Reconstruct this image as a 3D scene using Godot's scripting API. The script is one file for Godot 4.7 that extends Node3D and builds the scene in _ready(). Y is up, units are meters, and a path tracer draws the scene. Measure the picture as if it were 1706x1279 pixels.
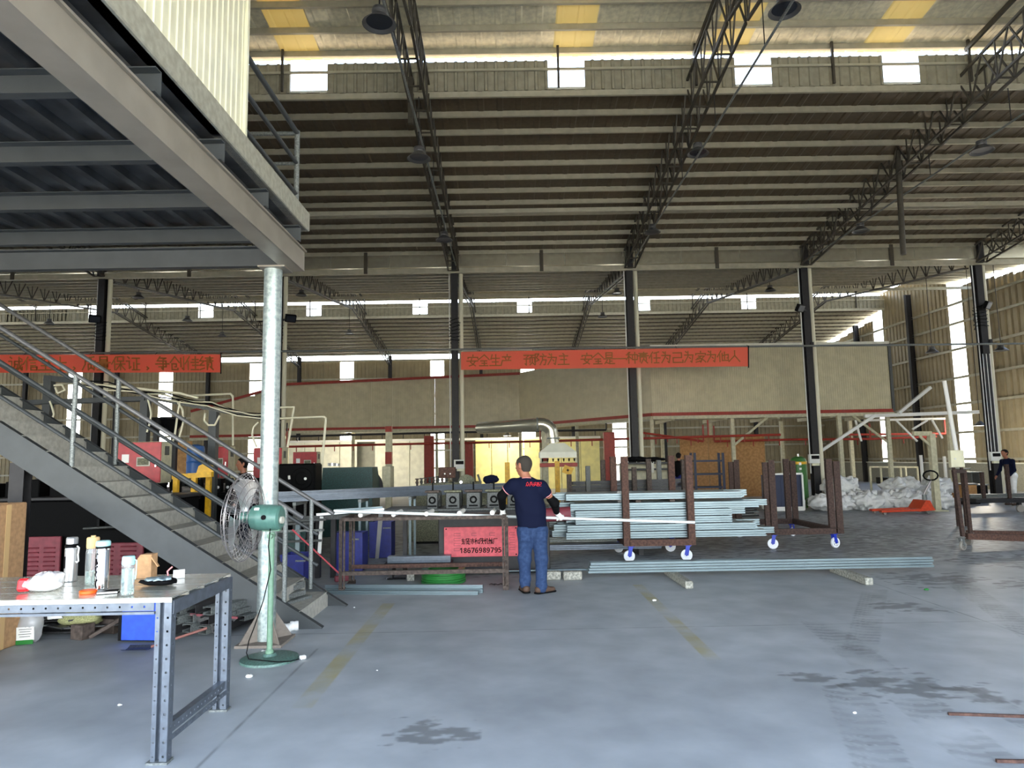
extends Node3D
# A steel hall seen from its open front: depth runs along -z, x to the right, y up.
const EYE := Vector3(0, 1.65, 0)
const FOCAL := 1150.0
var view: Basis
var base_of := {}
var mats := {}
var used := {}
var rng := RandomNumberGenerator.new()

# ---------------------------------------------------------------- shapes
class Shape:
	var v := PackedVector3Array()
	var n := PackedVector3Array()
	var u := PackedVector2Array()
	var c := PackedColorArray()
	var tint := Color(1, 1, 1)
	var tinted := false
	func tri(a: Vector3, b: Vector3, d: Vector3, na: Vector3, nb: Vector3, nd: Vector3) -> void:
		if (b - a).cross(d - a).dot(na + nb + nd) > 0.0:
			v.append(a); v.append(d); v.append(b)
			n.append(na); n.append(nd); n.append(nb)
		else:
			v.append(a); v.append(b); v.append(d)
			n.append(na); n.append(nb); n.append(nd)
		if tinted:
			c.append(tint); c.append(tint); c.append(tint)
	func quad(a: Vector3, b: Vector3, d: Vector3, e: Vector3, nm: Vector3) -> void:
		tri(a, b, d, nm, nm, nm)
		tri(a, d, e, nm, nm, nm)
	func box(at: Vector3, size: Vector3, bs := Basis(), bev := 0.0) -> Shape:
		var h := size * 0.5
		var b: float = minf(bev, minf(h.x, minf(h.y, h.z)) * 0.6)
		for ax in 3:
			var p := (ax + 1) % 3
			var q := (ax + 2) % 3
			for s in [-1.0, 1.0]:
				var nm := Vector3.ZERO
				nm[ax] = s
				var k := []
				for t in [[-1.0, -1.0], [1.0, -1.0], [1.0, 1.0], [-1.0, 1.0]]:
					var w := Vector3.ZERO
					w[ax] = s * h[ax]
					w[p] = t[0] * (h[p] - b)
					w[q] = t[1] * (h[q] - b)
					k.append(at + bs * w)
				quad(k[0], k[1], k[2], k[3], bs * nm)
		if b > 0.0:
			for ax in 3:
				var p := (ax + 1) % 3
				var q := (ax + 2) % 3
				for sp in [-1.0, 1.0]:
					for sq in [-1.0, 1.0]:
						var nm := Vector3.ZERO
						nm[p] = sp
						nm[q] = sq
						var k := []
						for t in [[-1.0, 0], [1.0, 0], [1.0, 1], [-1.0, 1]]:
							var w := Vector3.ZERO
							w[ax] = t[0] * (h[ax] - b)
							w[p] = sp * (h[p] - (b if t[1] == 0 else 0.0))
							w[q] = sq * (h[q] - (0.0 if t[1] == 0 else b))
							k.append(at + bs * w)
						quad(k[0], k[1], k[2], k[3], bs * nm.normalized())
			for sx in [-1.0, 1.0]:
				for sy in [-1.0, 1.0]:
					for sz in [-1.0, 1.0]:
						var s := Vector3(sx, sy, sz)
						var nm := bs * s.normalized()
						tri(at + bs * (s * Vector3(h.x, h.y - b, h.z - b)), at + bs * (s * Vector3(h.x - b, h.y, h.z - b)), at + bs * (s * Vector3(h.x - b, h.y - b, h.z)), nm, nm, nm)
		return self
	func along(a: Vector3, b: Vector3, up := Vector3.UP) -> Basis:
		var z := (b - a).normalized()
		if absf(z.dot(up)) > 0.99:
			up = Vector3(0, 0, 1) if absf(z.y) > 0.9 else Vector3.UP
		var x := up.cross(z).normalized()
		return Basis(x, z.cross(x), z)
	func bar(a: Vector3, b: Vector3, w: float, h: float, up := Vector3.UP, bev := 0.0) -> Shape:
		return box((a + b) * 0.5, Vector3(w, h, a.distance_to(b)), along(a, b, up), bev)
	func sweep(prof: PackedVector2Array, a: Vector3, b: Vector3, up := Vector3.UP) -> Shape:
		# a closed outline (x across, y up) carried straight from a to b
		var bs := along(a, b, up)
		var m := prof.size()
		var area := 0.0
		for i in m:
			area += prof[i].cross(prof[(i + 1) % m])
		var sg: float = 1.0 if area > 0.0 else -1.0
		for i in m:
			var p: Vector2 = prof[i]
			var q: Vector2 = prof[(i + 1) % m]
			if p.is_equal_approx(q):
				continue
			var e := (q - p).normalized()
			var nm := (bs.x * e.y - bs.y * e.x) * sg
			var pp := bs.x * p.x + bs.y * p.y
			var qq := bs.x * q.x + bs.y * q.y
			quad(a + pp, a + qq, b + qq, b + pp, nm)
		var t := Geometry2D.triangulate_polygon(prof)
		for i in range(0, t.size(), 3):
			var k := []
			for j in 3:
				var p: Vector2 = prof[t[i + j]]
				k.append(bs.x * p.x + bs.y * p.y)
			tri(a + k[0], a + k[1], a + k[2], -bs.z, -bs.z, -bs.z)
			tri(b + k[0], b + k[1], b + k[2], bs.z, bs.z, bs.z)
		return self
	func channel(a: Vector3, b: Vector3, w: float, h: float, t: float, up := Vector3.UP, lip := 0.0) -> Shape:
		# C section, open towards +x of the sweep
		var o := PackedVector2Array([Vector2(w, -h / 2), Vector2(w, -h / 2 + t), Vector2(t, -h / 2 + t), Vector2(t, h / 2 - t), Vector2(w, h / 2 - t), Vector2(w, h / 2), Vector2(0, h / 2), Vector2(0, -h / 2)])
		if lip > 0.0:
			o = PackedVector2Array([Vector2(w, -h / 2), Vector2(w, -h / 2 + lip), Vector2(w - t, -h / 2 + lip), Vector2(w - t, -h / 2 + t), Vector2(t, -h / 2 + t), Vector2(t, h / 2 - t), Vector2(w - t, h / 2 - t), Vector2(w - t, h / 2 - lip), Vector2(w, h / 2 - lip), Vector2(w, h / 2), Vector2(0, h / 2), Vector2(0, -h / 2)])
		return sweep(o, a, b, up)
	func angle_bar(a: Vector3, b: Vector3, w: float, t: float, up := Vector3.UP, flip := 1.0) -> Shape:
		return sweep(PackedVector2Array([Vector2(0, 0), Vector2(w * flip, 0), Vector2(w * flip, t), Vector2(t * flip, t), Vector2(t * flip, w), Vector2(0, w)]), a, b, up)
	func ibeam(a: Vector3, b: Vector3, w: float, h: float, t: float, up := Vector3.UP) -> Shape:
		var x := w / 2
		var y := h / 2
		return sweep(PackedVector2Array([Vector2(-x, -y), Vector2(x, -y), Vector2(x, -y + t), Vector2(t / 2, -y + t), Vector2(t / 2, y - t), Vector2(x, y - t), Vector2(x, y), Vector2(-x, y), Vector2(-x, y - t), Vector2(-t / 2, y - t), Vector2(-t / 2, -y + t), Vector2(-x, -y + t)]), a, b, up)
	func hollow(a: Vector3, b: Vector3, w: float, h: float, t: float, up := Vector3.UP) -> Shape:
		# open-ended rectangular tube
		var bs := along(a, b, up)
		for s in [-1.0, 1.0]:
			box((a + b) * 0.5 + bs.x * s * (w - t) * 0.5, Vector3(t, h, a.distance_to(b)), bs)
			box((a + b) * 0.5 + bs.y * s * (h - t) * 0.5, Vector3(w - 2 * t, t, a.distance_to(b)), bs)
		return self
	func tube(pts: Array, r, k := 8, caps := true) -> Shape:
		var m := pts.size()
		var rings := []
		var norms := []
		var prev := Vector3.ZERO
		var dirs := []
		for i in m:
			var d: Vector3
			if i == 0:
				d = pts[1] - pts[0]
			elif i == m - 1:
				d = pts[m - 1] - pts[m - 2]
			else:
				d = (pts[i + 1] - pts[i]).normalized() + (pts[i] - pts[i - 1]).normalized()
			if d.length() < 1e-9:
				d = pts[i] - pts[i - 1]
			d = d.normalized()
			dirs.append(d)
			if prev == Vector3.ZERO:
				prev = d.cross(Vector3.UP if absf(d.y) < 0.9 else Vector3.RIGHT).normalized()
			else:
				prev = (prev - d * prev.dot(d)).normalized()
			var y := d.cross(prev)
			var rr: float = r[i] if r is Array else r
			var ring := []
			var nr := []
			for j in k:
				var a := TAU * j / k
				var q := prev * cos(a) + y * sin(a)
				ring.append(pts[i] + q * rr)
				nr.append(q)
			rings.append(ring)
			norms.append(nr)
		for i in m - 1:
			for j in k:
				var l := (j + 1) % k
				tri(rings[i][j], rings[i][l], rings[i + 1][l], norms[i][j], norms[i][l], norms[i + 1][l])
				tri(rings[i][j], rings[i + 1][l], rings[i + 1][j], norms[i][j], norms[i + 1][l], norms[i + 1][j])
		if caps:
			for e in [0, m - 1]:
				var nm: Vector3 = dirs[e] * (-1.0 if e == 0 else 1.0)
				for j in range(1, k - 1):
					tri(rings[e][0], rings[e][j], rings[e][j + 1], nm, nm, nm)
		return self
	func cyl(a: Vector3, b: Vector3, r: float, r2 := -1.0, k := 16) -> Shape:
		return tube([a, b], [r, r if r2 < 0.0 else r2], k)
	func pipe(a: Vector3, b: Vector3, r: float, t: float, k := 12) -> Shape:
		# an open-ended pipe with wall thickness
		var bs := along(a, b)
		for j in k:
			var p := Vector2.from_angle(TAU * j / k)
			var q := Vector2.from_angle(TAU * (j + 1) / k)
			var np := bs.x * p.x + bs.y * p.y
			var nq := bs.x * q.x + bs.y * q.y
			tri(a + np * r, a + nq * r, b + nq * r, np, nq, nq)
			tri(a + np * r, b + nq * r, b + np * r, np, nq, np)
			var s := r - t
			tri(a + np * s, a + nq * s, b + nq * s, -np, -nq, -nq)
			tri(a + np * s, b + nq * s, b + np * s, -np, -nq, -np)
			quad(a + np * s, a + nq * s, a + nq * r, a + np * r, -bs.z)
			quad(b + np * s, b + nq * s, b + nq * r, b + np * r, bs.z)
		return self
	func lathe(prof: Array, k: int, at: Vector3, bs := Basis(), smooth := false) -> Shape:
		# prof: [radius, height] pairs turned about the local y axis
		var m := prof.size()
		var nr := []
		for i in m - 1:
			var d := Vector2(prof[i + 1][0] - prof[i][0], prof[i + 1][1] - prof[i][1]).normalized()
			nr.append(Vector2(d.y, -d.x))
		for i in m - 1:
			var n0: Vector2 = nr[i]
			var n1: Vector2 = nr[i]
			if smooth:
				n0 = (nr[maxi(i - 1, 0)] + nr[i]).normalized()
				n1 = (nr[mini(i + 1, m - 2)] + nr[i]).normalized()
			for j in k:
				var a := TAU * j / k
				var b := TAU * (j + 1) / k
				var ca := Vector3(cos(a), 0, sin(a))
				var cb := Vector3(cos(b), 0, sin(b))
				var y0 := Vector3(0, prof[i][1], 0)
				var y1 := Vector3(0, prof[i + 1][1], 0)
				var p0: Vector3 = at + bs * (ca * prof[i][0] + y0)
				var p1: Vector3 = at + bs * (cb * prof[i][0] + y0)
				var p2: Vector3 = at + bs * (cb * prof[i + 1][0] + y1)
				var p3: Vector3 = at + bs * (ca * prof[i + 1][0] + y1)
				var up0 := Vector3(0, n0.y, 0)
				var up1 := Vector3(0, n1.y, 0)
				if prof[i][0] > 1e-6:
					tri(p0, p1, p2, bs * (ca * n0.x + up0), bs * (cb * n0.x + up0), bs * (cb * n1.x + up1))
				if prof[i + 1][0] > 1e-6:
					tri(p0, p2, p3, bs * (ca * n0.x + up0), bs * (cb * n1.x + up1), bs * (ca * n1.x + up1))
		return self
	func ball(at: Vector3, size: Vector3, k := 12, bs := Basis()) -> Shape:
		for i in k / 2:
			for j in k:
				var q := []
				for t in [[i, j], [i, j + 1], [i + 1, j + 1], [i + 1, j]]:
					var th: float = PI * t[0] / (k / 2)
					var ph: float = TAU * t[1] / k
					q.append(Vector3(sin(th) * cos(ph), cos(th), sin(th) * sin(ph)))
				var w := []
				var m := []
				for e in q:
					w.append(at + bs * (e * size))
					m.append((bs * (e / size)).normalized())
				if i > 0:
					tri(w[0], w[1], w[2], m[0], m[1], m[2])
				if i < k / 2 - 1:
					tri(w[0], w[2], w[3], m[0], m[2], m[3])
		return self
	func surf(g: Array, closed_u := false) -> Shape:
		# a smooth sheet through a grid of points, both ways
		var r := g.size()
		var m: int = g[0].size()
		var nn := []
		for i in r:
			var row := []
			for j in m:
				var a: Vector3 = g[mini(i + 1, r - 1)][j] - g[maxi(i - 1, 0)][j]
				var jn := (j + 1) % m if closed_u else mini(j + 1, m - 1)
				var jp := (j + m - 1) % m if closed_u else maxi(j - 1, 0)
				var b: Vector3 = g[i][jn] - g[i][jp]
				var x := a.cross(b)
				row.append(x.normalized() if x.length() > 1e-12 else Vector3.UP)
			nn.append(row)
		for i in r - 1:
			for j in (m if closed_u else m - 1):
				var l := (j + 1) % m
				tri(g[i][j], g[i][l], g[i + 1][l], nn[i][j], nn[i][l], nn[i + 1][l])
				tri(g[i][j], g[i + 1][l], g[i + 1][j], nn[i][j], nn[i + 1][l], nn[i + 1][j])
		return self
	func mesh(off: Vector3) -> ArrayMesh:
		var w := PackedVector3Array()
		w.resize(v.size())
		for i in v.size():
			w[i] = v[i] - off
		var a := []
		a.resize(Mesh.ARRAY_MAX)
		a[Mesh.ARRAY_VERTEX] = w
		a[Mesh.ARRAY_NORMAL] = n
		if u.size() == v.size():
			a[Mesh.ARRAY_TEX_UV] = u
		if c.size() == v.size():
			a[Mesh.ARRAY_COLOR] = c
		var m := ArrayMesh.new()
		m.add_surface_from_arrays(Mesh.PRIMITIVE_TRIANGLES, a)
		return m

# ---------------------------------------------------------------- objects
func numbered(called: String) -> String:
	var k: int = used.get(called, 0)
	used[called] = k + 1
	return called if k == 0 else "%s_%03d" % [called, k]
func thing(called: String, label: String, category: String, at := Vector3.ZERO, group := "") -> Node3D:
	var o := Node3D.new()
	o.name = numbered(called)
	add_child(o)
	o.position = at
	base_of[o] = at
	o.set_meta("label", label)
	o.set_meta("category", category)
	if group:
		o.set_meta("group", group)
	return o
func setting(called: String, at := Vector3.ZERO) -> Node3D:
	var o := Node3D.new()
	o.name = numbered(called)
	add_child(o)
	o.position = at
	base_of[o] = at
	o.set_meta("kind", "structure")
	return o
func part(parent: Node3D, called: String, s: Shape, m: Material, label := "") -> MeshInstance3D:
	var o := MeshInstance3D.new()
	o.name = called
	o.mesh = s.mesh(base_of[parent])
	o.material_override = m
	parent.add_child(o, true)
	base_of[o] = base_of[parent]
	if label:
		o.set_meta("label", label)
	return o
func single(called: String, s: Shape, m: Material, label: String, category: String, at: Vector3, group := "") -> MeshInstance3D:
	var o := MeshInstance3D.new()
	o.name = numbered(called)
	o.mesh = s.mesh(at)
	o.material_override = m
	add_child(o)
	o.position = at
	base_of[o] = at
	o.set_meta("label", label)
	o.set_meta("category", category)
	if group:
		o.set_meta("group", group)
	return o
func place_copy(src: Node3D, at: Vector3, turn := 0.0, label := "") -> Node3D:
	var o: Node3D = src.duplicate()
	o.name = numbered(str(src.name).rstrip("0123456789").rstrip("_"))
	add_child(o)
	o.position = at
	o.rotation.y = turn
	base_of[o] = at
	if label:
		o.set_meta("label", label)
	return o
func ray(px: float, py: float) -> Vector3:
	return view * Vector3((px - 853.0) / FOCAL, -(py - 639.5) / FOCAL, -1)
func at_depth(px: float, py: float, d: float) -> Vector3:
	var r := ray(px, py)
	return EYE + r * (d / -r.z)
func at_height(px: float, py: float, h := 0.0) -> Vector3:
	var r := ray(px, py)
	return EYE + r * ((h - EYE.y) / r.y)
func at_side(px: float, py: float, x: float) -> Vector3:
	var r := ray(px, py)
	return EYE + r * (x / r.x)
func V(x: float, y: float, d: float) -> Vector3:
	return Vector3(x, y, -d)
func grown() -> Shape:
	return Shape.new()

# ---------------------------------------------------------------- materials
func noise_tex(seed_no: int, freq: float, lo: Color, hi: Color, size := 512, oct := 4, kind := FastNoiseLite.TYPE_SIMPLEX_SMOOTH) -> NoiseTexture2D:
	var f := FastNoiseLite.new()
	f.seed = seed_no
	f.frequency = freq
	f.noise_type = kind
	f.fractal_octaves = oct
	var t := NoiseTexture2D.new()
	t.width = size
	t.height = size
	t.seamless = true
	t.noise = f
	var g := Gradient.new()
	g.colors = PackedColorArray([lo, hi])
	g.offsets = PackedFloat32Array([0.2, 0.8])
	t.color_ramp = g
	return t
func paint(key: String, col: Color, rough := 0.7, metal := 0.0, tex: Texture2D = null, scale := 1.0) -> StandardMaterial3D:
	var m := StandardMaterial3D.new()
	m.resource_name = key
	m.albedo_color = col
	m.roughness = rough
	m.metallic = metal
	if tex:
		m.albedo_texture = tex
		m.uv1_triplanar = true
		m.uv1_world_triplanar = true
		m.uv1_scale = Vector3.ONE * scale
	mats[key] = m
	return m
func M(key: String) -> StandardMaterial3D:
	return mats[key]

const COLS := [-31.8, -25.8, -19.8, -13.8, -7.8, -1.8, 4.2, 10.2, 16.2]
const VALLEY := 23.3
const FAR := 45.6
const GABLE := 20.8
const LEFT := -38.0
const FRONT := -1.6
const EAVE := 8.75
const RISE := 0.1
const PITCH := 0.725

func _ready() -> void:
	rng.seed = 7
	# camera
	var cam := Camera3D.new()
	cam.name = "camera"
	cam.position = EYE
	cam.rotation_order = EULER_ORDER_YXZ
	cam.rotation_degrees = Vector3(6.2, -0.3, -1.0)
	cam.fov = rad_to_deg(2.0 * atan(639.5 / FOCAL))
	cam.near = 0.05
	cam.far = 500.0
	add_child(cam)
	cam.current = true
	view = cam.basis
	# sky and exposure
	var sky_mat := ProceduralSkyMaterial.new()
	sky_mat.sky_top_color = Color(0.50, 0.61, 0.78)
	sky_mat.sky_horizon_color = Color(0.92, 0.93, 0.90)
	sky_mat.sky_curve = 0.25
	sky_mat.ground_horizon_color = Color(0.80, 0.80, 0.76)
	sky_mat.ground_bottom_color = Color(0.42, 0.42, 0.40)
	sky_mat.energy_multiplier = 14.5
	var sky := Sky.new()
	sky.sky_material = sky_mat
	var env := Environment.new()
	env.background_mode = Environment.BG_SKY
	env.sky = sky
	env.tonemap_mode = Environment.TONE_MAPPER_LINEAR
	env.tonemap_exposure = 1.2
	env.sdfgi_enabled = true
	env.ssao_enabled = true
	env.ssil_enabled = true
	var we := WorldEnvironment.new()
	we.name = "world_environment"
	we.environment = env
	add_child(we)
	var sun := DirectionalLight3D.new()
	sun.name = "sun"
	sun.light_color = Color(1.0, 0.96, 0.88)
	sun.light_energy = 14.0
	sun.light_angular_distance = 2.0
	sun.shadow_enabled = true
	sun.rotation_degrees = Vector3(-74, 165, 0)
	add_child(sun)
	make_materials()
	build_floor()
	build_walls()
	build_roof()
	build_columns()
	build_trusses()
	build_objects()

func make_materials() -> void:
	var fine := noise_tex(3, 0.02, Color(0.89, 0.89, 0.89), Color(1, 1, 1), 512, 5)
	var soft := noise_tex(4, 0.01, Color(0.93, 0.93, 0.93), Color(1, 1, 1), 512, 5)
	var grain := noise_tex(5, 0.05, Color(0.70, 0.70, 0.70), Color(1, 1, 1), 512, 5)
	var blot := noise_tex(9, 0.008, Color(0.62, 0.62, 0.62), Color(1, 1, 1), 512, 5)
	var greyw := noise_tex(17, 0.03, Color(0.46, 0.46, 0.43), Color(0.70, 0.69, 0.64), 512, 5)
	var rustt := noise_tex(11, 0.03, Color(0.25, 0.21, 0.19), Color(0.37, 0.325, 0.295), 512, 5)
	var galvt := noise_tex(13, 0.06, Color(0.74, 0.76, 0.78), Color(1, 1, 1), 512, 3, FastNoiseLite.TYPE_CELLULAR)
	var woodt := noise_tex(15, 0.03, Color(0.72, 0.63, 0.49), Color(0.85, 0.77, 0.63), 512, 5)
	paint("ground", Color(0.78, 0.76, 0.71), 0.95, 0.0, blot, 0.1)
	paint("concrete", Color(0.64, 0.65, 0.66), 0.5, 0.0, soft, 0.25)
	paint("slab", Color(0.62, 0.61, 0.55), 0.9, 0.0, fine, 1.2)
	paint("foil_lit", Color(0.93, 0.90, 0.79), 0.36, 0.3, fine, 0.6)  # monitor roof lining, its daylight put into the pale colour
	var fr := paint("skylight", Color(0.95, 0.90, 0.66), 0.5)
	fr.backlight_enabled = true
	fr.backlight = Color(0.42, 0.38, 0.24)
	paint("pipe_white", Color(0.90, 0.92, 0.92), 0.35, 0.2)
	paint("slate_blue", Color(0.15, 0.19, 0.30), 0.5)
	paint("roof_shaded", Color(0.36, 0.31, 0.24), 0.42, 0.45, fine, 0.6)  # main roof lining, painted darker to stand in for shade
	paint("purlin", Color(0.72, 0.70, 0.62), 0.5, 0.4, soft, 0.6)
	paint("cladding", Color(0.62, 0.57, 0.45), 0.5, 0.1, soft, 0.3)
	paint("clerestory", Color(0.60, 0.58, 0.50), 0.55, 0.1, fine, 0.4)
	paint("steel_dark", Color(0.16, 0.155, 0.16), 0.55, 0.2, fine, 0.8)
	paint("truss", Color(0.30, 0.28, 0.24), 0.55, 0.3, fine, 0.8)
	paint("beam_grey", Color(0.245, 0.26, 0.265), 0.5, 0.2, soft, 0.8)
	paint("beam_brown", Color(0.56, 0.53, 0.48), 0.45, 0.2, soft, 0.5)
	paint("galv", Color(0.42, 0.45, 0.49), 0.38, 0.6, fine, 1.2)
	paint("galv_bright", Color(0.47, 0.53, 0.55), 0.34, 0.5, soft, 0.3)
	paint("galv_dull", Color(0.56, 0.58, 0.57), 0.55, 0.5, grain, 1.5)
	paint("gutter", Color(0.80, 0.78, 0.70), 0.26, 0.75, soft, 0.8)
	paint("steel_deck", Color(0.33, 0.34, 0.35), 0.5, 0.4, blot, 0.5)
	paint("tread", Color(0.70, 0.69, 0.65), 0.7, 0.0, fine, 1.2)
	paint("rail_dark", Color(0.42, 0.42, 0.42), 0.45, 0.4, fine, 1.0)
	paint("galv_pole", Color(0.74, 0.78, 0.76), 0.42, 0.6, galvt, 0.7)
	paint("rust_pale", Color(0.52, 0.48, 0.44), 0.85, 0.0, fine, 1.5)
	paint("table_top", Color(0.90, 0.90, 0.87), 0.26, 0.7, noise_tex(41, 0.03, Color(0.80, 0.78, 0.72), Color(1, 1, 1), 512, 5), 1.6)
	paint("khaki_foam", Color(0.66, 0.66, 0.46), 0.9, 0.0, grain, 2.0)
	paint("pink_wood", Color(0.52, 0.34, 0.31), 0.7)
	paint("rust_cart", Color(0.80, 0.70, 0.68), 0.8, 0.1, rustt, 1.3)
	paint("pvc", Color(0.84, 0.82, 0.72), 0.5)
	paint("cream", Color(0.93, 0.92, 0.80), 0.35, 0.0, soft, 0.5)
	paint("oven", Color(0.78, 0.745, 0.615), 0.4, 0.0, soft, 0.4)
	paint("red_trim", Color(0.62, 0.17, 0.10), 0.5, 0.0, fine, 0.7)
	paint("red_pillar", Color(0.60, 0.17, 0.09), 0.55, 0.0, fine, 0.7)
	paint("red_cabinet", Color(0.70, 0.16, 0.19), 0.42, 0.0, fine, 0.7)
	paint("red_plate", Color(0.84, 0.34, 0.38), 0.55, 0.0, fine, 0.9)
	paint("maroon", Color(0.52, 0.22, 0.26), 0.6, 0.0, fine, 0.8)
	paint("beige_side", Color(0.78, 0.76, 0.64), 0.55, 0.0, fine, 0.7)
	paint("banner", Color(1.0, 0.56, 0.45), 0.65)
	paint("banner_text", Color(0.66, 0.40, 0.12), 0.6)
	M("banner").backlight_enabled = true
	M("banner").backlight = Color(1.0, 0.42, 0.30)
	paint("rust", Color(1, 1, 1), 0.85, 0.1, rustt, 1.1)
	paint("rust_red", Color(1.0, 0.82, 0.76), 0.8, 0.1, rustt, 1.3)
	paint("black", Color(0.055, 0.055, 0.06), 0.5, 0.0, fine, 1.0)
	paint("black_oily", Color(0.028, 0.028, 0.032), 0.65, 0.0, grain, 1.5)
	paint("rubber", Color(0.06, 0.06, 0.065), 0.75)
	paint("machine_green", Color(0.10, 0.28, 0.27), 0.45, 0.0, grain, 1.0)
	paint("machine_grey", Color(0.34, 0.35, 0.34), 0.5, 0.3, grain, 1.5)
	paint("fan_green", Color(0.32, 0.48, 0.44), 0.38, 0.0, fine, 1.5)
	paint("fan_pole", Color(0.46, 0.60, 0.50), 0.4, 0.0, fine, 1.5)
	paint("fan_base", Color(0.36, 0.50, 0.46), 0.45, 0.0, grain, 1.5)
	paint("wire", Color(0.62, 0.60, 0.60), 0.35, 0.7)
	paint("chrome", Color(0.90, 0.90, 0.90), 0.12, 0.95)
	paint("brushed", Color(0.80, 0.80, 0.80), 0.3, 0.8)
	paint("yellow", Color(0.86, 0.66, 0.08), 0.5, 0.0, fine, 1.0)
	paint("blue_bin", Color(0.12, 0.32, 0.80), 0.5, 0.0, fine, 1.0)
	paint("blue_navy", Color(0.12, 0.16, 0.48), 0.5, 0.0, fine, 1.0)
	paint("blue_caster", Color(0.10, 0.20, 0.66), 0.4)
	paint("blue_barrel", Color(0.16, 0.36, 0.62), 0.45)
	paint("wheel_white", Color(0.90, 0.91, 0.92), 0.45)
	paint("wheel_grey", Color(0.55, 0.53, 0.50), 0.6)
	paint("cardboard", Color(0.72, 0.56, 0.40), 0.85, 0.0, fine, 1.5)
	paint("timber", Color(1, 1, 1), 0.85, 0.0, greyw, 1.6)
	paint("plywood", Color(0.86, 0.72, 0.56), 0.7, 0.0, woodt, 0.5)
	paint("white", Color(0.90, 0.90, 0.88), 0.5)
	paint("white_panel", Color(0.93, 0.93, 0.86), 0.5, 0.0, soft, 0.4)
	paint("yellow_panel", Color(0.95, 0.91, 0.62), 0.5, 0.0, soft, 0.4)
	paint("bag", Color(0.90, 0.90, 0.89), 0.55, 0.0, soft, 1.5)
	paint("orange", Color(0.98, 0.36, 0.05), 0.4)
	paint("orange_jack", Color(0.84, 0.28, 0.14), 0.45, 0.0, fine, 1.0)
	paint("green_strap", Color(0.16, 0.46, 0.20), 0.35)
	paint("tank_green", Color(0.20, 0.42, 0.16), 0.45, 0.0, fine, 1.0)
	paint("skin", Color(0.62, 0.40, 0.30), 0.55)
	paint("hair", Color(0.09, 0.08, 0.075), 0.7)
	paint("hair_grey", Color(1.0, 0.98, 0.95), 0.8, 0.0, noise_tex(21, 0.2, Color(0.10, 0.10, 0.10), Color(0.36, 0.34, 0.32), 256, 3), 6.0)
	paint("navy", Color(0.065, 0.085, 0.17), 0.85)
	paint("black_cloth", Color(0.05, 0.05, 0.055), 0.8)
	paint("denim", Color(0.21, 0.28, 0.41), 0.85, 0.0, noise_tex(23, 0.02, Color(0.78, 0.80, 0.84), Color(1.0, 1.0, 1.0), 512, 5), 1.6)
	paint("glove", Color(0.92, 0.92, 0.90), 0.8)
	paint("glove_yellow", Color(0.72, 0.62, 0.22), 0.7)
	paint("shoe", Color(0.30, 0.22, 0.17), 0.7)
	paint("pink", Color(0.85, 0.55, 0.55), 0.8)
	paint("red_ink", Color(0.85, 0.10, 0.16), 0.7)
	paint("black_ink", Color(0.06, 0.04, 0.05), 0.7)
	paint("teal_lid", Color(0.62, 0.80, 0.80), 0.35)
	paint("cork", Color(0.80, 0.66, 0.46), 0.7)
	paint("red_print", Color(0.88, 0.12, 0.16), 0.5)
	paint("grey_plastic", Color(0.72, 0.71, 0.66), 0.5)
	paint("lamp_shell", Color(0.40, 0.40, 0.40), 0.4, 0.6)
	paint("lamp_inner", Color(0.22, 0.24, 0.28), 0.3, 0.6)
	paint("scrap", Color(0.30, 0.30, 0.30), 0.5, 0.4, grain, 2.0)
	paint("khaki", Color(0.46, 0.46, 0.36), 0.6, 0.1, grain, 1.0)
	paint("crack", Color(0.16, 0.16, 0.16), 0.9)
	for key in ["navy", "black_cloth", "denim", "black", "black_oily", "black_ink", "rubber", "hair", "hair_grey"]:
		M(key).metallic_specular = 0.22
	for t in [["glass", Color(0.95, 1.0, 1.0, 0.10)], ["sheet_clear", Color(1.0, 1.0, 0.97, 0.12)], ["bottle_clear", Color(0.92, 0.97, 0.96, 0.10)], ["plastic_clear", Color(0.95, 0.95, 0.95, 0.35)]]:
		var g := paint(t[0], t[1], 0.06)
		g.transparency = BaseMaterial3D.TRANSPARENCY_ALPHA
	var w := paint("water", Color(0.9, 0.97, 0.95, 0.03), 0.02)
	w.refraction_enabled = true
	w.refraction_scale = 0.033
	var lit := paint("lit", Color(1, 1, 1), 0.4)
	lit.emission_enabled = true
	lit.emission = Color(1.0, 0.98, 0.95)
	lit.emission_energy_multiplier = 3.0

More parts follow.
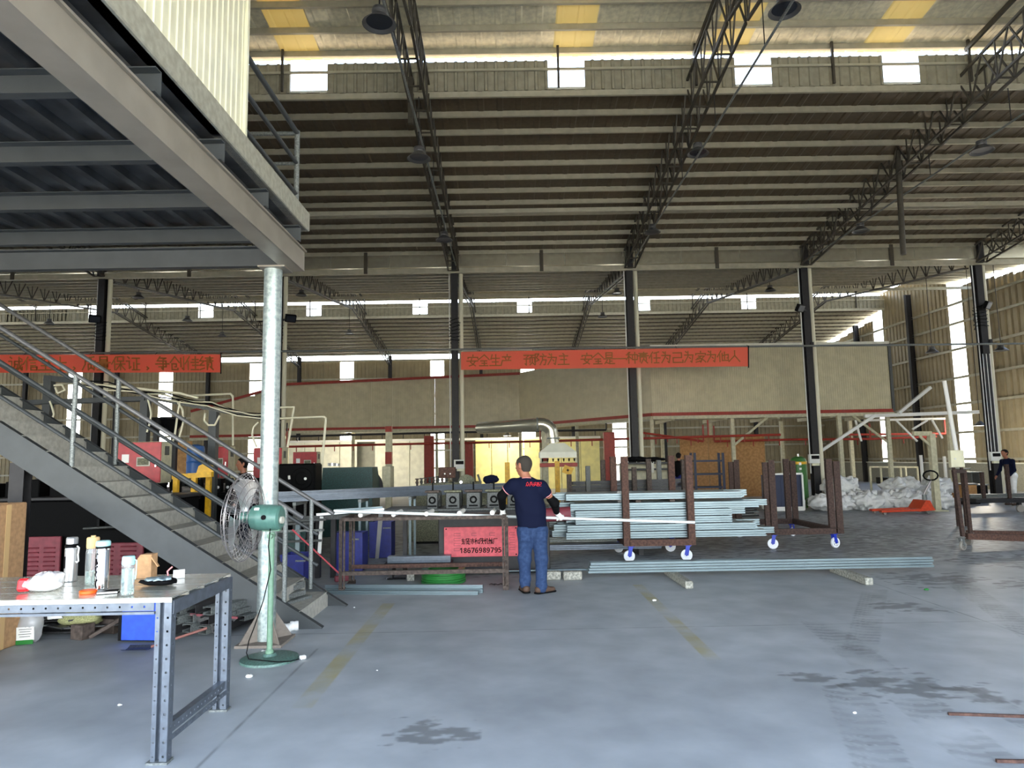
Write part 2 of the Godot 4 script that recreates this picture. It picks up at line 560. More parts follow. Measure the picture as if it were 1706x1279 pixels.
func build_floor() -> void:
	var side := 1536
	var a := FastNoiseLite.new()
	a.seed = 31
	a.frequency = 0.006
	a.fractal_octaves = 6
	var b := FastNoiseLite.new()
	b.seed = 77
	b.frequency = 0.03
	b.fractal_octaves = 4
	var da := a.get_image(side, side, false, false, false).get_data()
	var db := b.get_image(side, side, false, false, false).get_data()
	var out := PackedByteArray()
	out.resize(side * side * 3)
	for i in side * side:
		var g := 164 + ((da[i] - 128) >> 3) + ((db[i] - 128) >> 3)
		var j := i * 3
		out[j] = g - 5
		out[j + 1] = g
		out[j + 2] = g + 3
	var im := Image.create_from_data(side, side, false, Image.FORMAT_RGB8, out)
	# painted walkway lines, worn; joints; tyre marks; oil stains; broad deep patches mixing dirt with painted shade
	var k := side / 28.0
	var wear := FastNoiseLite.new()
	wear.seed = 5
	wear.frequency = 0.05
	for line in [[-1.44, 4.9, 8.3], [1.64, 5.8, 9.2]]:
		for y in range(int((line[1] + 1.0) * k), int((line[2] + 1.0) * k)):
			for x in range(int((line[0] - 0.055 + 14.0) * k), int((line[0] + 0.055 + 14.0) * k) + 1):
				var t := clampf(0.22 + 0.5 * wear.get_noise_2d(x * 0.6, y * 0.6), 0.05, 0.5)
				im.set_pixel(x, y, im.get_pixel(x, y).lerp(Color(0.62, 0.53, 0.22), t))
	for line in [[-14.0, 6.92, 14.0, 6.92], [4.6, 4.0, 4.6, 20.0], [-1.75, 2.5, -1.75, 6.4], [-14.0, 12.9, 14.0, 12.9]]:
		var p := Vector2(line[0] + 14.0, line[1] + 1.0) * k
		var q := Vector2(line[2] + 14.0, line[3] + 1.0) * k
		var m := int(p.distance_to(q))
		for i in m:
			var w := p.lerp(q, float(i) / m)
			var c := Vector2i(w).clamp(Vector2i.ZERO, Vector2i(side - 1, side - 1))
			im.set_pixelv(c, im.get_pixelv(c).lerp(Color(0.36, 0.37, 0.37), clampf(0.4 + 0.5 * wear.get_noise_2d(w.x, w.y), 0.1, 0.7)))
	for tr in [[2.3, 2.4, 3.0, 7.0, 0.34], [1.35, 2.0, 2.3, 5.0, 0.30], [3.3, 2.4, 3.1, 5.0, 0.26], [4.0, 4.6, 5.8, 9.4, 0.3], [3.9, 3.4, 4.3, 5.6, 0.24], [5.4, 5.0, 7.6, 9.8, 0.32], [2.9, 6.0, 4.4, 8.6, 0.28], [6.4, 7.6, 9.6, 12.0, 0.4]]:
		var p := Vector2(tr[0], tr[1])
		var q := Vector2(tr[2], tr[3])
		var dir := (q - p).normalized()
		var nrm := Vector2(-dir.y, dir.x)
		var len := p.distance_to(q)
		var steps := int(len * k)
		for i in steps:
			var s := len * i / steps
			var bite: float = 1.0 if fmod(s, 0.11) < 0.06 else 0.35
			for j in int(tr[4] * k):
				var w: Vector2 = p + dir * (s + 0.02 * absf(j - tr[4] * k / 2.0) / 4.0) + nrm * (j / k - tr[4] / 2.0)
				var x := int((w.x + 14.0) * k)
				var y := int((w.y + 1.0) * k)
				var t := clampf(0.22 + 0.5 * wear.get_noise_2d(x * 0.7, y * 0.7), 0.0, 0.4) * bite * 0.75
				im.set_pixel(x, y, im.get_pixel(x, y).lerp(Color(0.30, 0.31, 0.31), t))
	for st in [[2.75, 5.1, 0.42], [2.2, 5.3, 0.22], [3.2, 4.9, 0.25], [5.5, 9.2, 0.7], [7.5, 10.6, 0.9], [4.2, 7.6, 0.35], [-0.5, 4.4, 0.3], [6.6, 8.6, 0.6], [3.6, 4.3, 0.3], [8.0, 14.5, 2.6], [3.0, 12.8, 2.0], [-0.5, 11.4, 1.6], [6.2, 12.4, 2.2], [10.6, 11.6, 2.2], [5.2, 16.8, 3.0], [11.0, 16.0, 2.4], [1.0, 16.0, 2.6], [8.6, 20.5, 3.2], [3.6, 21.0, 3.2], [-3.5, 14.0, 2.6]]:  # small near ones are oil; broad ones also paint the deep hall's dimness
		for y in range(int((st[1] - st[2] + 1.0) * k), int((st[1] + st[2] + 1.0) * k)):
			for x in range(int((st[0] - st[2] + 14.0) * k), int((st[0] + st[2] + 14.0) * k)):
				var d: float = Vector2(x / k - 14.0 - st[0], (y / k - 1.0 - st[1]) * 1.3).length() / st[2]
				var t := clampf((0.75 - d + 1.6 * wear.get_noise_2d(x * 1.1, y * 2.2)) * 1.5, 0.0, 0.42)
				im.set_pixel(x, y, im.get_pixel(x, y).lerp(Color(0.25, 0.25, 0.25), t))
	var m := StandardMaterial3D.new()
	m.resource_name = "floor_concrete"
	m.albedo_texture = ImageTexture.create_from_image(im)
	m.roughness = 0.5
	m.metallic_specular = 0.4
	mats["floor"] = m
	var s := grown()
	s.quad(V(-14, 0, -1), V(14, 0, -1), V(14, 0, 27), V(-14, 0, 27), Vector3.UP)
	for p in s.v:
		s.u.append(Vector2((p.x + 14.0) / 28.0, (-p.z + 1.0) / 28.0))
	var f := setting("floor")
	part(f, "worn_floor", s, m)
	s = grown()
	for r in [[LEFT - 0.3, -14, FRONT - 0.3, FAR + 0.3], [14, GABLE + 0.3, FRONT - 0.3, FAR + 0.3], [-14, 14, FRONT - 0.3, -1], [-14, 14, 27, FAR + 0.3]]:
		s.quad(V(r[0], 0, r[2]), V(r[1], 0, r[2]), V(r[1], 0, r[3]), V(r[0], 0, r[3]), Vector3.UP)
	s.box(V((LEFT + GABLE) / 2, -0.16, (FRONT + FAR) / 2), Vector3(GABLE - LEFT, 0.3, FAR - FRONT))
	part(f, "plain_floor", s, M("concrete"))
	s = grown()
	s.box(Vector3(0, -0.4, -20), Vector3(500, 0.2, 500))
	var g := setting("ground")
	part(g, "yard", s, M("ground"))

func ribbed(width: float, pitch: float, deep: float, thick: float) -> PackedVector2Array:
	# outline of a trapezoidal sheet lying in x, ribs pointing to -y
	var top := []
	var x := -width / 2
	var k := int(round(width / pitch))
	var p := width / k
	for i in k:
		top.append_array([Vector2(x, 0), Vector2(x + p * 0.62, 0), Vector2(x + p * 0.70, -deep), Vector2(x + p * 0.92, -deep)])
		x += p
	top.append(Vector2(width / 2, 0))
	var o := PackedVector2Array(top)
	top.reverse()
	for q in top:
		o.append(q + Vector2(0, thick))
	return o

func build_walls() -> void:
	# far wall: ribbed sheets between strip windows, low wall, girts
	var far := setting("wall_far", V(0, 0, FAR))
	var wx := []
	for k in range(-4, 4):
		wx.append(at_depth(578, 640, FAR).x + 6.0 * k - 0.0)
	var edges := [LEFT]
	for x in wx:
		edges.append_array([x - 0.45, x + 0.45])
	edges.append(GABLE)
	var gap := 8.35
	for i in range(0, edges.size(), 2):
		var w: float = edges[i + 1] - edges[i]
		var k := int(ceil(w / 2.6))
		for j in k:
			var cx: float = edges[i] + w * (j + 0.5) / k
			var s := grown().sweep(ribbed(w / k, 0.26, 0.035, 0.012), V(cx, 0.0, FAR), V(cx, gap, FAR), Vector3(0, 0, -1))
			part(far, "sheet", s, M("cladding"))
	for y in [1.15, 2.3, 3.5, 4.7, 5.9, 7.1, 8.3]:
		part(far, "girt", grown().channel(V(LEFT, y, FAR - 0.16), V(GABLE, y, FAR - 0.16), 0.06, 0.11, 0.008), M("purlin"))
	for i in range(1, edges.size() - 1, 2):
		var win := setting("window_%d" % ((i + 1) / 2), V(edges[i], 1.1, FAR))
		for j in 3:
			part(win, "pane", grown().box(V((edges[i] + edges[i + 1]) / 2, 1.1 + 2.42 * (j + 0.5), FAR), Vector3(0.9, 2.40, 0.006)), M("sheet_clear"))
	for x in COLS:
		part(far, "post", grown().ibeam(V(x, 0, FAR - 0.3), V(x, 8.6, FAR - 0.3), 0.2, 0.25, 0.015, Vector3(0, 0, 1)), M("steel_dark"))
	# gable wall on the right
	var gab := setting("wall_right", V(GABLE, 0, 20))
	var strips := [12.0, 18.2, 24.9, 31.4, 38.1]
	edges = [FRONT]
	for d in strips:
		edges.append_array([d - 0.5, d + 0.5])
	edges.append(FAR)
	for i in range(0, edges.size(), 2):
		var w: float = edges[i + 1] - edges[i]
		var k := int(ceil(w / 1.1))
		for j in k:
			var d0: float = edges[i] + w * j / k
			var d1: float = edges[i] + w * (j + 1) / k
			var dm := (d0 + d1) / 2
			part(gab, "sheet", grown().sweep(ribbed(w / k, 0.36, 0.075, 0.012), V(GABLE, 0.0, dm), V(GABLE, wall_top(dm), dm), Vector3(-1, 0, 0)), M("cladding"))
	for y in [1.3, 2.5, 3.8, 5.0, 6.3, 7.5, 8.4]:
		part(gab, "girt", grown().channel(V(GABLE - 0.14, y, FRONT), V(GABLE - 0.14, y, FAR), 0.06, 0.11, 0.008), M("purlin"))
	for d in [5.3, 11.3, 17.3, 23.3, 29.3, 34.6, 40.0]:
		part(gab, "post", grown().ibeam(V(GABLE - 0.3, 0, d), V(GABLE - 0.3, roof_at(d) - 0.2, d), 0.2, 0.26, 0.015, Vector3(1, 0, 0)), M("steel_dark"))
	part(gab, "low_wall", grown().box(V(GABLE - 0.1, 0.55, (FRONT + FAR) / 2), Vector3(0.2, 1.1, FAR - FRONT)), M("slab"))
	part(gab, "low_wall_cap", grown().box(V(GABLE - 0.12, 1.12, (FRONT + FAR) / 2), Vector3(0.28, 0.05, FAR - FRONT)), M("white_panel"))
	for i in strips.size():
		var win := setting("window_%d" % (20 + i), V(GABLE, 1.1, strips[i]))
		for j in 3:
			var h: float = (roof_at(strips[i]) - 0.6 - 1.15) / 3.0
			part(win, "pane", grown().box(V(GABLE, 1.15 + h * (j + 0.5), strips[i]), Vector3(0.006, h - 0.02, 1.0)), M("sheet_clear"))
	# left gable and the front with its wide doorway behind the camera
	var lw := setting("wall_left", V(LEFT, 0, 20))
	for j in 12:
		var d0 := FRONT + (FAR - FRONT) * j / 12.0
		var d1 := FRONT + (FAR - FRONT) * (j + 1) / 12.0
		part(lw, "sheet", grown().sweep(ribbed(d1 - d0 - (0.9 if j % 2 else 0.0), 0.5, 0.04, 0.012), V(LEFT, 0, (d0 + d1) / 2), V(LEFT, wall_top((d0 + d1) / 2), (d0 + d1) / 2), Vector3(1, 0, 0)), M("cladding"))
	var fw := setting("wall_front", V(0, 0, FRONT))
	for r in [[LEFT, -14.0, 0.0, 8.6], [11.0, GABLE, 0.0, 8.6], [-14.0, 11.0, 5.0, 8.6]]:
		part(fw, "sheet", grown().sweep(ribbed(r[1] - r[0], 0.5, 0.04, 0.012), V((r[0] + r[1]) / 2, r[2], FRONT), V((r[0] + r[1]) / 2, r[3], FRONT), Vector3(0, 0, 1)), M("cladding"))

func wall_top(d: float) -> float:
	if (d > 8.6 and d < 14.7) or (d > 31.1 and d < 37.7):
		return 10.45
	return roof_at(d) - 0.28

func roof_at(d: float) -> float:
	var a := EAVE + RISE * minf(d - FRONT - 0.3, VALLEY - d) if d < VALLEY else EAVE + RISE * minf(d - VALLEY, FAR - d)
	return a

func sheet_row(parent: Node3D, x0: float, x1: float, w: float, d0: float, h0: float, d1: float, h1: float, m: Material, lights := []) -> void:
	var k := int(round((x1 - x0) / w))
	var prof := ribbed((x1 - x0) / k + 0.012, 0.44, 0.014, 0.01)
	var mesh0: ArrayMesh
	for i in k:
		var cx := x0 + (x1 - x0) * (i + 0.5) / k
		if mesh0 == null:
			mesh0 = grown().sweep(prof, V(0, h0, d0), V(0, h1, d1), Vector3.UP).mesh(Vector3.ZERO)
		var o := MeshInstance3D.new()
		o.name = "roof_sheet"
		o.mesh = mesh0
		o.material_override = m
		for x in lights:
			if absf(cx - x) < w * 0.5:
				o.material_override = M("skylight")
		parent.add_child(o, true)
		o.position = Vector3(cx, 0.006 if i % 2 else 0.0, 0) - base_of[parent]

func purlin_row(parent: Node3D, x0: float, x1: float, y: float, d: float) -> void:
	part(parent, "purlin", grown().channel(V(x0, y - 0.07, d), V(x1, y - 0.07, d), 0.06, 0.13, 0.008, Vector3.UP, 0.02), M("purlin"))

func build_roof() -> void:
	for span in 2:
		var c := setting("ceiling" if span == 0 else "ceiling_far", V(0, EAVE, 12 if span == 0 else 34))
		var lo := FRONT if span == 0 else VALLEY
		var hi := VALLEY if span == 0 else FAR
		var near := 9.0 if span == 0 else 31.5
		var back := 14.3 if span == 0 else 37.3
		var mid := (near + back) / 2
		var hb := EAVE + RISE * (hi - back)
		var hn := EAVE + RISE * (near - lo)
		var w := 0.86 if span == 0 else 2.0
		var xl := -16.0 if span == 0 else LEFT
		if span == 0:
			sheet_row(c, LEFT, xl, 4.4, lo, EAVE, near, hn, M("roof_shaded"))
			sheet_row(c, LEFT, xl, 4.4, back, hb, hi, EAVE, M("roof_shaded"))
			sheet_row(c, LEFT, xl, 4.4, near - 0.3, hn + 1.0, mid, hn + 1.25, M("foil_lit"))
			sheet_row(c, LEFT, xl, 4.4, mid, hn + 1.25, back + 0.3, hn + 1.0, M("foil_lit"))
		sheet_row(c, xl, GABLE, 2.0, lo, EAVE, near, hn, M("roof_shaded"))
		sheet_row(c, xl, GABLE, w, back, hb, hi, EAVE, M("roof_shaded"))
		sheet_row(c, xl, GABLE, 2.0, near - 0.3, hb + 0.95, mid, hb + 1.25, M("foil_lit"))
		sheet_row(c, xl, GABLE, w, mid, hb + 1.25, back + 0.3, hb + 0.95, M("foil_lit"), [at_depth(515, 60, back).x, at_depth(943, 60, back).x, at_depth(1240, 60, back).x, at_depth(1500, 60, back).x] if span == 0 else [])
		var d := back
		while d < hi:
			purlin_row(c, LEFT, GABLE, EAVE + RISE * (hi - d), d)
			d += PITCH
		d = near
		while d > lo + 0.2:
			purlin_row(c, LEFT, GABLE, EAVE + RISE * (d - lo), d)
			d -= PITCH
		for k in 5:
			purlin_row(c, LEFT, GABLE, hb + 0.98 + k * 0.0725, back - 0.02 - k * PITCH)
			if k > 0:
				purlin_row(c, LEFT, GABLE, hb + 0.98 + k * 0.0725, near + 0.02 + k * PITCH)
		# monitor sides: short ribbed sheets between open panes
		for side in 2:
			var dd := back if side == 0 else near
			var hh := hb if side == 0 else hn
			var pts := [-32.0, -26.0, -20.0, -14.0, -8.0]
			if side == 0 and span == 0:
				pts.append_array([at_depth(515, 115, back).x, at_depth(943, 108, back).x, at_depth(1254, 105, back).x, at_depth(1500, 100, back).x, 13.5, 17.5])
			else:
				for px in [523, 700, 874, 1071, 1248]:
					pts.append(at_depth(px, 518, 37.3).x)
				pts.append(17.6)
			if span == 1:
				pts = [-29.6, -23.6]
				for px in [0, 160, 343, 523, 700, 874, 1071, 1248]:
					pts.append(at_depth(px, 518, 37.3).x)
			var e := [LEFT]
			for x in pts:
				e.append_array([x - 0.4, x + 0.4])
			e.append(GABLE)
			for i in range(0, e.size(), 2):
				var cx: float = (e[i] + e[i + 1]) / 2
				part(c, "monitor_sheet", grown().sweep(ribbed(e[i + 1] - e[i], 0.22, 0.03, 0.01), V(cx, hh, dd), V(cx, hh + 0.68, dd), Vector3(0, 0, -1 if side == 0 else 1)), M("clerestory"))
			for i in range(1, e.size() - 1, 2):
				part(c, "monitor_pane", grown().box(V((e[i] + e[i + 1]) / 2, hh + 0.35, dd), Vector3(0.8, 0.66, 0.005)), M("sheet_clear"))
			part(c, "monitor_girt", grown().box(V((LEFT + GABLE) / 2, hh + 0.45, dd - (0.05 if side == 0 else -0.05)), Vector3(GABLE - LEFT, 0.05, 0.04)), M("purlin"))
			part(c, "monitor_beam", grown().channel(V(LEFT, hh - 0.02, dd + 0.02), V(GABLE, hh - 0.02, dd + 0.02), 0.07, 0.2, 0.01), M("purlin"))
			for x in COLS:
				for q in [0.0, 3.0]:
					part(c, "monitor_post", grown().bar(V(x + q, hh, dd - 0.1), V(x + q, hh + 0.96, dd - 0.1), 0.05, 0.05), M("truss"))
			for x in COLS:
				part(c, "monitor_rafter", grown().bar(V(x, hh + 0.78, dd), V(x, hh + 1.06, mid), 0.06, 0.1), M("truss"))
		# rows of angle-iron ties under the slope
		var tie := 18.9 if span == 0 else 30.0
		part(c, "tie_beam", grown().channel(V(LEFT, roof_at(tie) - 0.55, tie), V(GABLE, roof_at(tie) - 0.55, tie), 0.05, 0.12, 0.008), M("purlin"))
	# valley gutter between the two spans
	var g := thing("valley_gutter", "long shiny sheet-metal valley gutter running above the row of columns", "gutter", V(0, 8.2, VALLEY))
	var seg := 2.0
	var x := LEFT
	while x < GABLE - 0.1:
		var x1 := minf(x + seg, GABLE)
		part(g, "gutter_sheet", grown().box(V((x + x1) / 2, 8.47, VALLEY - 0.28), Vector3(x1 - x - 0.012, 0.5, 0.012)), M("gutter"))
		x = x1
	part(g, "gutter_trough", grown().box(V((LEFT + GABLE) / 2, 8.22, VALLEY), Vector3(GABLE - LEFT, 0.02, 0.56)), M("gutter"))
	for cx in COLS:
		for q in [3.0]:
			part(g, "hanger_strap", grown().bar(V(cx + q, 8.74, VALLEY - 0.31), V(cx + q, 8.0, VALLEY - 0.31), 0.12, 0.05, Vector3(0, 0, 1)), M("truss"))
	var eb := setting("beam", V(0, 8.1, VALLEY - 0.3))
	part(eb, "eave_beam", grown().channel(V(LEFT, 8.08, VALLEY - 0.3), V(GABLE, 8.08, VALLEY - 0.3), 0.1, 0.18, 0.01), M("purlin"))

func build_columns() -> void:
	for x in COLS:
		if x < -20.0:
			continue
		var c := setting("steel_column", V(x, 0, VALLEY))
		# a laced column: two angles and batten plates, then a narrower head
		part(c, "shaft", grown().ibeam(V(x, 0.0, VALLEY - 0.1), V(x, 8.05, VALLEY - 0.1), 0.22, 0.30, 0.02, Vector3(0, 0, 1)), M("steel_dark"))
		part(c, "head", grown().box(V(x + 0.02, 8.42, VALLEY - 0.35), Vector3(0.18, 0.75, 0.12)), M("steel_dark"))
		part(c, "base_plate", grown().box(V(x, 0.015, VALLEY - 0.1), Vector3(0.5, 0.03, 0.5)), M("steel_dark"))
		part(c, "downpipe", grown().cyl(V(x + 0.22, 0.05, VALLEY - 0.1), V(x + 0.22, 8.0, VALLEY - 0.1), 0.075), M("pvc"))
		part(c, "conduit", grown().cyl(V(x - 0.17, 1.0, VALLEY - 0.15), V(x - 0.17, 8.0, VALLEY - 0.15), 0.02, -1, 6), M("white"))

func truss(x: float, d0: float, d1: float, up_first: bool, label: String, dv: float, hv: float, dr: float, hr_top: float, hr_bot: float) -> void:
	# planar lattice from the valley (dv) to the ridge side (dr)
	var t := thing("roof_truss", label, "truss", V(x, hv, dv), "lattice roof trusses")
	var top0 := V(x, hv + 0.35, dv)
	var top1 := V(x, hr_top, dr)
	var bot0 := V(x, hv - 0.25, dv)
	var bot1 := V(x, hr_bot, dr)
	for s in ([-0.17, 0.17] if label.contains("near roof") or label.contains("overhead") else [-0.07, 0.07]):
		part(t, "top_chord", grown().bar(top0 + Vector3(s, 0, 0), top1 + Vector3(s, 0, 0), 0.05, 0.05), M("truss"))
		part(t, "bottom_chord", grown().bar(bot0 + Vector3(s, 0, 0), bot1 + Vector3(s, 0, 0), 0.05, 0.05), M("truss"))
	var k := 14
	var wide := 0.17 if label.contains("near roof") or label.contains("overhead") else 0.07
	var rows := [-wide, wide] if wide > 0.1 else [0.0]
	for i in k:
		if wide > 0.1:
			part(t, "tie", grown().bar(bot0.lerp(bot1, float(i) / k) - Vector3(wide, 0, 0), bot0.lerp(bot1, float(i) / k) + Vector3(wide, 0, 0), 0.03, 0.03), M("truss"))
		for q in rows:
			web_row(t, bot0 + Vector3(q, 0, 0), bot1 + Vector3(q, 0, 0), top0 + Vector3(q, 0, 0), top1 + Vector3(q, 0, 0), i, k)

func web_row(t: Node3D, bot0: Vector3, bot1: Vector3, top0: Vector3, top1: Vector3, i: int, k: int) -> void:
	if true:
		var a := bot0.lerp(bot1, float(i) / k)
		var b := top0.lerp(top1, (i + 0.5) / k)
		var e := bot0.lerp(bot1, (i + 1.0) / k)
		part(t, "web", grown().bar(a, b, 0.03, 0.03), M("truss"))
		part(t, "web", grown().bar(b, e, 0.03, 0.03), M("truss"))
		part(t, "web", grown().bar(e, top0.lerp(top1, (i + 1.0) / k), 0.025, 0.025), M("truss"))

func build_trusses() -> void:
	var where := ["leftmost behind the stairs", "behind the mezzanine", "above the steel pole", "nearest the picture middle", "over the loaded cart", "over the empty cart", "at the right end"]
	var i := 0
	for x in COLS:
		if x < -20.0:
			continue
		truss(x, 0, 0, true, "dark steel lattice truss of the near roof %s" % where[i], VALLEY - 0.4, 8.3, 11.6, 10.2, 9.35)
		truss(x, 0, 0, true, "dark steel lattice truss of the far roof %s" % where[i], VALLEY + 0.4, 8.3, 34.4, 10.1, 9.35)
		truss(x, 0, 0, true, "dark steel lattice truss of the farthest roof slope %s" % where[i], FAR - 0.5, 8.2, 34.5, 10.1, 9.35)
		if i >= 2:
			truss(x, 0, 0, true, "dark steel lattice truss overhead towards the open front %s" % where[i], FRONT + 0.5, 8.3, 11.5, 10.2, 9.35)
		i += 1

func build_objects() -> void:
	build_mezzanine()
	build_stairs()
	build_fan()
	build_table()
	build_table_things()
	build_under_stairs()
	build_left_machines()
	build_oven()
	build_banners()
	build_middle()
	build_carts()
	build_right_side()
	build_back()
	build_overhead()
	build_people()
	build_litter()

func build_mezzanine() -> void:
	var z := thing("mezzanine_platform", "grey steel mezzanine platform with concrete edge under the cream office", "mezzanine", V(-7, 3.55, 3))
	# edge beam with a flat outer face
	var s := grown()
	s.box(V(-2.03, 3.655, 2.6), Vector3(0.016, 0.21, 8.3))
	s.box(V(-2.11, 3.558, 2.6), Vector3(0.18, 0.016, 8.3))
	s.box(V(-2.10, 3.752, 2.6), Vector3(0.20, 0.016, 8.3))
	part(z, "edge_beam", s, M("beam_brown"))
	for k in 9:
		var d := 6.48 - 0.895 * k
		part(z, "joist", grown().channel(V(-1.98, 3.838, d), V(-12, 3.838, d), 0.07, 0.15, 0.008), M("beam_grey"))
	for k in 12:
		var x := -2.4 - 0.8 * k
		part(z, "deck_sheet", grown().sweep(ribbed(0.79, 0.26, 0.05, 0.006), V(x, 3.965, -1.5), V(x, 3.965, 6.72), Vector3.UP), M("steel_deck"))
	part(z, "concrete_edge", grown().box(V(-2.03, 4.06, 2.62), Vector3(0.10, 0.19, 8.3), Basis(), 0.008), M("slab"))
	part(z, "concrete_slab", grown().box(V(-7.04, 4.06, 2.62), Vector3(9.92, 0.17, 8.25)), M("slab"))
	part(z, "cross_beam", grown().channel(V(-2.12, 3.655, 6.62), V(-12, 3.655, 6.62), 0.08, 0.2, 0.01), M("beam_grey"))
	for q in [[0.82, 0.024], [0.50, 0.02], [0.18, 0.02]]:
		part(z, "guard_rail", grown().cyl(V(-2.1, 4.155 + q[0], 5.0), V(-2.1, 4.155 + q[0], 6.7), q[1], -1, 10), M("beam_grey"))
		part(z, "guard_rail", grown().cyl(V(-2.1, 4.155 + q[0], 6.7), V(-8, 4.155 + q[0], 6.7), q[1] * 0.9, -1, 10), M("galv_dull"))
	for x in [-2.1, -3.6, -5.1, -6.6]:
		part(z, "guard_post", grown().cyl(V(x, 4.15, 6.7), V(x, 5.0, 6.7), 0.026, -1, 10), M("galv_dull"))
	var o := thing("site_office", "cream ribbed-panel office box standing on the mezzanine", "office", V(-7, 4.16, 2))
	var d := 5.2
	var i := 0
	while d > -0.4:
		var w := 0.95
		part(o, "wall_panel", grown().sweep(ribbed(w - 0.006, 0.095, 0.008, 0.04), V(-2.07, 4.16, d - w / 2), V(-2.07, 7.2, d - w / 2), Vector3(-1, 0, 0)), M("cream"))
		d -= w
		i += 1
	part(o, "corner_trim", grown().box(V(-2.075, 5.68, 5.22), Vector3(0.07, 3.04, 0.05), Basis(), 0.006), M("cream"))
	part(o, "back_wall", grown().box(V(-7.0, 5.68, 5.2), Vector3(9.8, 3.04, 0.04)), M("cream"))
	part(o, "roof_panel", grown().box(V(-7.0, 7.24, 2.1), Vector3(10.0, 0.08, 6.4)), M("cream"))
	var p := thing("support_pole", "round galvanised steel pole holding up the mezzanine corner", "pole", V(-2.29, 0, 6.63))
	part(p, "shaft", grown().cyl(V(-2.29, 0.02, 6.63), V(-2.29, 3.54, 6.63), 0.086, -1, 28), M("galv_pole"))
	part(p, "cap_plate", grown().box(V(-2.27, 3.543, 6.63), Vector3(0.26, 0.016, 0.26)), M("beam_brown"))
	part(p, "base_plate", grown().box(V(-2.29, 0.012, 6.63), Vector3(0.42, 0.024, 0.42)), M("rust_pale"))
	for k in 4:
		var bs := Basis(Vector3.UP, PI / 4 + PI / 2 * k)
		var out := bs * Vector3(0.08, 0, 0)
		var at := V(-2.29, 0.02, 6.63)
		var g := grown()
		var a := at + out
		var b := at + bs * Vector3(0.26, 0, 0)
		var c := at + out + Vector3(0, 0.26, 0)
		var nn := bs * Vector3(0, 0, 0.006)
		g.tri(a + nn, b + nn, c + nn, nn, nn, nn)
		g.tri(a - nn, b - nn, c - nn, -nn, -nn, -nn)
		g.quad(b + nn, c + nn, c - nn, b - nn, bs * Vector3(0.7, 0.7, 0))
		part(p, "gusset", g, M("rust_pale"))

func stair_h(x: float) -> float:
	return (-1.9 - x) * 0.632

func build_stairs() -> void:
	var t := thing("steel_staircase", "grey steel staircase with pipe handrails climbing to the mezzanine", "staircase", V(-3.0, 0, 7.6))
	for d in [7.12, 8.22]:
		var s := grown()
		var prof := PackedVector2Array([Vector2(-1.9, 0), Vector2(-8.6, stair_h(-8.6)), Vector2(-8.6, stair_h(-8.6) - 0.30), Vector2(-2.375, 0)])
		s.sweep(prof, V(0, 0, d + 0.006), V(0, 0, d - 0.006))
		var q: float = 0.03 if d < 8.0 else -0.03
		s.bar(V(-1.9, 0.006, d + q), V(-8.6, stair_h(-8.6), d + q), 0.07, 0.012)
		s.bar(V(-2.375, 0.0, d + q), V(-8.6, stair_h(-8.6) - 0.296, d + q), 0.07, 0.012)
		part(t, "stringer", s, M("beam_grey"))
	for i in 24:
		var x := -2.13 - 0.261 * i
		var s := grown()
		s.box(V(x - 0.135, 0.165 * (i + 1) - 0.005, 7.67), Vector3(0.262, 0.01, 1.08))
		s.box(V(x - 0.004, 0.165 * (i + 0.5) - 0.005, 7.67), Vector3(0.008, 0.155, 1.08))
		part(t, "step", s, M("tread"))
	for side in 2:
		var d := 7.17 if side == 0 else 8.17
		var low := -2.12
		for q in [0.95, 0.60, 0.25]:
			var b := V(low - (0.0 if side == 0 else -0.06) - (0.18 if q < 0.9 else 0.0), 0, d)
			b.y = stair_h(b.x) + q
			part(t, "handrail" if q > 0.9 else "mid_rail", grown().cyl(b, V(-8.5, stair_h(-8.5) + q, d), 0.024 if q > 0.9 else 0.02, -1, 12), M("beam_grey") if q < 0.9 else M("rail_dark"))
		for x in ([-2.3, -4.51, -6.8] if side == 0 else [-2.32, -4.63, -7.0]):
			part(t, "post", grown().cyl(V(x, stair_h(x) - 0.06, d), V(x, stair_h(x) + 0.95, d), 0.025, -1, 12), M("galv_dull"))
	var p := thing("stair_prop", "dark steel upright propping the staircase behind the table bottles", "post", V(-5.05, 0, 7.2))
	part(p, "shaft", grown().ibeam(V(-5.06, 0.02, 7.22), V(-5.06, 1.70, 7.22), 0.15, 0.13, 0.012, Vector3(0, 0, 1)), M("steel_dark"))
	part(p, "foot_plate", grown().box(V(-5.06, 0.01, 7.22), Vector3(0.26, 0.02, 0.26)), M("steel_dark"))

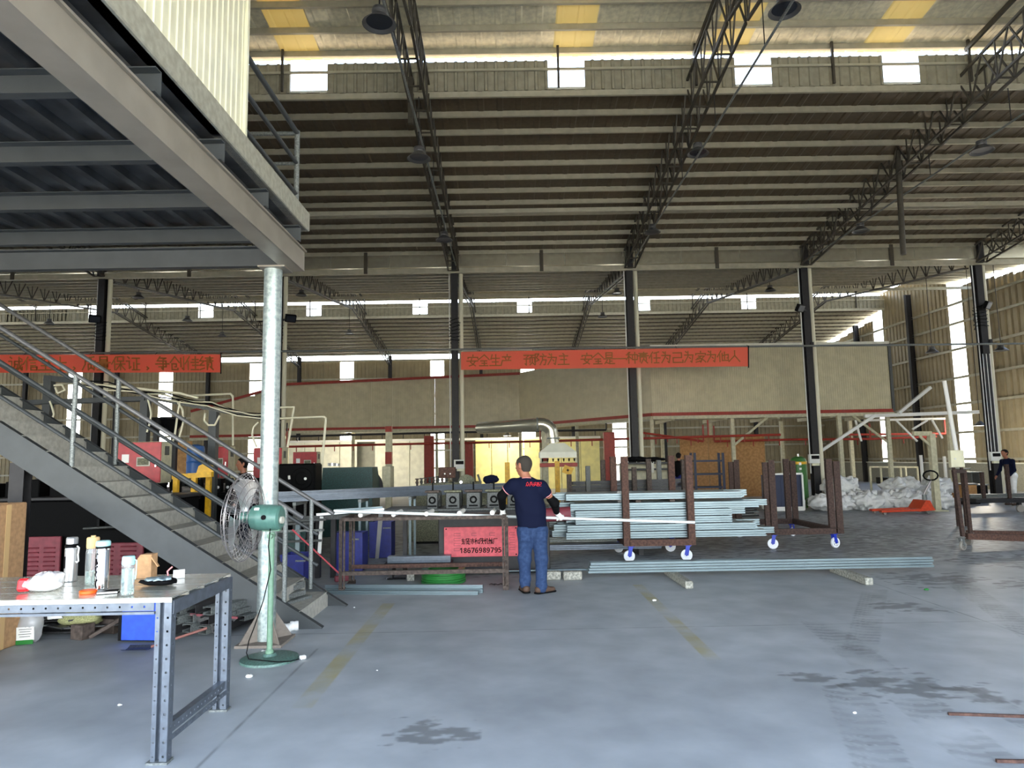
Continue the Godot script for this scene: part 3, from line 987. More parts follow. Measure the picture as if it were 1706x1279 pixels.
func build_fan() -> void:
	var b := V(-2.06, 0, 6.06)
	var f := thing("pedestal_fan", "green industrial pedestal fan with round wire cage beside the steel pole", "fan", b)
	part(f, "base", grown().lathe([[0.0, 0.055], [0.05, 0.055], [0.06, 0.035], [0.18, 0.03], [0.236, 0.018], [0.24, 0.0], [0.0, 0.0]], 40, b), M("fan_base"))
	part(f, "pole", grown().lathe([[0.0, 1.06], [0.024, 1.06], [0.024, 0.09], [0.034, 0.075], [0.034, 0.04]], 20, b), M("fan_pole"))
	var h := at_depth(443, 862, 6.06)
	var bs := Basis(Vector3(0, 0, 1), PI / 2 - 0.03)  # local y towards -x
	bs = Basis(Vector3.UP, -0.06) * bs
	part(f, "yoke", grown().box(V(-2.06, 1.085, 6.06), Vector3(0.15, 0.03, 0.07), Basis(), 0.006).cyl(V(-2.06, 1.03, 6.1), V(-2.06, 1.03, 6.0), 0.022), M("fan_pole"))
	var m := part(f, "motor", grown().lathe([[0.0, -0.14], [0.085, -0.14], [0.105, -0.125], [0.112, -0.05], [0.112, 0.05], [0.10, 0.11], [0.075, 0.13], [0.03, 0.135], [0.03, 0.19], [0.0, 0.19]], 32, h, bs), M("fan_green"))
	part(m, "cable_gland", grown().cyl(h + Vector3(0.02, 0.01, 0.10), h + Vector3(0.02, 0.01, 0.125), 0.02), M("rubber"))
	part(m, "rating_plate", grown().box(h + Vector3(-0.05, 0.08, 0.085), Vector3(0.04, 0.012, 0.02), Basis(Vector3.RIGHT, 0.75)), M("white"))
	part(m, "back_knob", grown().cyl(h + Vector3(0.13, -0.02, 0.03), h + Vector3(0.16, -0.02, 0.035), 0.03), M("grey_plastic"))
	var hub := h + bs * Vector3(0, 0.19, 0)
	var cage := grown()
	var rr := 0.375
	for k in 40:
		var a := TAU * k / 40.0
		var dir := Vector3(cos(a), 0, sin(a))
		var p := []
		for q in [[0.12, -0.075], [0.25, -0.07], [0.34, -0.04], [rr, 0.0], [0.34, 0.045], [0.22, 0.085], [0.08, 0.1]]:
			p.append(hub + bs * (dir * q[0] + Vector3(0, q[1], 0)))
		cage.tube(p, 0.0017, 4, false)
	for q in [[0.12, -0.075, 0.003], [0.25, -0.07, 0.003], [rr, 0.0, 0.006], [0.30, 0.065, 0.003], [0.22, 0.085, 0.003], [0.15, 0.093, 0.003], [0.08, 0.1, 0.005], [0.31, -0.055, 0.003], [0.19, -0.073, 0.003]]:
		var p := []
		for k in 49:
			var a := TAU * k / 48.0
			p.append(hub + bs * (Vector3(cos(a), 0, sin(a)) * q[0] + Vector3(0, q[1], 0)))
		cage.tube(p, q[2], 5, false)
	part(f, "cage", cage, M("wire"))
	for k in 3:
		var g := []
		for i in 6:
			var row := []
			for j in 5:
				var r := 0.05 + 0.28 * i / 5.0
				var a := TAU * k / 3.0 + (j - 2) * 0.16 * (1.0 + 0.2 * i)
				row.append(hub + bs * (Vector3(cos(a), 0, sin(a)) * r + Vector3(0, (j - 2) * 0.014, 0)))
			g.append(row)
		part(f, "blade", grown().surf(g), M("brushed"))
	part(f, "hub_cap", grown().ball(hub, Vector3(0.05, 0.05, 0.05), 12), M("fan_green"))
	var c := []
	for q in [[-2.03, 1.10, 5.93], [-2.06, 0.95, 5.98], [-2.05, 0.75, 6.02], [-2.10, 0.5, 6.0], [-2.16, 0.30, 5.98], [-2.20, 0.18, 5.96], [-2.21, 0.09, 5.94], [-2.18, 0.05, 5.91], [-2.06, 0.038, 5.90], [-1.93, 0.03, 5.88], [-1.84, 0.02, 5.93], [-1.80, 0.012, 6.02]]:
		c.append(V(q[0], q[1], q[2]))
	part(f, "power_cord", grown().tube(c, 0.0045, 6), M("rubber"))
	part(f, "plug", grown().box(V(-1.775, 0.018, 6.05), Vector3(0.05, 0.03, 0.04), Basis(Vector3.UP, 0.6), 0.006), M("white"))

func perforated(s: Shape, a: Vector3, b: Vector3, w: float, t: float, nrm: Vector3, pitch: float, hole: float) -> void:
	# flat strip from a to b with a row of square holes left open
	var z := (b - a).normalized()
	var x := z.cross(nrm).normalized()
	var bs := Basis(x, nrm, z)
	var len := a.distance_to(b)
	var k := int(len / pitch)
	var e := (w - hole) / 2
	for sg in [-1.0, 1.0]:
		s.box((a + b) / 2 + x * sg * (hole + e) / 2, Vector3(e, t, len), bs)
	for i in k + 1:
		var z0: float = 0.0 if i == 0 else (i - 0.5) * pitch + hole / 2
		var z1: float = len if i == k else (i + 0.5) * pitch - hole / 2
		if z1 - z0 > 0.001:
			s.box(a + z * (z0 + z1) / 2, Vector3(hole, t, z1 - z0), bs)

func build_table() -> void:
	var t := thing("work_table", "galvanised slotted-angle work table holding bottles and a plastic bag", "table", V(-3.4, 0, 4.45))
	var top := 0.905
	var x1 := -1.93
	var x0 := -6.4
	for i in 4:
		var d := 4.03 + 0.21 * i
		var s := grown()
		s.box(V((x0 + x1) / 2, top - 0.005, d + 0.102), Vector3(x1 - x0, 0.01, 0.200), Basis(), 0.003)
		s.box(V((x0 + x1) / 2, top - 0.017, d + 0.004), Vector3(x1 - x0, 0.024, 0.004))
		s.box(V((x0 + x1) / 2, top - 0.017, d + 0.200), Vector3(x1 - x0, 0.024, 0.004))
		part(t, "top_plank", s, M("table_top"))
	for d in [4.05, 4.86]:
		for x in [x1 - 0.005, x0 + 0.1]:
			var s := grown()
			var o: float = 0.001 if d < 4.5 else -0.001
			perforated(s, V(x - 0.022, 0, d), V(x - 0.022, top - 0.03, d), 0.04, 0.004, Vector3(0, 0, 1), 0.075, 0.012)
			perforated(s, V(x - 0.080, 0, d), V(x - 0.080, top - 0.03, d), 0.026, 0.004, Vector3(0, 0, 1), 0.075, 0.008)
			s.box(V(x - 0.043, (top - 0.03) / 2, d + 0.014), Vector3(0.003, top - 0.03, 0.028))
			s.box(V(x - 0.055, (top - 0.03) / 2, d + 0.028), Vector3(0.030, top - 0.03, 0.003))
			s.box(V(x - 0.068, (top - 0.03) / 2, d + 0.014), Vector3(0.003, top - 0.03, 0.028))
			perforated(s, V(x - 0.003, 0, d + 0.028), V(x - 0.003, top - 0.03, d + 0.028), 0.05, 0.004, Vector3(1, 0, 0), 0.075, 0.012)
			part(t, "leg", s, M("galv"))
			part(t, "foot", grown().box(V(x - 0.05, 0.006, d + 0.02), Vector3(0.12, 0.012, 0.08)), M("galv_dull"))
	for d in [4.055, 4.87]:
		var s := grown()
		perforated(s, V(x0, top - 0.055, d), V(x1 - 0.11, top - 0.055, d), 0.045, 0.004, Vector3(0, 0, 1), 0.07, 0.011)
		s.box(V((x0 + x1) / 2 - 0.05, top - 0.088, d - 0.008), Vector3(x1 - x0 - 0.1, 0.014, 0.02))
		part(t, "front_rail" if d < 4.5 else "back_rail", s, M("galv"))
	for x in [x1, x0 + 0.08]:
		part(t, "end_rail", grown().channel(V(x, top - 0.062, 4.06), V(x, top - 0.062, 4.88), 0.03, 0.075, 0.004), M("galv"))
		var s := grown()
		perforated(s, V(x - 0.02, 0.165, 4.08), V(x - 0.02, 0.165, 4.86), 0.05, 0.004, Vector3(1, 0, 0), 0.05, 0.01)
		s.box(V(x - 0.04, 0.192, 4.47), Vector3(0.045, 0.004, 0.78))
		perforated(s, V(x - 0.01, 0.12, 4.08), V(x - 0.01, 0.12, 4.86), 0.03, 0.004, Vector3(1, 0, 0), 0.05, 0.008)
		part(t, "end_brace", s, M("galv"))

func build_table_things() -> void:
	var top := 0.906
	# vacuum flask
	var a := at_height(117, 968, top)
	a.y = top
	var f := thing("vacuum_flask", "brushed steel vacuum flask with a carrying strap", "flask", a)
	part(f, "body", grown().lathe([[0.0, 0.0], [0.037, 0.0], [0.039, 0.006], [0.039, 0.205], [0.036, 0.218]], 28, a), M("brushed"))
	part(f, "collar", grown().lathe([[0.037, 0.216], [0.041, 0.22], [0.041, 0.232], [0.034, 0.24]], 28, a), M("black_oily"))
	part(f, "cup_lid", grown().lathe([[0.033, 0.236], [0.035, 0.243], [0.035, 0.275], [0.031, 0.283], [0.0, 0.285]], 28, a), M("brushed"))
	part(f, "strap", grown().tube([a + Vector3(0.04, 0.226, 0.01), a + Vector3(0.055, 0.215, 0.012), a + Vector3(0.05, 0.17, 0.012), a + Vector3(0.055, 0.13, 0.012), a + Vector3(0.045, 0.12, 0.012), a + Vector3(0.04, 0.13, 0.012)], 0.005, 6), M("white"))
	part(f, "label_print", grown().box(a + Vector3(-0.022, 0.125, 0.0335), Vector3(0.014, 0.075, 0.002), Basis(Vector3.UP, -0.6)), M("black_ink"))
	# tall bottle with a wooden lid
	a = at_height(152, 974, top)
	a.y = top
	f = thing("water_bottle", "tall clear water bottle with a light wooden lid, half full", "bottle", a, "drinking bottles on the table")
	part(f, "shell", grown().lathe([[0.0, 0.002], [0.036, 0.002], [0.038, 0.01], [0.038, 0.20], [0.034, 0.225], [0.034, 0.235]], 24, a), M("bottle_clear"))
	part(f, "water", grown().lathe([[0.0, 0.006], [0.033, 0.006], [0.035, 0.012], [0.035, 0.085], [0.0, 0.085]], 24, a), M("water"))
	part(f, "lid", grown().lathe([[0.035, 0.228], [0.037, 0.236], [0.037, 0.29], [0.033, 0.297], [0.0, 0.298]], 24, a), M("cork"))
	part(f, "lid_knob", grown().cyl(a + Vector3(0, 0.297, 0), a + Vector3(0, 0.307, 0), 0.014), M("cork"))
	# mirror bottle
	a = at_height(169, 981, top)
	a.y = top
	f = thing("water_bottle", "mirror-bright tumbler with dark flecks and a pale blue lid", "bottle", a, "drinking bottles on the table")
	part(f, "shell", grown().lathe([[0.0, 0.0], [0.037, 0.0], [0.039, 0.006], [0.039, 0.235], [0.037, 0.245]], 28, a), M("chrome"))
	var fl := grown()
	for i in 46:
		var an := PI * 0.5 + 0.75 + rng.randf_range(-0.55, 0.45)
		var y := rng.randf_range(0.012, 0.215)
		var sz := rng.randf_range(0.004, 0.013)
		fl.box(a + Vector3(cos(an) * 0.0391, y, sin(an) * 0.0391), Vector3(sz, sz * rng.randf_range(1.0, 2.6), 0.001), Basis(Vector3.UP, PI / 2 - an))
	part(f, "dark_print", fl, M("black_ink"))
	part(f, "neck_band", grown().lathe([[0.037, 0.243], [0.041, 0.246], [0.041, 0.254], [0.036, 0.258]], 28, a), M("black"))
	part(f, "lid", grown().lathe([[0.037, 0.256], [0.041, 0.26], [0.041, 0.282], [0.036, 0.29], [0.0, 0.291]], 28, a), M("teal_lid"))
	# clear bottle, teal lid
	a = at_height(212, 991, top)
	a.y = top
	f = thing("water_bottle", "short clear bottle of water with a mint flip lid and strap loop", "bottle", a, "drinking bottles on the table")
	part(f, "shell", grown().lathe([[0.0, 0.002], [0.034, 0.002], [0.036, 0.008], [0.035, 0.165], [0.033, 0.175]], 24, a), M("bottle_clear"))
	part(f, "water", grown().lathe([[0.0, 0.006], [0.031, 0.006], [0.033, 0.012], [0.032, 0.15], [0.0, 0.15]], 24, a), M("water"))
	part(f, "lid", grown().lathe([[0.034, 0.172], [0.036, 0.18], [0.034, 0.215], [0.030, 0.222], [0.0, 0.223]], 24, a), M("teal_lid"))
	part(f, "strap_loop", grown().tube([a + Vector3(0.035, 0.20, 0), a + Vector3(0.047, 0.195, 0), a + Vector3(0.046, 0.12, 0), a + Vector3(0.042, 0.09, 0)], 0.004, 6), M("teal_lid"))
	# plastic bag with red print
	a = at_height(70, 985, top)
	a.y = top
	f = thing("plastic_bag", "crumpled clear plastic bag with red printed corner lying on the table", "bag", a)
	var g := []
	var nz := FastNoiseLite.new()
	nz.seed = 4
	nz.frequency = 9.0
	for i in 13:
		var row := []
		for j in 28:
			var th := PI * i / 12.0
			var ph := TAU * j / 28.0
			var q := Vector3(sin(th) * cos(ph) * 0.125, (cos(th) + 1.0) * 0.055, sin(th) * sin(ph) * 0.075)
			q.y *= 1.0 + 0.35 * (q.x / 0.125)
			q *= 1.0 + 0.28 * nz.get_noise_3dv(q * 2.2)
			q.y = maxf(q.y, 0.001)
			row.append(a + q)
		g.append(row)
	part(f, "film", grown().surf(g, true), M("plastic_clear"))
	g = []
	for i in 9:
		var row := []
		for j in 20:
			var th := PI * i / 8.0
			var ph := TAU * j / 20.0
			var q := Vector3(sin(th) * cos(ph) * 0.105, (cos(th) + 1.0) * 0.042, sin(th) * sin(ph) * 0.062)
			q *= 1.0 + 0.3 * nz.get_noise_3dv(q * 2.5 + Vector3.ONE)
			q.y = maxf(q.y, 0.002)
			row.append(a + q + Vector3(0.015, 0, 0))
		g.append(row)
	part(f, "white_content", grown().surf(g, true), M("bag"))
	part(f, "red_print", grown().box(a + Vector3(-0.085, 0.045, 0.035), Vector3(0.065, 0.075, 0.05), Basis(Vector3.UP, 0.12) * Basis(Vector3.RIGHT, -0.2), 0.012), M("red_print"))
	# orange lid
	a = at_height(147, 988, top)
	a.y = top
	single("jar_lid", grown().lathe([[0.0, 0.0], [0.046, 0.0], [0.047, 0.004], [0.047, 0.016], [0.043, 0.02], [0.0, 0.018]], 28, a), M("orange"), "flat bright orange plastic lid lying on the table", "lid", a)
	# note book
	a = at_height(180, 988, top)
	a.y = top
	f = thing("notebook", "small dark notebook lying flat beside the orange lid", "notebook", a)
	var nb := Basis(Vector3.UP, 0.35)
	part(f, "pages", grown().box(a + Vector3(0, 0.008, 0), Vector3(0.105, 0.010, 0.062), nb), M("white"))
	part(f, "cover", grown().box(a + Vector3(0, 0.0145, 0), Vector3(0.11, 0.003, 0.066), nb).box(a + Vector3(0, 0.0015, 0), Vector3(0.11, 0.003, 0.066), nb), M("black"))
	# cardboard wedge
	a = at_height(242, 962, top)
	a.y = top
	f = thing("cardboard_box", "small brown cardboard carton with slanted side standing on the table", "box", a)
	var cw := grown()
	cw.sweep(PackedVector2Array([Vector2(-0.058, 0), Vector2(0.052, 0), Vector2(0.052, 0.155), Vector2(-0.022, 0.155), Vector2(-0.058, 0.105)]), a + Vector3(0, 0, -0.05), a + Vector3(0, 0, 0.03))
	part(f, "carton", cw, M("cardboard"))
	part(f, "open_flap", grown().box(a + Vector3(0.075, 0.11, 0.03), Vector3(0.008, 0.085, 0.02), Basis(Vector3(0, 0, 1), 0.65)), M("cardboard"))
	# work gloves pouch
	a = at_height(266, 975, top)
	a.y = top
	f = thing("work_glove", "crumpled black and grey work glove with a pink cord on it", "glove", a)
	g = []
	for i in 7:
		var row := []
		for j in 22:
			var th := PI * i / 6.0
			var ph := TAU * j / 22.0
			var q := Vector3(sin(th) * cos(ph) * 0.12, (cos(th) + 1.0) * 0.022, sin(th) * sin(ph) * 0.05)
			q *= 1.0 + 0.6 * nz.get_noise_3dv(q * 1.8 + Vector3(3, 1, 2))
			q.y = maxf(q.y, 0.001)
			row.append(a + q)
		g.append(row)
	part(f, "cuff", grown().surf(g, true), M("black_cloth"))
	g = []
	for i in 7:
		var row := []
		for j in 18:
			var th := PI * i / 6.0
			var ph := TAU * j / 18.0
			var q := Vector3(sin(th) * cos(ph) * 0.075, (cos(th) + 1.0) * 0.028, sin(th) * sin(ph) * 0.032)
			q *= 1.0 + 0.5 * nz.get_noise_3dv(q * 2.5 + Vector3(5, 1, 2))
			row.append(a + q + Vector3(0.0, 0.008, 0.02))
		g.append(row)
	part(f, "palm", grown().surf(g, true), M("galv_bright"))
	part(f, "cord", grown().tube([a + Vector3(0.055, 0.06, 0.01), a + Vector3(0.045, 0.085, 0.0), a + Vector3(0.06, 0.10, 0.0), a + Vector3(0.075, 0.112, 0.0)], 0.005, 6), M("pink"))
	a = at_height(298, 963, top)
	a.y = top
	single("clear_plate", grown().box(a + Vector3(0, 0.028, 0), Vector3(0.07, 0.055, 0.004), Basis(Vector3.UP, 0.5)), M("plastic_clear"), "small upright smoked plastic plate at the back of the table", "plate", a)

func crumple(at: Vector3, size: Vector3, amp: float, freq: float, sd: int, k := 18) -> Shape:
	# a sagging sack-like lump resting at height at.y
	var nz := FastNoiseLite.new()
	nz.seed = sd
	nz.frequency = freq
	nz.noise_type = FastNoiseLite.TYPE_SIMPLEX_SMOOTH
	nz.fractal_octaves = 4
	var g := []
	for i in k / 2 + 1:
		var row := []
		for j in k:
			var th := PI * i / (k / 2)
			var ph := TAU * j / k
			var e := Vector3(sin(th) * cos(ph), cos(th), sin(th) * sin(ph))
			# squarer than a ball
			e = Vector3(signf(e.x) * pow(absf(e.x), 0.75), e.y, signf(e.z) * pow(absf(e.z), 0.75))
			var q := e * size * 0.5
			q += e * amp * nz.get_noise_3dv(q + Vector3(sd, 0, 0)) + e * amp * 0.5 * absf(nz.get_noise_3dv(q * 2.7))
			q.y = maxf(q.y + size.y * 0.5, 0.0)
			row.append(at + q)
		g.append(row)
	return grown().surf(g, true)

func profile_rail(s: Shape, a: Vector3, b: Vector3, w: float, h: float) -> Shape:
	# galvanised channel stock: a lipped section with two shallow grooves in its face
	var x := w / 2
	var y := h / 2
	var g := h * 0.30
	var o := PackedVector2Array([Vector2(-x, -y), Vector2(x, -y), Vector2(x, -y + h * 0.22), Vector2(x - g, -y + h * 0.27), Vector2(x - g, -y + h * 0.36), Vector2(x, -y + h * 0.41), Vector2(x, y - h * 0.41), Vector2(x - g, y - h * 0.36), Vector2(x - g, y - h * 0.27), Vector2(x, y - h * 0.22), Vector2(x, y), Vector2(-x, y), Vector2(-x, y - h * 0.22), Vector2(-x + g, y - h * 0.27), Vector2(-x + g, y - h * 0.36), Vector2(-x, y - h * 0.41), Vector2(-x, -y + h * 0.41), Vector2(-x + g, -y + h * 0.36), Vector2(-x + g, -y + h * 0.27), Vector2(-x, -y + h * 0.22)])
	return s.sweep(o, a, b)

func build_under_stairs() -> void:
	var p := at_height(232, 1070)
	var f := thing("blue_panel_box", "bright blue sheet-steel box with black edges under the work table", "box", p)
	part(f, "face", grown().box(p + Vector3(0.02, 0.24, 0), Vector3(0.40, 0.44, 0.02), Basis(Vector3.UP, -0.1), 0.004), M("blue_bin"))
	part(f, "carcass", grown().box(p + Vector3(0.0, 0.24, -0.19), Vector3(0.42, 0.46, 0.34), Basis(Vector3.UP, -0.1)), M("black"))
	# cardboard carton at the edge of the picture
	f = thing("cardboard_carton", "tall brown cardboard carton at the left edge behind the table", "box", V(-5.2, 0, 6.5))
	part(f, "carton_body", grown().box(V(-5.20, 0.66, 6.5), Vector3(1.1, 1.32, 0.5), Basis(), 0.01), M("cardboard"))
	part(f, "tape", grown().box(V(-4.645, 0.66, 6.5), Vector3(0.004, 1.3, 0.06)), M("cork"))
	part(f, "top_flap", grown().box(V(-5.2, 1.325, 6.38), Vector3(1.08, 0.008, 0.24)), M("cardboard"))
	# labelled bag on the floor
	p = at_height(48, 1071)
	f = thing("paint_pack", "clear plastic pack with white and green label on the floor under the table", "pack", p)
	part(f, "pouch", crumple(p, Vector3(0.20, 0.30, 0.14), 0.03, 6.0, 9), M("plastic_clear"))
	part(f, "label_card", grown().box(p + Vector3(0.015, 0.105, 0.078), Vector3(0.165, 0.12, 0.008), Basis(Vector3(0, 0, 1), 0.05)), M("white"))
	part(f, "green_band", grown().box(p + Vector3(0.012, 0.028, 0.079), Vector3(0.16, 0.04, 0.008), Basis(Vector3(0, 0, 1), 0.05)), M("green_strap"))
	var tx := grown()
	for i in 4:
		tx.box(p + Vector3(0.015, 0.145 - i * 0.022, 0.0835), Vector3(0.12 - 0.02 * (i % 2), 0.005, 0.002), Basis(Vector3(0, 0, 1), 0.05))
	part(f, "print_lines", tx, M("machine_grey"))
	# scrap strips and blocks
	var kinds := ["steel_dark", "scrap", "black_oily", "galv_dull"]
	for i in 58:
		var c := V(rng.randf_range(-5.9, -3.85), 0, rng.randf_range(6.85, 7.7))
		var an := rng.randf_range(-0.5, 0.5)
		var len := rng.randf_range(0.4, 1.3)
		var lift := rng.randf_range(0.02, 0.30) + (c.z + 6.85) * -0.12
		var tilt := rng.randf_range(-0.15, 0.15)
		var dir := Vector3(cos(an), tilt, sin(an)) * len / 2
		c.y = lift + absf(dir.y)
		var s := grown()
		if i % 3 == 0:
			s.channel(c - dir, c + dir, 0.05, 0.06, 0.005)
		else:
			s.bar(c - dir, c + dir, rng.randf_range(0.03, 0.09), 0.012)
		single("scrap_strip", s, M(kinds[i % 4]), "dark steel offcut strip in the scrap heap under the stairs", "offcut", c, "scrap offcuts under the stairs")
	for i in 7:
		var c := V(rng.randf_range(-5.6, -3.9), 0.07, rng.randf_range(6.9, 7.3))
		var s := grown().box(c, Vector3(rng.randf_range(0.12, 0.3), 0.14, 0.14), Basis(Vector3.UP, rng.randf_range(-0.5, 0.5)), 0.006)
		single("scrap_block", s, M("steel_dark" if i % 2 else "rust"), "rusty dark block lying among the scrap under the stairs", "block", c, "blocks among the scrap")
	var a := at_depth(150, 1072, 6.85)
	a.y = 0.03
	var b := at_depth(205, 1028, 6.95)
	single("loose_plank", grown().bar(a, b, 0.10, 0.03), M("rust"), "grey plank propped at a slant over the scrap heap", "plank", a)
	p = at_depth(135, 1030, 7.0)
	single("foam_block", crumple(p - Vector3(0, 0.06, 0), Vector3(0.42, 0.14, 0.2), 0.05, 7.0, 31), M("khaki_foam"), "yellowish foam lump on top of the scrap heap", "foam", p)
	p = at_depth(93, 1028, 6.9)
	single("tube_offcut", grown().pipe(p - Vector3(0.07, 0, 0), p + Vector3(0.07, 0.01, 0), 0.022, 0.004), M("white"), "short white tube offcut on the scrap heap", "tube", p)
	# heap of channel stock seen end on
	for i in 12:
		var e := at_depth(292 + 26 * (i % 4) + 4 * (i / 4), 1050 - 16 * (i / 4) - 3 * (i % 2), 6.75 + 0.05 * (i % 3))
		e.y = maxf(e.y, 0.05)
		var far := e + Vector3(0.35 + 0.03 * (i % 3), 0.03, -1.15)
		var s := grown().channel(e, far, 0.10, 0.075, 0.004, Vector3.UP, 0.02)
		single("channel_offcut", s, M("galv_dull" if i % 3 else "steel_dark"), "grey steel channel offcut stacked end-on under the stair foot", "channel", e, "channel offcuts under the stair")
	for i in 3:
		var e := at_depth(384 + 12 * i, 1010 + 10 * i, 6.95)
		single("perforated_channel", grown().channel(e, e + Vector3(0.4, 0.02, -0.9), 0.09, 0.05, 0.004, Vector3.UP, 0.015), M("galv_dull"), "perforated channel leaning on the pile next to the steel pole", "channel", e, "perforated channels by the pole")
	# shovel
	a = at_height(240, 1084)
	b = at_depth(345, 1046, 6.6)
	f = thing("shovel", "shovel with a faded red handle lying on the floor under the table", "shovel", a)
	part(f, "handle", grown().cyl(a + Vector3(0.06, 0.035, 0), b, 0.012, -1, 10), M("pink_wood"))
	var g := []
	for i in 5:
		var row := []
		for j in 5:
			var u := (j - 2) / 2.0
			row.append(a + Vector3(-0.05 + 0.055 * i - 0.12, 0.012 + 0.022 * u * u, -0.085 * u))
		g.append(row)
	part(f, "blade", grown().surf(g), M("machine_grey"))
	p = at_depth(355, 1040, 6.9)
	f = thing("dust_pan", "flat grey metal dustpan tilted on the channel heap", "dustpan", p)
	part(f, "tray", grown().sweep(PackedVector2Array([Vector2(-0.22, 0.10), Vector2(0.24, 0.06), Vector2(0.06, -0.10), Vector2(-0.05, -0.06)]), p + Vector3(0, 0, -0.02), p), M("scrap"))
	part(f, "rim", grown().bar(p + Vector3(-0.22, 0.10, 0.005), p + Vector3(0.24, 0.06, 0.005), 0.02, 0.02), M("maroon"))
	# rolls by the stair foot
	for i in 3:
		var q := at_height(466 + 12 * i, 1058 - 4 * i)
		q.y = 0.045
		single("plastic_roll", grown().lathe([[0.018, -0.04], [0.045, -0.04], [0.047, -0.02], [0.043, 0.0], [0.047, 0.02], [0.045, 0.04], [0.018, 0.04], [0.018, -0.04]], 18, q, Basis(Vector3(0, 0, 1), PI / 2) * Basis(Vector3.RIGHT, 0.3)), M("bag"), ["dirty white plastic roll touching the pole base", "middle one of three dirty white rolls by the stair foot", "dirty white plastic roll under the tip of the stringer"][i], "roll", q, "white rolls by the stair foot")

func cabinet(px0: float, px1: float, py0: float, py1: float, d: float, side: float, label: String, extras: int) -> void:
	var a := at_depth(px0, py1, d)
	var b := at_depth(px1, py0, d)
	var w := b.x - a.x
	var h := b.y - a.y
	var dp := side
	var c := thing("control_cabinet", label, "cabinet", Vector3((a.x + b.x) / 2, a.y, -d - dp / 2))
	var o := Vector3((a.x + b.x) / 2, (a.y + b.y) / 2, -d)
	part(c, "carcass", grown().box(o + Vector3(0, 0, -dp / 2), Vector3(w, h, dp), Basis(), 0.01), M("beige_side"))
	var dr := part(c, "door", grown().box(o + Vector3(0, 0, 0.012), Vector3(w, h - 0.02, 0.024), Basis(), 0.006), M("red_cabinet"))
	part(dr, "door_lock", grown().box(o + Vector3(w * 0.40, -h * 0.05, 0.03), Vector3(0.025, 0.08, 0.02), Basis(), 0.003), M("chrome"))
	if extras >= 1:
		part(dr, "paper_note", grown().box(o + Vector3(-w * 0.28, h * 0.10, 0.0265), Vector3(w * 0.16, h * 0.2, 0.003)), M("white"))
	if extras >= 2:
		var sc := part(dr, "screen_bezel", grown().box(o + Vector3(w * 0.12, h * 0.02, 0.028), Vector3(w * 0.30, h * 0.22, 0.012), Basis(), 0.003), M("grey_plastic"))
		part(sc, "screen", grown().box(o + Vector3(w * 0.12, h * 0.02, 0.0345), Vector3(w * 0.25, h * 0.16, 0.003)), M("khaki"))
	part(c, "vent_grille", grown().box(o + Vector3(w / 2 + 0.003, h * 0.28, -dp * 0.5), Vector3(0.006, h * 0.22, dp * 0.4)), M("machine_grey"))
	part(c, "stand", grown().box(Vector3(o.x, a.y - 0.02, -d - dp / 2), Vector3(w * 0.9, 0.04, dp * 0.9)).box(Vector3(o.x, a.y / 2 - 0.02, -d - dp / 2), Vector3(0.14, a.y - 0.04, 0.14)).box(Vector3(o.x, 0.02, -d - dp / 2), Vector3(w * 0.6, 0.04, dp * 0.8)), M("black"))

func roll_line(px0: float, px1: float, d: float, h: float, stands: int, called: String, label: String, bed: String, body: String) -> void:
	# bed with side frames, roller stands with shafts and adjusting screws
	var x0 := at_depth(px0, 820, d).x
	var x1 := at_depth(px1, 820, d).x
	var m := thing(called, label, "machine", V((x0 + x1) / 2, 0, d + 0.3))
	part(m, "bed", grown().box(V((x0 + x1) / 2, h * 0.5, d + 0.35), Vector3(x1 - x0, h - 0.1, 0.62), Basis(), 0.015), M(bed))
	part(m, "bed_top", grown().box(V((x0 + x1) / 2, h - 0.03, d + 0.35), Vector3(x1 - x0 + 0.06, 0.05, 0.7), Basis(), 0.008), M(body))
	part(m, "plinth", grown().box(V((x0 + x1) / 2, 0.03, d + 0.35), Vector3(x1 - x0 - 0.1, 0.06, 0.56)), M("black"))
	for i in stands:
		var x := x0 + (x1 - x0) * (i + 0.5) / stands
		var w := minf((x1 - x0) / stands * 0.62, 0.24)
		var st := part(m, "roller_stand", grown().box(V(x, h + 0.13, d + 0.1), Vector3(w, 0.26, 0.12), Basis(), 0.01), M(body))
		part(m, "far_stand", grown().box(V(x, h + 0.13, d + 0.6), Vector3(w, 0.26, 0.12), Basis(), 0.01), M(body))
		part(st, "roller_shaft", grown().cyl(V(x, h + 0.10, d + 0.02), V(x, h + 0.10, d + 0.68), 0.028).cyl(V(x, h + 0.10, d + 0.22), V(x, h + 0.10, d + 0.48), 0.07), M("brushed"))
		part(st, "adjusting_screw", grown().cyl(V(x, h + 0.26, d + 0.1), V(x, h + 0.36, d + 0.1), 0.014, -1, 8).cyl(V(x, h + 0.35, d + 0.1), V(x, h + 0.37, d + 0.1), 0.03, -1, 8), M("machine_grey"))

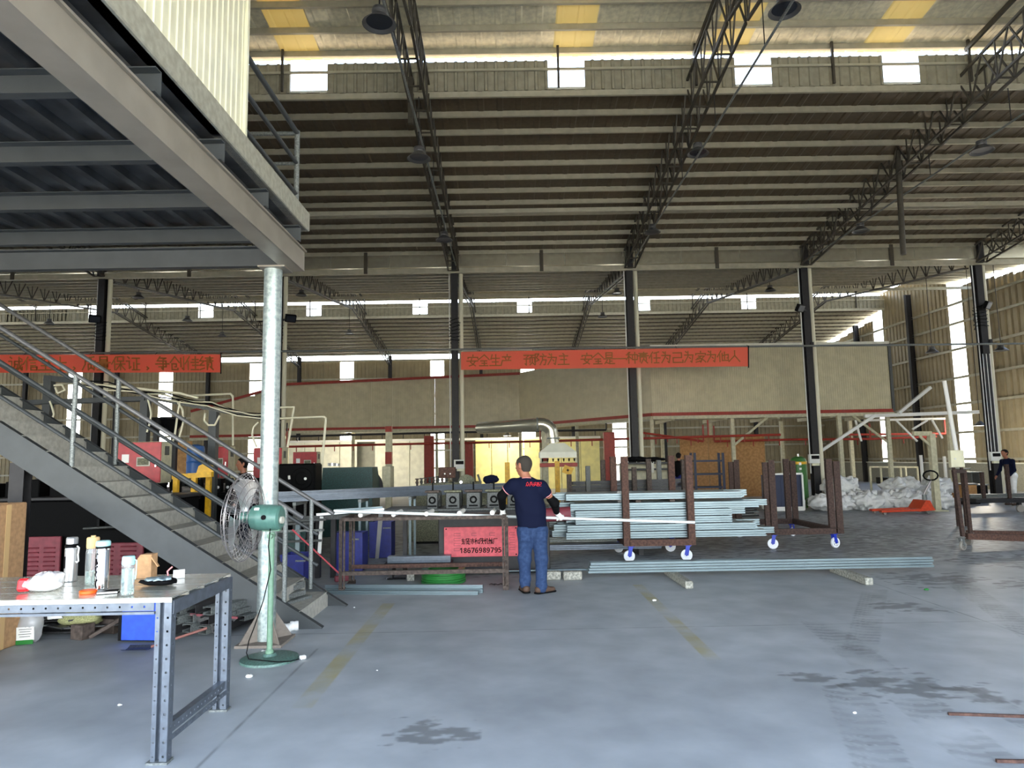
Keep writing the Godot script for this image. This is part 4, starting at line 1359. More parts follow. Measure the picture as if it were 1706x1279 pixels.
func build_left_machines() -> void:
	# black press line with maroon doors right behind the stairs
	var d := 9.6
	var xa := at_depth(-60, 900, d).x
	var xb := at_depth(284, 900, d).x
	var m := thing("press_machine", "long black oily press machine with maroon louvred doors behind the stairs", "machine", V((xa + xb) / 2, 0, d + 0.4))
	part(m, "bed", grown().box(V((xa + xb) / 2, 0.62, d + 0.45), Vector3(xb - xa, 1.14, 0.8), Basis(), 0.02), M("black_oily"))
	part(m, "top_plate", grown().box(V((xa + xb) / 2, 1.215, d + 0.45), Vector3(xb - xa + 0.1, 0.05, 0.92), Basis(), 0.01), M("steel_dark"))
	part(m, "plinth", grown().box(V((xa + xb) / 2, 0.03, d + 0.45), Vector3(xb - xa - 0.1, 0.06, 0.7)), M("black"))
	for r in [[-50, 34, 893], [36, 103, 893], [150, 240, 903]]:
		var a := at_depth(r[0], 990, d)
		var b := at_depth(r[1], r[2], d)
		var h: float = b.y - 0.12
		var door := part(m, "louvred_door", grown().box(V((a.x + b.x) / 2, 0.12 + h / 2, d - 0.0), Vector3(b.x - a.x, h, 0.04), Basis(), 0.008), M("maroon"))
		for i in 7:
			for q in [0.28, 0.72]:
				part(door, "louvre", grown().box(V(lerpf(a.x, b.x, q), 0.2 + i * 0.06, d - 0.026), Vector3((b.x - a.x) * 0.3, 0.014, 0.02), Basis(Vector3.RIGHT, 0.5)), M("maroon"))
	part(m, "guide_tube", grown().cyl(V(xa + 1.7, 0.82, d - 0.14), V(xb, 0.86, d - 0.12), 0.018, -1, 8), M("machine_grey"))
	for i in 5:
		part(m, "tube_bracket", grown().box(V(xa + 1.9 + i * 0.36, 0.88, d - 0.08), Vector3(0.03, 0.12, 0.14)), M("black"))
	for i in 7:
		var x := lerpf(xa, xb, (i + 0.5) / 9.0)
		var st := part(m, "tool_block", grown().box(V(x, 1.33, d + 0.3 + 0.05 * (i % 2)), Vector3(0.20, 0.20 + 0.05 * (i % 3), 0.3), Basis(), 0.01), M("black_oily"))
		part(st, "bolt", grown().cyl(V(x, 1.42, d + 0.25), V(x, 1.50 + 0.03 * (i % 2), d + 0.25), 0.02, -1, 8), M("steel_dark"))
	# control cabinets
	cabinet(192, 270, 735, 806, 11.0, 0.34, "red control cabinet with a white note and a screen above the stairs", 2)
	cabinet(345, 381, 743, 797, 14.4, 0.36, "red control cabinet seen between the stair rails behind yellow frame", 2)
	cabinet(422, 470, 745, 800, 14.9, 0.36, "red control cabinet half hidden by the round steel pole", 1)
	cabinet(488, 528, 752, 790, 20.0, 0.40, "smaller red control cabinet above the black machine", 2)
	# their lines
	roll_line(150, 300, 11.3, 1.12, 6, "roll_forming_machine", "dark roll forming line under the first red cabinet", "black_oily", "black")
	roll_line(320, 420, 13.6, 1.10, 6, "roll_forming_machine", "dark roll forming line under the cabinet behind the fan", "black_oily", "black")
	# yellow frame
	var f := thing("yellow_trestle", "bright yellow steel trestle behind the staircase", "frame", at_height(320, 895))
	d = 10.75
	for px in [294, 324, 348]:
		var t := at_depth(px, 790, d + (0.0 if px != 348 else 0.4))
		part(f, "leg", grown().box(Vector3(t.x, t.y / 2, t.z), Vector3(0.075, t.y, 0.075), Basis(), 0.006), M("yellow"))
	var l := at_depth(288, 794, d)
	var r := at_depth(354, 790, d)
	part(f, "top_beam", grown().bar(l, r, 0.08, 0.075), M("yellow"))
	part(f, "middle_beam", grown().bar(at_depth(302, 825, d), at_depth(332, 822, d), 0.06, 0.06), M("yellow"))
	part(f, "guard_plate", grown().sweep(PackedVector2Array([Vector2(-0.13, 0), Vector2(0.12, 0), Vector2(0.11, 0.12), Vector2(0.0, 0.17), Vector2(-0.1, 0.12)]), at_depth(342, 789, d + 0.05), at_depth(342, 789, d)), M("yellow"))
	# blue barrel and plywood sheet
	var p := at_depth(325, 790, 15.4)
	f = thing("blue_barrel", "blue plastic barrel behind the yellow frame", "barrel", Vector3(p.x, 0, p.z))
	var q := Vector3(p.x, at_depth(325, 790, 15.4).y, p.z)
	part(f, "barrel_body", grown().lathe([[0.0, 0.0], [0.17, 0.0], [0.185, 0.03], [0.185, 0.25], [0.193, 0.27], [0.185, 0.29], [0.185, 0.55], [0.17, 0.62], [0.05, 0.66], [0.0, 0.66]], 24, q), M("blue_barrel"))
	part(f, "barrel_stand", grown().box(Vector3(p.x, q.y / 2, p.z), Vector3(0.42, q.y, 0.42)), M("black"))
	p = at_depth(305, 755, 16.5)
	single("plywood_board", grown().box(Vector3(p.x, 1.1, p.z), Vector3(0.42, 2.2, 0.02)), M("plywood"), "orange-brown plywood board upright behind the blue barrel", "board", Vector3(p.x, 0, p.z))
	# black gearbox machine and green machine
	d = 13.0
	var a := at_depth(462, 835, d)
	var b := at_depth(525, 776, d)
	f = thing("gearbox_machine", "black gearbox machine with a round cover behind the pole", "machine", Vector3((a.x + b.x) / 2, 0, -d))
	part(f, "housing", grown().box(Vector3((a.x + b.x) / 2, (b.y + 0.1) / 2 + 0.05, -d - 0.25), Vector3(b.x - a.x, b.y - 0.1, 0.5), Basis(), 0.03), M("black_oily"))
	part(f, "foot", grown().box(Vector3((a.x + b.x) / 2, 0.05, -d - 0.25), Vector3(b.x - a.x - 0.06, 0.1, 0.4)), M("black"))
	var o := at_depth(503, 797, d)
	part(f, "round_cover", grown().lathe([[0.0, 0.03], [0.1, 0.03], [0.13, 0.02], [0.19, 0.015], [0.2, 0.0], [0.2, -0.02]], 28, o + Vector3(0, 0, 0.005), Basis(Vector3.RIGHT, PI / 2)), M("black_oily"))
	part(f, "indicator_knob", grown().cyl(at_depth(510, 797, d) + Vector3(0, 0, 0.03), at_depth(510, 797, d) + Vector3(0, 0, 0.06), 0.025), M("white"))
	part(f, "oil_cup", grown().cyl(at_depth(482, 795, d) + Vector3(0, -0.03, 0.0), at_depth(482, 795, d) + Vector3(0, 0.03, 0.02), 0.022), M("white"))
	part(f, "red_cap", grown().box(Vector3((a.x + b.x) / 2 - 0.1, b.y + 0.01, -d - 0.2), Vector3(0.3, 0.03, 0.2)), M("red_cabinet"))
	d = 16.5
	a = at_depth(535, 830, d)
	b = at_depth(633, 777, d)
	f = thing("forming_mill", "dark teal forming mill with a slanted cover behind the tube stock", "machine", Vector3((a.x + b.x) / 2, 0, -d))
	var s := grown()
	s.sweep(PackedVector2Array([Vector2(0.0, 0.0), Vector2(0.0, 1.05), Vector2(-0.16, 1.30), Vector2(-0.30, b.y), Vector2(-0.9, b.y), Vector2(-0.9, 0.0)]), Vector3(a.x, 0, -d), Vector3(b.x, 0, -d))
	part(f, "cover", s, M("machine_green"))
	part(f, "belt_guard", grown().lathe([[0.0, 0.05], [0.42, 0.05], [0.45, 0.03], [0.45, 0.0]], 28, at_depth(607, 812, d) + Vector3(0, 0, 0.02), Basis(Vector3.RIGHT, PI / 2)), M("steel_dark"))
	part(f, "end_box", grown().box(at_depth(643, 796, d) + Vector3(0, 0, -0.3), Vector3(0.2, 0.55, 0.5), Basis(), 0.01), M("beige_side"))
	part(f, "top_valve", grown().cyl(at_depth(553, 776, d + 0.4), at_depth(553, 771, d + 0.4), 0.1).cyl(at_depth(561, 776, d + 0.4), at_depth(561, 772, d + 0.4), 0.08), M("brushed"))
	# long tube stock across the racks
	var l0 := at_depth(440, 829, 10.6)
	var r0 := at_depth(848, 812, 12.6)
	for i in 3:
		for j in 3:
			var off := Vector3(0, 0.052 * i - 0.05, -0.06 * j)
			var sh := 0.35 * ((i * 2 + j) % 3)
			single("tube_stock", profile_rail(grown(), l0 + off, r0 + off - Vector3(sh, 0, 0), 0.055, 0.05), M("galv"), "long galvanised profile lying on the rack in front of the green mill", "profile", (l0 + r0) / 2 + off, "long profiles on the rack")
	f = thing("stock_rack", "thin-legged steel rack carrying the long galvanised profiles", "rack", Vector3((l0.x + r0.x) / 2, 0, -11.5))
	for t in [0.12, 0.36, 0.56, 0.82]:
		var c := l0.lerp(r0, t)
		part(f, "cross_bar", grown().bar(c + Vector3(0, -0.105, 0.2), c + Vector3(0, -0.105, -0.4), 0.05, 0.05), M("galv_dull"))
		for q2 in [0.18, -0.38]:
			part(f, "leg", grown().bar(Vector3(c.x, 0, c.z + q2), Vector3(c.x, c.y - 0.13, c.z + q2), 0.035, 0.035), M("galv_bright" if t > 0.3 else "machine_grey"))
	# blue bins
	for r3 in [[552, 604, 888, 935, 10.6, "navy blue steel bin behind the roller stand legs"], [615, 652, 870, 905, 12.0, "second navy blue bin farther back beside the white post"], [466, 506, 925, 975, 9.2, "dull blue sheet bin at the foot of the stairs"]]:
		a = at_depth(r3[0], r3[3], r3[4])
		b = at_depth(r3[1], r3[2], r3[4])
		var base := Vector3((a.x + b.x) / 2, 0, -r3[4] - 0.2)
		f = thing("steel_bin", r3[5], "bin", base)
		var hh := b.y
		part(f, "bin_wall", grown().hollow(base + Vector3(0, 0.02, 0), base + Vector3(0, hh, 0), b.x - a.x, 0.4, 0.012, Vector3(0, 0, 1)), M("blue_navy"))
		part(f, "bin_floor", grown().box(base + Vector3(0, 0.025, 0), Vector3(b.x - a.x - 0.03, 0.02, 0.36)), M("blue_navy"))
		part(f, "bin_rim", grown().bar(base + Vector3(-(b.x - a.x) / 2, hh, 0.2), base + Vector3((b.x - a.x) / 2, hh, 0.2), 0.03, 0.03), M("blue_navy"))
		part(f, "bin_handle", grown().bar(base + Vector3(0.05, hh * 0.85, 0.212), base + Vector3(0.18, hh * 0.85, 0.212), 0.02, 0.02), M("galv_dull"))
	# red handled tool leaning on the stand
	a = at_height(571, 968)
	b = at_depth(487, 882, 9.6)
	f = thing("long_broom", "long red-handled broom leaning behind the stair foot", "broom", a)
	part(f, "handle", grown().cyl(a + Vector3(0, 0.06, 0), b, 0.012, -1, 8), M("red_plate"))
	part(f, "head", grown().box(a + Vector3(0, 0.04, 0), Vector3(0.22, 0.08, 0.06), Basis(Vector3.UP, 0.4), 0.01), M("maroon"))
	# dark clutter of small machine frames between the stair and the roller stand
	d = 10.2
	f = thing("steel_trestle", "dark steel trestle with a white flat bar leaning behind the stair rail", "trestle", at_height(535, 960))
	for px in [531, 556]:
		var t2 := at_depth(px, 862, d)
		part(f, "leg", grown().bar(Vector3(t2.x, 0, -d), t2, 0.07, 0.07), M("steel_dark"))
	part(f, "top_rail", grown().bar(at_depth(440, 866, d), at_depth(590, 860, d), 0.08, 0.06), M("machine_grey"))
	part(f, "leaning_bar", grown().bar(at_depth(532, 922, d - 0.1), at_depth(536, 860, d - 0.1), 0.05, 0.02), M("white"))
	f = thing("flat_bar_pair", "pair of white flat bars lying on the trestle beside the handrail", "bar", at_depth(600, 850, 9.2))
	part(f, "flat_bar", grown().bar(at_depth(528, 857, 9.2), at_depth(640, 848, 9.2), 0.05, 0.03), M("pipe_white"))
	part(f, "flat_bar", grown().bar(at_depth(560, 850, 9.3), at_depth(638, 845, 9.3), 0.05, 0.03), M("galv_bright"))
	part(f, "prop", grown().bar(at_height(628, 930), at_depth(635, 850, 9.25), 0.06, 0.02), M("white"))
	for i in 3:
		var x0 := at_depth(455 + 8 * i, 868 + 17 * i, 9.9)
		single("guide_rail", grown().bar(x0, x0 + Vector3(0.75 - 0.1 * i, 0.01, 0.02 * i), 0.04, 0.03), M("galv_dull" if i % 2 else "machine_grey"), "thin horizontal rail among the dark machine frames behind the handrail", "rail", x0, "rails behind the handrail")
	var posts := thing("machine_frame", "dark machine frame standing behind the stair foot posts", "frame", at_height(500, 965))
	for px in [470, 497, 516]:
		var t2 := at_depth(px, 872, 9.95)
		part(posts, "upright", grown().bar(Vector3(t2.x, 0, t2.z), t2, 0.06, 0.06), M("galv_bright" if px == 497 else "steel_dark"))
	part(posts, "side_panel", grown().box(at_depth(480, 905, 10.05), Vector3(0.5, 0.35, 0.04)), M("machine_green"))
	part(posts, "top_plate", grown().bar(at_depth(458, 872, 9.95), at_depth(520, 870, 9.95), 0.3, 0.03), M("machine_grey"))

const STROKES := {
	"安": "5051 13129293 433679 755829 0595", "全": "5004 5094 2575 3777 1989 5559", "生": "2014 1383 2676 0999 5059", "产": "5051 1282 3244 7264 1585 1509",
	"预": "0141 4123 0444 242918 5191 7163 5357 5393 9397 7477 7759 7799", "防": "0009 0030133516 6071 4292 626549 65958979", "为": "2031 13837968 404419 5566",
	"主": "4051 1282 2575 0999 5259", "是": "2070 2024 7074 2272 2474 0595 5559 5777 3619 285999", "一": "0595", "种": "3011 0242 2029 2306 2345 5292 5256 9296 5696 7079",
	"责": "1181 2272 0393 5053 2428 2474 7478 5539 5689", "任": "3005 2329 8041 4595 6169 4989", "己": "1181 8185 1585 1519 1999 9997",
	"家": "5051 13129293 3474 6426 45675948 5617 5819 8466 6699", "他": "3005 2329 44939686 6167 42489897", "人": "505409 5499",
	"诚": "1021 03232837 4393 434639 45656858 7074889997 9569 8192", "信": "3005 2329 6071 4292 5484 5686 5797 5759 9799 5999", "至": "1181 513484 7385 2676 5459 0999",
	"上": "5059 5494 0999", "，": "475849", "质": "8021 212509 2393 6163 4548 4585 8588 6568 6749 6789", "量": "2070 2023 7073 2272 2373 0494 2527 7577 2575 2676 2777 5559 2878 0999",
	"保": "3005 2329 4080 4043 8083 4383 3595 6369 6539 6599", "证": "1021 03232837 4191 7179 7595 5459 4999", "争": "3013 3171 7152 2373 7377 0595 2777 535948",
	"创": "3004 3064 15454737 15195958 7177 909988", "佳": "3005 2329 5292 7074 4494 5696 7579 4999", "绩": "2003330636 0938 4191 5282 4393 7073 5458 5484 8488 6559 7799",
	"东": "1282 402585 535948 3719 7789", "莞": "0191 3003 6063 15149495 3565 1787 4729 676999", "市": "5051 0292 2428 2484 8487 5259", "和": "3011 0343 2229 2306 2345 6393 6368 9398 6898",
	"茂": "0191 3003 6063 1484 2409 537899 8549 8394", "机": "0343 2029 2305 2344 515549 5181899998", "械": "0343 2029 2305 2344 4393 707799 9659 4565 5359", "厂": "1191 111509",
	"众": "5024 5074 3519 3549 7559 7599", "兵": "6021 2024 2262 6266 0595 3719 6789", "实": "5051 13129293 3445 2546 0696 545619 6789", "配": "0141 0309 0343 4349 0949 0646 1116 3136 6191 9195 6595 6569 6999"}

func write_text(s: Shape, text: String, at: Vector3, right: Vector3, up: Vector3, size: float, pitch: float, weight := 0.11, wide := 1.0) -> void:
	# at: left end of the middle line; strokes lie on a ten-by-ten grid
	var nrm := right.cross(up).normalized()
	var i := 0
	for ch in text:
		if STROKES.has(ch):
			for st in STROKES[ch].split(" "):
				var pts := []
				for k in range(0, st.length(), 2):
					pts.append(Vector2(st[k].to_int(), st[k + 1].to_int()) / 9.0)
				for k in pts.size() - 1:
					var p: Vector3 = at + right * (pitch * (i + 0.5) + (pts[k].x - 0.5) * size * wide) - up * (pts[k].y - 0.5) * size
					var q: Vector3 = at + right * (pitch * (i + 0.5) + (pts[k + 1].x - 0.5) * size * wide) - up * (pts[k + 1].y - 0.5) * size
					var e := (q - p).normalized() * size * weight * 0.4
					s.box((p + q) / 2, Vector3(size * weight, 0.004, p.distance_to(q) + e.length() * 2), Basis(nrm.cross((q - p).normalized()), nrm, (q - p).normalized()))
		i += 1

func build_banners() -> void:
	var d := 22.75
	var pl := at_depth(470, 582, d)
	var pr := at_depth(1720, 573, d)
	var lh := at_depth(60, 588, d)
	var p := thing("banner_pipe", "thin horizontal steel pipe fixed across the columns above the banners", "pipe", (pl + pr) / 2)
	part(p, "pipe_run", grown().cyl(Vector3(-19.5, lh.y, -d), Vector3(GABLE - 0.4, pr.y, -d), 0.035, -1, 8), M("galv_dull"))
	for x in COLS:
		if x > -19.0:
			part(p, "clamp", grown().box(Vector3(x, lerpf(lh.y, pr.y, 0.5), -d - 0.08), Vector3(0.08, 0.14, 0.12)), M("steel_dark"))
	var specs := [[-70, 591, 621, 368, 590, 620, "诚信至上，质量保证，争创佳绩", 14.8, 24.4, "red cloth slogan banner hung across the columns behind the stair rail", 22.6], [768, 586, 616, 1247, 578, 610, "安全生产 预防为主 安全是一种责任为己为家为他人", 777.5, 18.9, "red cloth slogan banner hung in front of the elevated oven", 22.6]]
	for b in specs:
		var dd: float = b[10]
		var tl := at_depth(b[0], b[1], dd)
		var bl := at_depth(b[0], b[2], dd)
		var tr := at_depth(b[3], b[4], dd)
		var br := at_depth(b[3], b[5], dd)
		var t := thing("slogan_banner", b[9], "banner", (tl + br) / 2, "red slogan banners")
		var g := []
		var gb := []
		for i in 5:
			var row := []
			var rb := []
			for j in 61:
				var u := j / 60.0
				var q := tl.lerp(tr, u).lerp(bl.lerp(br, u), i / 4.0)
				q.z += 0.018 * sin(u * 41.0 + i * 0.5) + 0.012 * sin(u * 17.0)
				row.append(q)
				rb.append(q - Vector3(0, 0, 0.008))
			g.append(row)
			gb.append(rb)
		part(t, "cloth", grown().surf(g).surf(gb), M("banner"))
		var up := (tl - bl)
		var rt: Vector3 = (tr - tl) / (b[3] - b[0])
		var s := grown()
		var o: Vector3 = (tl + bl) / 2 + rt * (b[7] - b[0]) + Vector3(0, 0, 0.045)
		write_text(s, b[6], o, rt.normalized(), up.normalized(), up.length() * (0.72 if b[8] > 20 else 0.60), rt.length() * b[8], 0.10)
		part(t, "lettering", s, M("banner_text"))
		for u in [0.0, 0.25, 0.5, 0.75, 1.0]:
			var q := tl.lerp(tr, u)
			part(t, "tie_cord", grown().cyl(q, Vector3(q.x, q.y + 0.1, -d), 0.008, -1, 5), M("black"))
		part(t, "end_rod", grown().cyl(tr + Vector3(0, 0.05, 0), br - Vector3(0, 0.05, 0), 0.02, -1, 8), M("black"))

func oven_run(o: Node3D, a: Vector3, b: Vector3, y0: float, y1a: float, y1b: float, w: float) -> void:
	# upright panels from a to b (seen from the front), the top sloping from y1a to y1b
	var e := b - a
	var nrm := Vector3(-e.z, 0, e.x).normalized()
	if nrm.z < 0.0:
		nrm = -nrm
	var k := maxi(1, int(round(e.length() / w)))
	for i in k:
		var m := a + e * (i + 0.5) / k
		var top := lerpf(y1a, y1b, (i + 0.5) / k)
		part(o, "wall_panel", grown().sweep(ribbed(e.length() / k - 0.008, 0.085, 0.007, 0.05), Vector3(m.x, y0, m.z), Vector3(m.x, top, m.z), -nrm), M("oven"))
	var off := nrm * 0.03
	part(o, "bottom_trim", grown().bar(Vector3(a.x, y0 + 0.03, a.z) + off, Vector3(b.x, y0 + 0.03, b.z) + off, 0.05, 0.12), M("red_trim"))
	part(o, "base_flange", grown().bar(Vector3(a.x, y0 - 0.10, a.z) + off, Vector3(b.x, y0 - 0.10, b.z) + off, 0.12, 0.12), M("beige_side"))

func build_oven() -> void:
	var o := thing("curing_oven", "long elevated cream-panelled curing oven with red trim under the far roof", "oven", V(3, 3.1, 28))
	var y0 := at_depth(1300, 688, 26.0).y
	var y1 := at_depth(1300, 575, 26.0).y
	var a := at_depth(1485, 640, 26.0)
	var b := at_depth(1085, 640, 26.0)
	var c := at_depth(865, 640, 33.0)
	var e := at_depth(478, 640, 33.0)
	var f := at_depth(318, 690, 33.0)
	oven_run(o, b, a, y0, y1, y1, 1.0)
	oven_run(o, c, b, y0, at_depth(865, 622, 33.0).y, y1, 1.0)
	oven_run(o, e, c, y0, at_depth(478, 641, 33.0).y, at_depth(865, 623, 33.0).y, 1.0)
	oven_run(o, f, e, y0 - 0.25, at_depth(318, 686, 33.0).y, at_depth(478, 641, 33.0).y, 0.8)
	part(o, "top_trim", grown().bar(Vector3(b.x, y1 + 0.03, b.z + 0.04), Vector3(a.x, y1 + 0.03, a.z + 0.04), 0.06, 0.10), M("white_panel"))
	part(o, "red_top_trim", grown().bar(at_depth(478, 640, 32.9), at_depth(866, 622, 32.9), 0.06, 0.12), M("red_trim"))
	part(o, "red_top_trim", grown().bar(at_depth(318, 685, 32.9), at_depth(478, 640, 32.9), 0.06, 0.12), M("red_trim"))
	part(o, "end_trim", grown().box(Vector3(a.x, (y0 + y1) / 2, a.z), Vector3(0.1, y1 - y0, 0.12)), M("machine_grey"))
	part(o, "side_wall", grown().box(Vector3(a.x - 0.02, (y0 + y1) / 2, a.z - 1.6), Vector3(0.05, y1 - y0, 3.1)), M("oven"))
	part(o, "roof_slab", grown().sweep(PackedVector2Array([Vector2(a.x, -a.z), Vector2(b.x, -b.z), Vector2(c.x, -c.z), Vector2(c.x, 36), Vector2(b.x + 1.0, 29.2), Vector2(a.x, 29.2)]), Vector3(0, y1 - 0.06, 0), Vector3(0, y1 - 0.02, 0), Vector3(0, 0, -1)), M("oven"))
	part(o, "floor_slab", grown().sweep(PackedVector2Array([Vector2(a.x, -a.z), Vector2(b.x, -b.z), Vector2(c.x, -c.z), Vector2(e.x, -e.z), Vector2(e.x, 36), Vector2(c.x, 36), Vector2(b.x + 1.0, 29.2), Vector2(a.x, 29.2)]), Vector3(0, y0 - 0.04, 0), Vector3(0, y0 - 0.01, 0), Vector3(0, 0, -1)), M("oven"))
	for q in [[a.x - 0.2, 26.1], [a.x - 3.1, 26.1], [a.x - 6.1, 26.1], [b.x, 26.2], [a.x - 0.2, 29.0], [a.x - 3.1, 29.0], [a.x - 6.1, 29.0], [b.x + 1.0, 29.0], [c.x + 2.4, 29.8], [c.x, 33.2], [c.x - 4.0, 33.2], [c.x - 8.0, 33.2], [e.x, 33.2]]:
		part(o, "leg", grown().box(V(q[0], (y0 - 0.16) / 2, q[1]), Vector3(0.13, y0 - 0.16, 0.13)), M("beige_side"))
	for q in [[a.x - 0.2, a.x - 3.1], [a.x - 6.1, a.x - 3.1]]:
		part(o, "brace", grown().bar(V(q[0], y0 - 1.2, 26.1), V(lerpf(q[0], q[1], 0.45), y0 - 0.15, 26.1), 0.06, 0.08), M("beige_side"))
	for k in 5:
		part(o, "floor_joist", grown().bar(V(b.x + 0.8 + k * 2.0, y0 - 0.13, 26.1), V(b.x + 0.8 + k * 2.0, y0 - 0.13, 29.1), 0.1, 0.14), M("beige_side"))
	# white service frame sticking out past the right end
	var w := thing("service_frame", "white steel gantry frame reaching right from the oven end", "frame", Vector3(a.x + 1.4, 0, -25.6))
	var y := at_depth(1500, 690, 25.5).y
	part(w, "main_beam", grown().bar(at_depth(1440, 693, 25.5), at_depth(1630, 686, 25.5), 0.12, 0.12), M("white"))
	part(w, "lower_beam", grown().bar(at_depth(1440, 700, 26.4), at_depth(1580, 697, 26.4), 0.1, 0.08), M("white"))
	part(w, "diagonal", grown().bar(at_depth(1497, 688, 25.4), at_depth(1550, 645, 25.4), 0.14, 0.10), M("white"))
	part(w, "long_brace", grown().bar(at_depth(1366, 752, 25.4), at_depth(1457, 692, 25.4), 0.12, 0.10), M("white"))
	for px in [1397, 1580]:
		var t := at_depth(px, 692, 25.5)
		part(w, "upright", grown().bar(Vector3(t.x, 0, t.z), t, 0.14, 0.14), M("beige_side"))
	for q in [[1435, 735, 1425, 700], [1520, 715, 1545, 700], [1570, 730, 1552, 698], [1493, 700, 1528, 735]]:
		part(w, "tie", grown().bar(at_depth(q[0], q[1], 26.0), at_depth(q[2], q[3], 26.0), 0.06, 0.06), M("white"))

func hook_rail(called: String, label: String, pts: Array, r: float, mat: String, every: float) -> void:
	var t := thing(called, label, "conveyor", pts[0])
	part(t, "rail", grown().tube(pts, r, 6), M(mat))
	for i in pts.size() - 1:
		var len: float = pts[i].distance_to(pts[i + 1])
		var k := int(len / every)
		for j in k:
			var q: Vector3 = pts[i].lerp(pts[i + 1], (j + 0.5) / k)
			part(t, "hook", grown().bar(q, q - Vector3(0, 0.22, 0), 0.03, 0.03), M(mat))
	for i in pts.size():
		if i % 2 == 0:
			part(t, "hanger", grown().bar(pts[i], pts[i] + Vector3(0, 0.6, 0), 0.05, 0.05), M(mat))

func build_back() -> void:
	hook_rail("overhead_conveyor", "red overhead conveyor rail with hooks under the left oven wing", [at_depth(478, 744, 27.0), at_depth(700, 739, 27.0), at_depth(900, 735, 26.0), at_depth(1040, 731, 25.0), at_depth(1180, 727, 25.0), at_depth(1300, 724, 25.2)], 0.05, "red_trim", 0.7)
	hook_rail("overhead_conveyor", "red overhead conveyor rail running to the right past the oven end", [at_depth(1190, 735, 26.6), at_depth(1320, 732, 26.6), at_depth(1450, 731, 26.6), at_depth(1560, 727, 26.6)], 0.05, "red_trim", 0.8)
	hook_rail("overhead_conveyor", "upper red conveyor rail on the right below the oven", [at_depth(1400, 724, 27.6), at_depth(1500, 723, 27.6), at_depth(1575, 722, 27.6)], 0.05, "red_trim", 0.8)
	hook_rail("overhead_conveyor", "slanting red conveyor rail behind the middle column", [at_depth(1058, 719, 26.0), at_depth(1130, 729, 25.4), at_depth(1172, 735, 25.2)], 0.045, "red_trim", 0.7)
	hook_rail("overhead_conveyor", "dark conveyor rail high under the left oven wing", [at_depth(478, 727, 30.5), at_depth(760, 720, 30.5), at_depth(1010, 716, 29.0)], 0.05, "steel_dark", 0.9)
	# booth of pale panels at the back
	var d := 37.5
	var b := thing("spray_booth", "booth of tall pale panels standing at the back under the oven", "booth", at_depth(620, 795, d) * Vector3(1, 0, 1))
	var door0 := at_depth(588, 770, d).x
	var door1 := at_depth(620, 770, d).x
	var bx0 := at_depth(478, 770, d).x
	var bx1 := at_depth(712, 770, d).x
	part(b, "booth_roof", grown().box(V((bx0 + bx1) / 2, 2.76, d + 1.3), Vector3(bx1 - bx0, 0.05, 2.6)), M("white_panel"))
	part(b, "booth_back", grown().box(V((bx0 + bx1) / 2, 1.38, d + 2.6), Vector3(bx1 - bx0, 2.72, 0.05)), M("white_panel"))
	for x in [bx0, bx1]:
		part(b, "booth_side", grown().box(V(x, 1.38, d + 1.3), Vector3(0.05, 2.72, 2.6)), M("white_panel"))
	for r in [[478, 712, "white_panel"], [792, 900, "yellow_panel"], [903, 1000, "yellow_panel"]]:
		var x0 := at_depth(r[0], 770, d).x
		var x1 := at_depth(r[1], 770, d).x
		var k := int(round((x1 - x0) / 0.95))
		for i in k:
			var cx := lerpf(x0, x1, (i + 0.5) / k)
			if cx > door0 and cx < door1:
				continue
			part(b, "booth_panel", grown().box(V(cx, 1.38, d), Vector3((x1 - x0) / k - 0.03, 2.72, 0.05), Basis(), 0.01), M(r[2]))
	var tb := part(b, "top_beam", grown().bar(at_depth(478, 736, d - 0.1), at_depth(1000, 728, d - 0.1), 0.15, 0.12), M("white"))
	# red pillars
	for r in [[707, 723, 726, 29.0, "orange-red box pillar beside the bright booth doorway"], [775, 788, 738, 28.0, "orange-red box pillar right behind the dark middle-left column"], [1005, 1023, 720, 24.6, "orange-red box pillar to the right of the extraction hood"]]:
		var l := at_depth(r[0], r[2], r[3])
		var rr := at_depth(r[1], r[2], r[3])
		var t := thing("red_pillar", r[4], "pillar", Vector3((l.x + rr.x) / 2, 0, l.z))
		part(t, "shaft", grown().box(Vector3((l.x + rr.x) / 2, l.y / 2, l.z), Vector3(rr.x - l.x, l.y, 0.3), Basis(), 0.01), M("red_pillar"))
		part(t, "foot_plate", grown().box(Vector3((l.x + rr.x) / 2, 0.02, l.z), Vector3(rr.x - l.x + 0.12, 0.04, 0.42)), M("red_pillar"))
	for r in [[648, 710, 22.0, "beige post with orange bands behind the green mill"], [907, 705, 22.5, "beige post with orange bands beside the silver duct"]]:
		var t := at_depth(r[0], r[1], r[2])
		var q := thing("banded_post", r[3], "post", Vector3(t.x, 0, t.z))
		part(q, "shaft", grown().box(Vector3(t.x, t.y / 2, t.z), Vector3(0.19, t.y, 0.19), Basis(), 0.008), M("beige_side"))
		part(q, "orange_band", grown().box(Vector3(t.x, t.y - 0.09, t.z), Vector3(0.2, 0.18, 0.2)), M("red_pillar"))
		part(q, "orange_band", grown().box(Vector3(t.x, 1.75, t.z), Vector3(0.2, 0.38, 0.2)), M("red_pillar"))
	# duct and hood
	d = 20.0
	var t := thing("extraction_duct", "shiny silver extraction duct with an elbow and a hood behind the worker", "duct", at_depth(922, 740, d))
	var path := [at_depth(800, 713, 22.5), at_depth(895, 707, d)]
	for k in 7:
		var an := PI / 2 * k / 6.0
		var o := at_depth(900, 722, d)
		path.append(o + Vector3(sin(an) * 0.33, cos(an) * 0.27, 0))
	path.append(at_depth(921, 738, d))
	part(t, "pipe_run", grown().tube(path, 0.19, 20), M("gutter"))
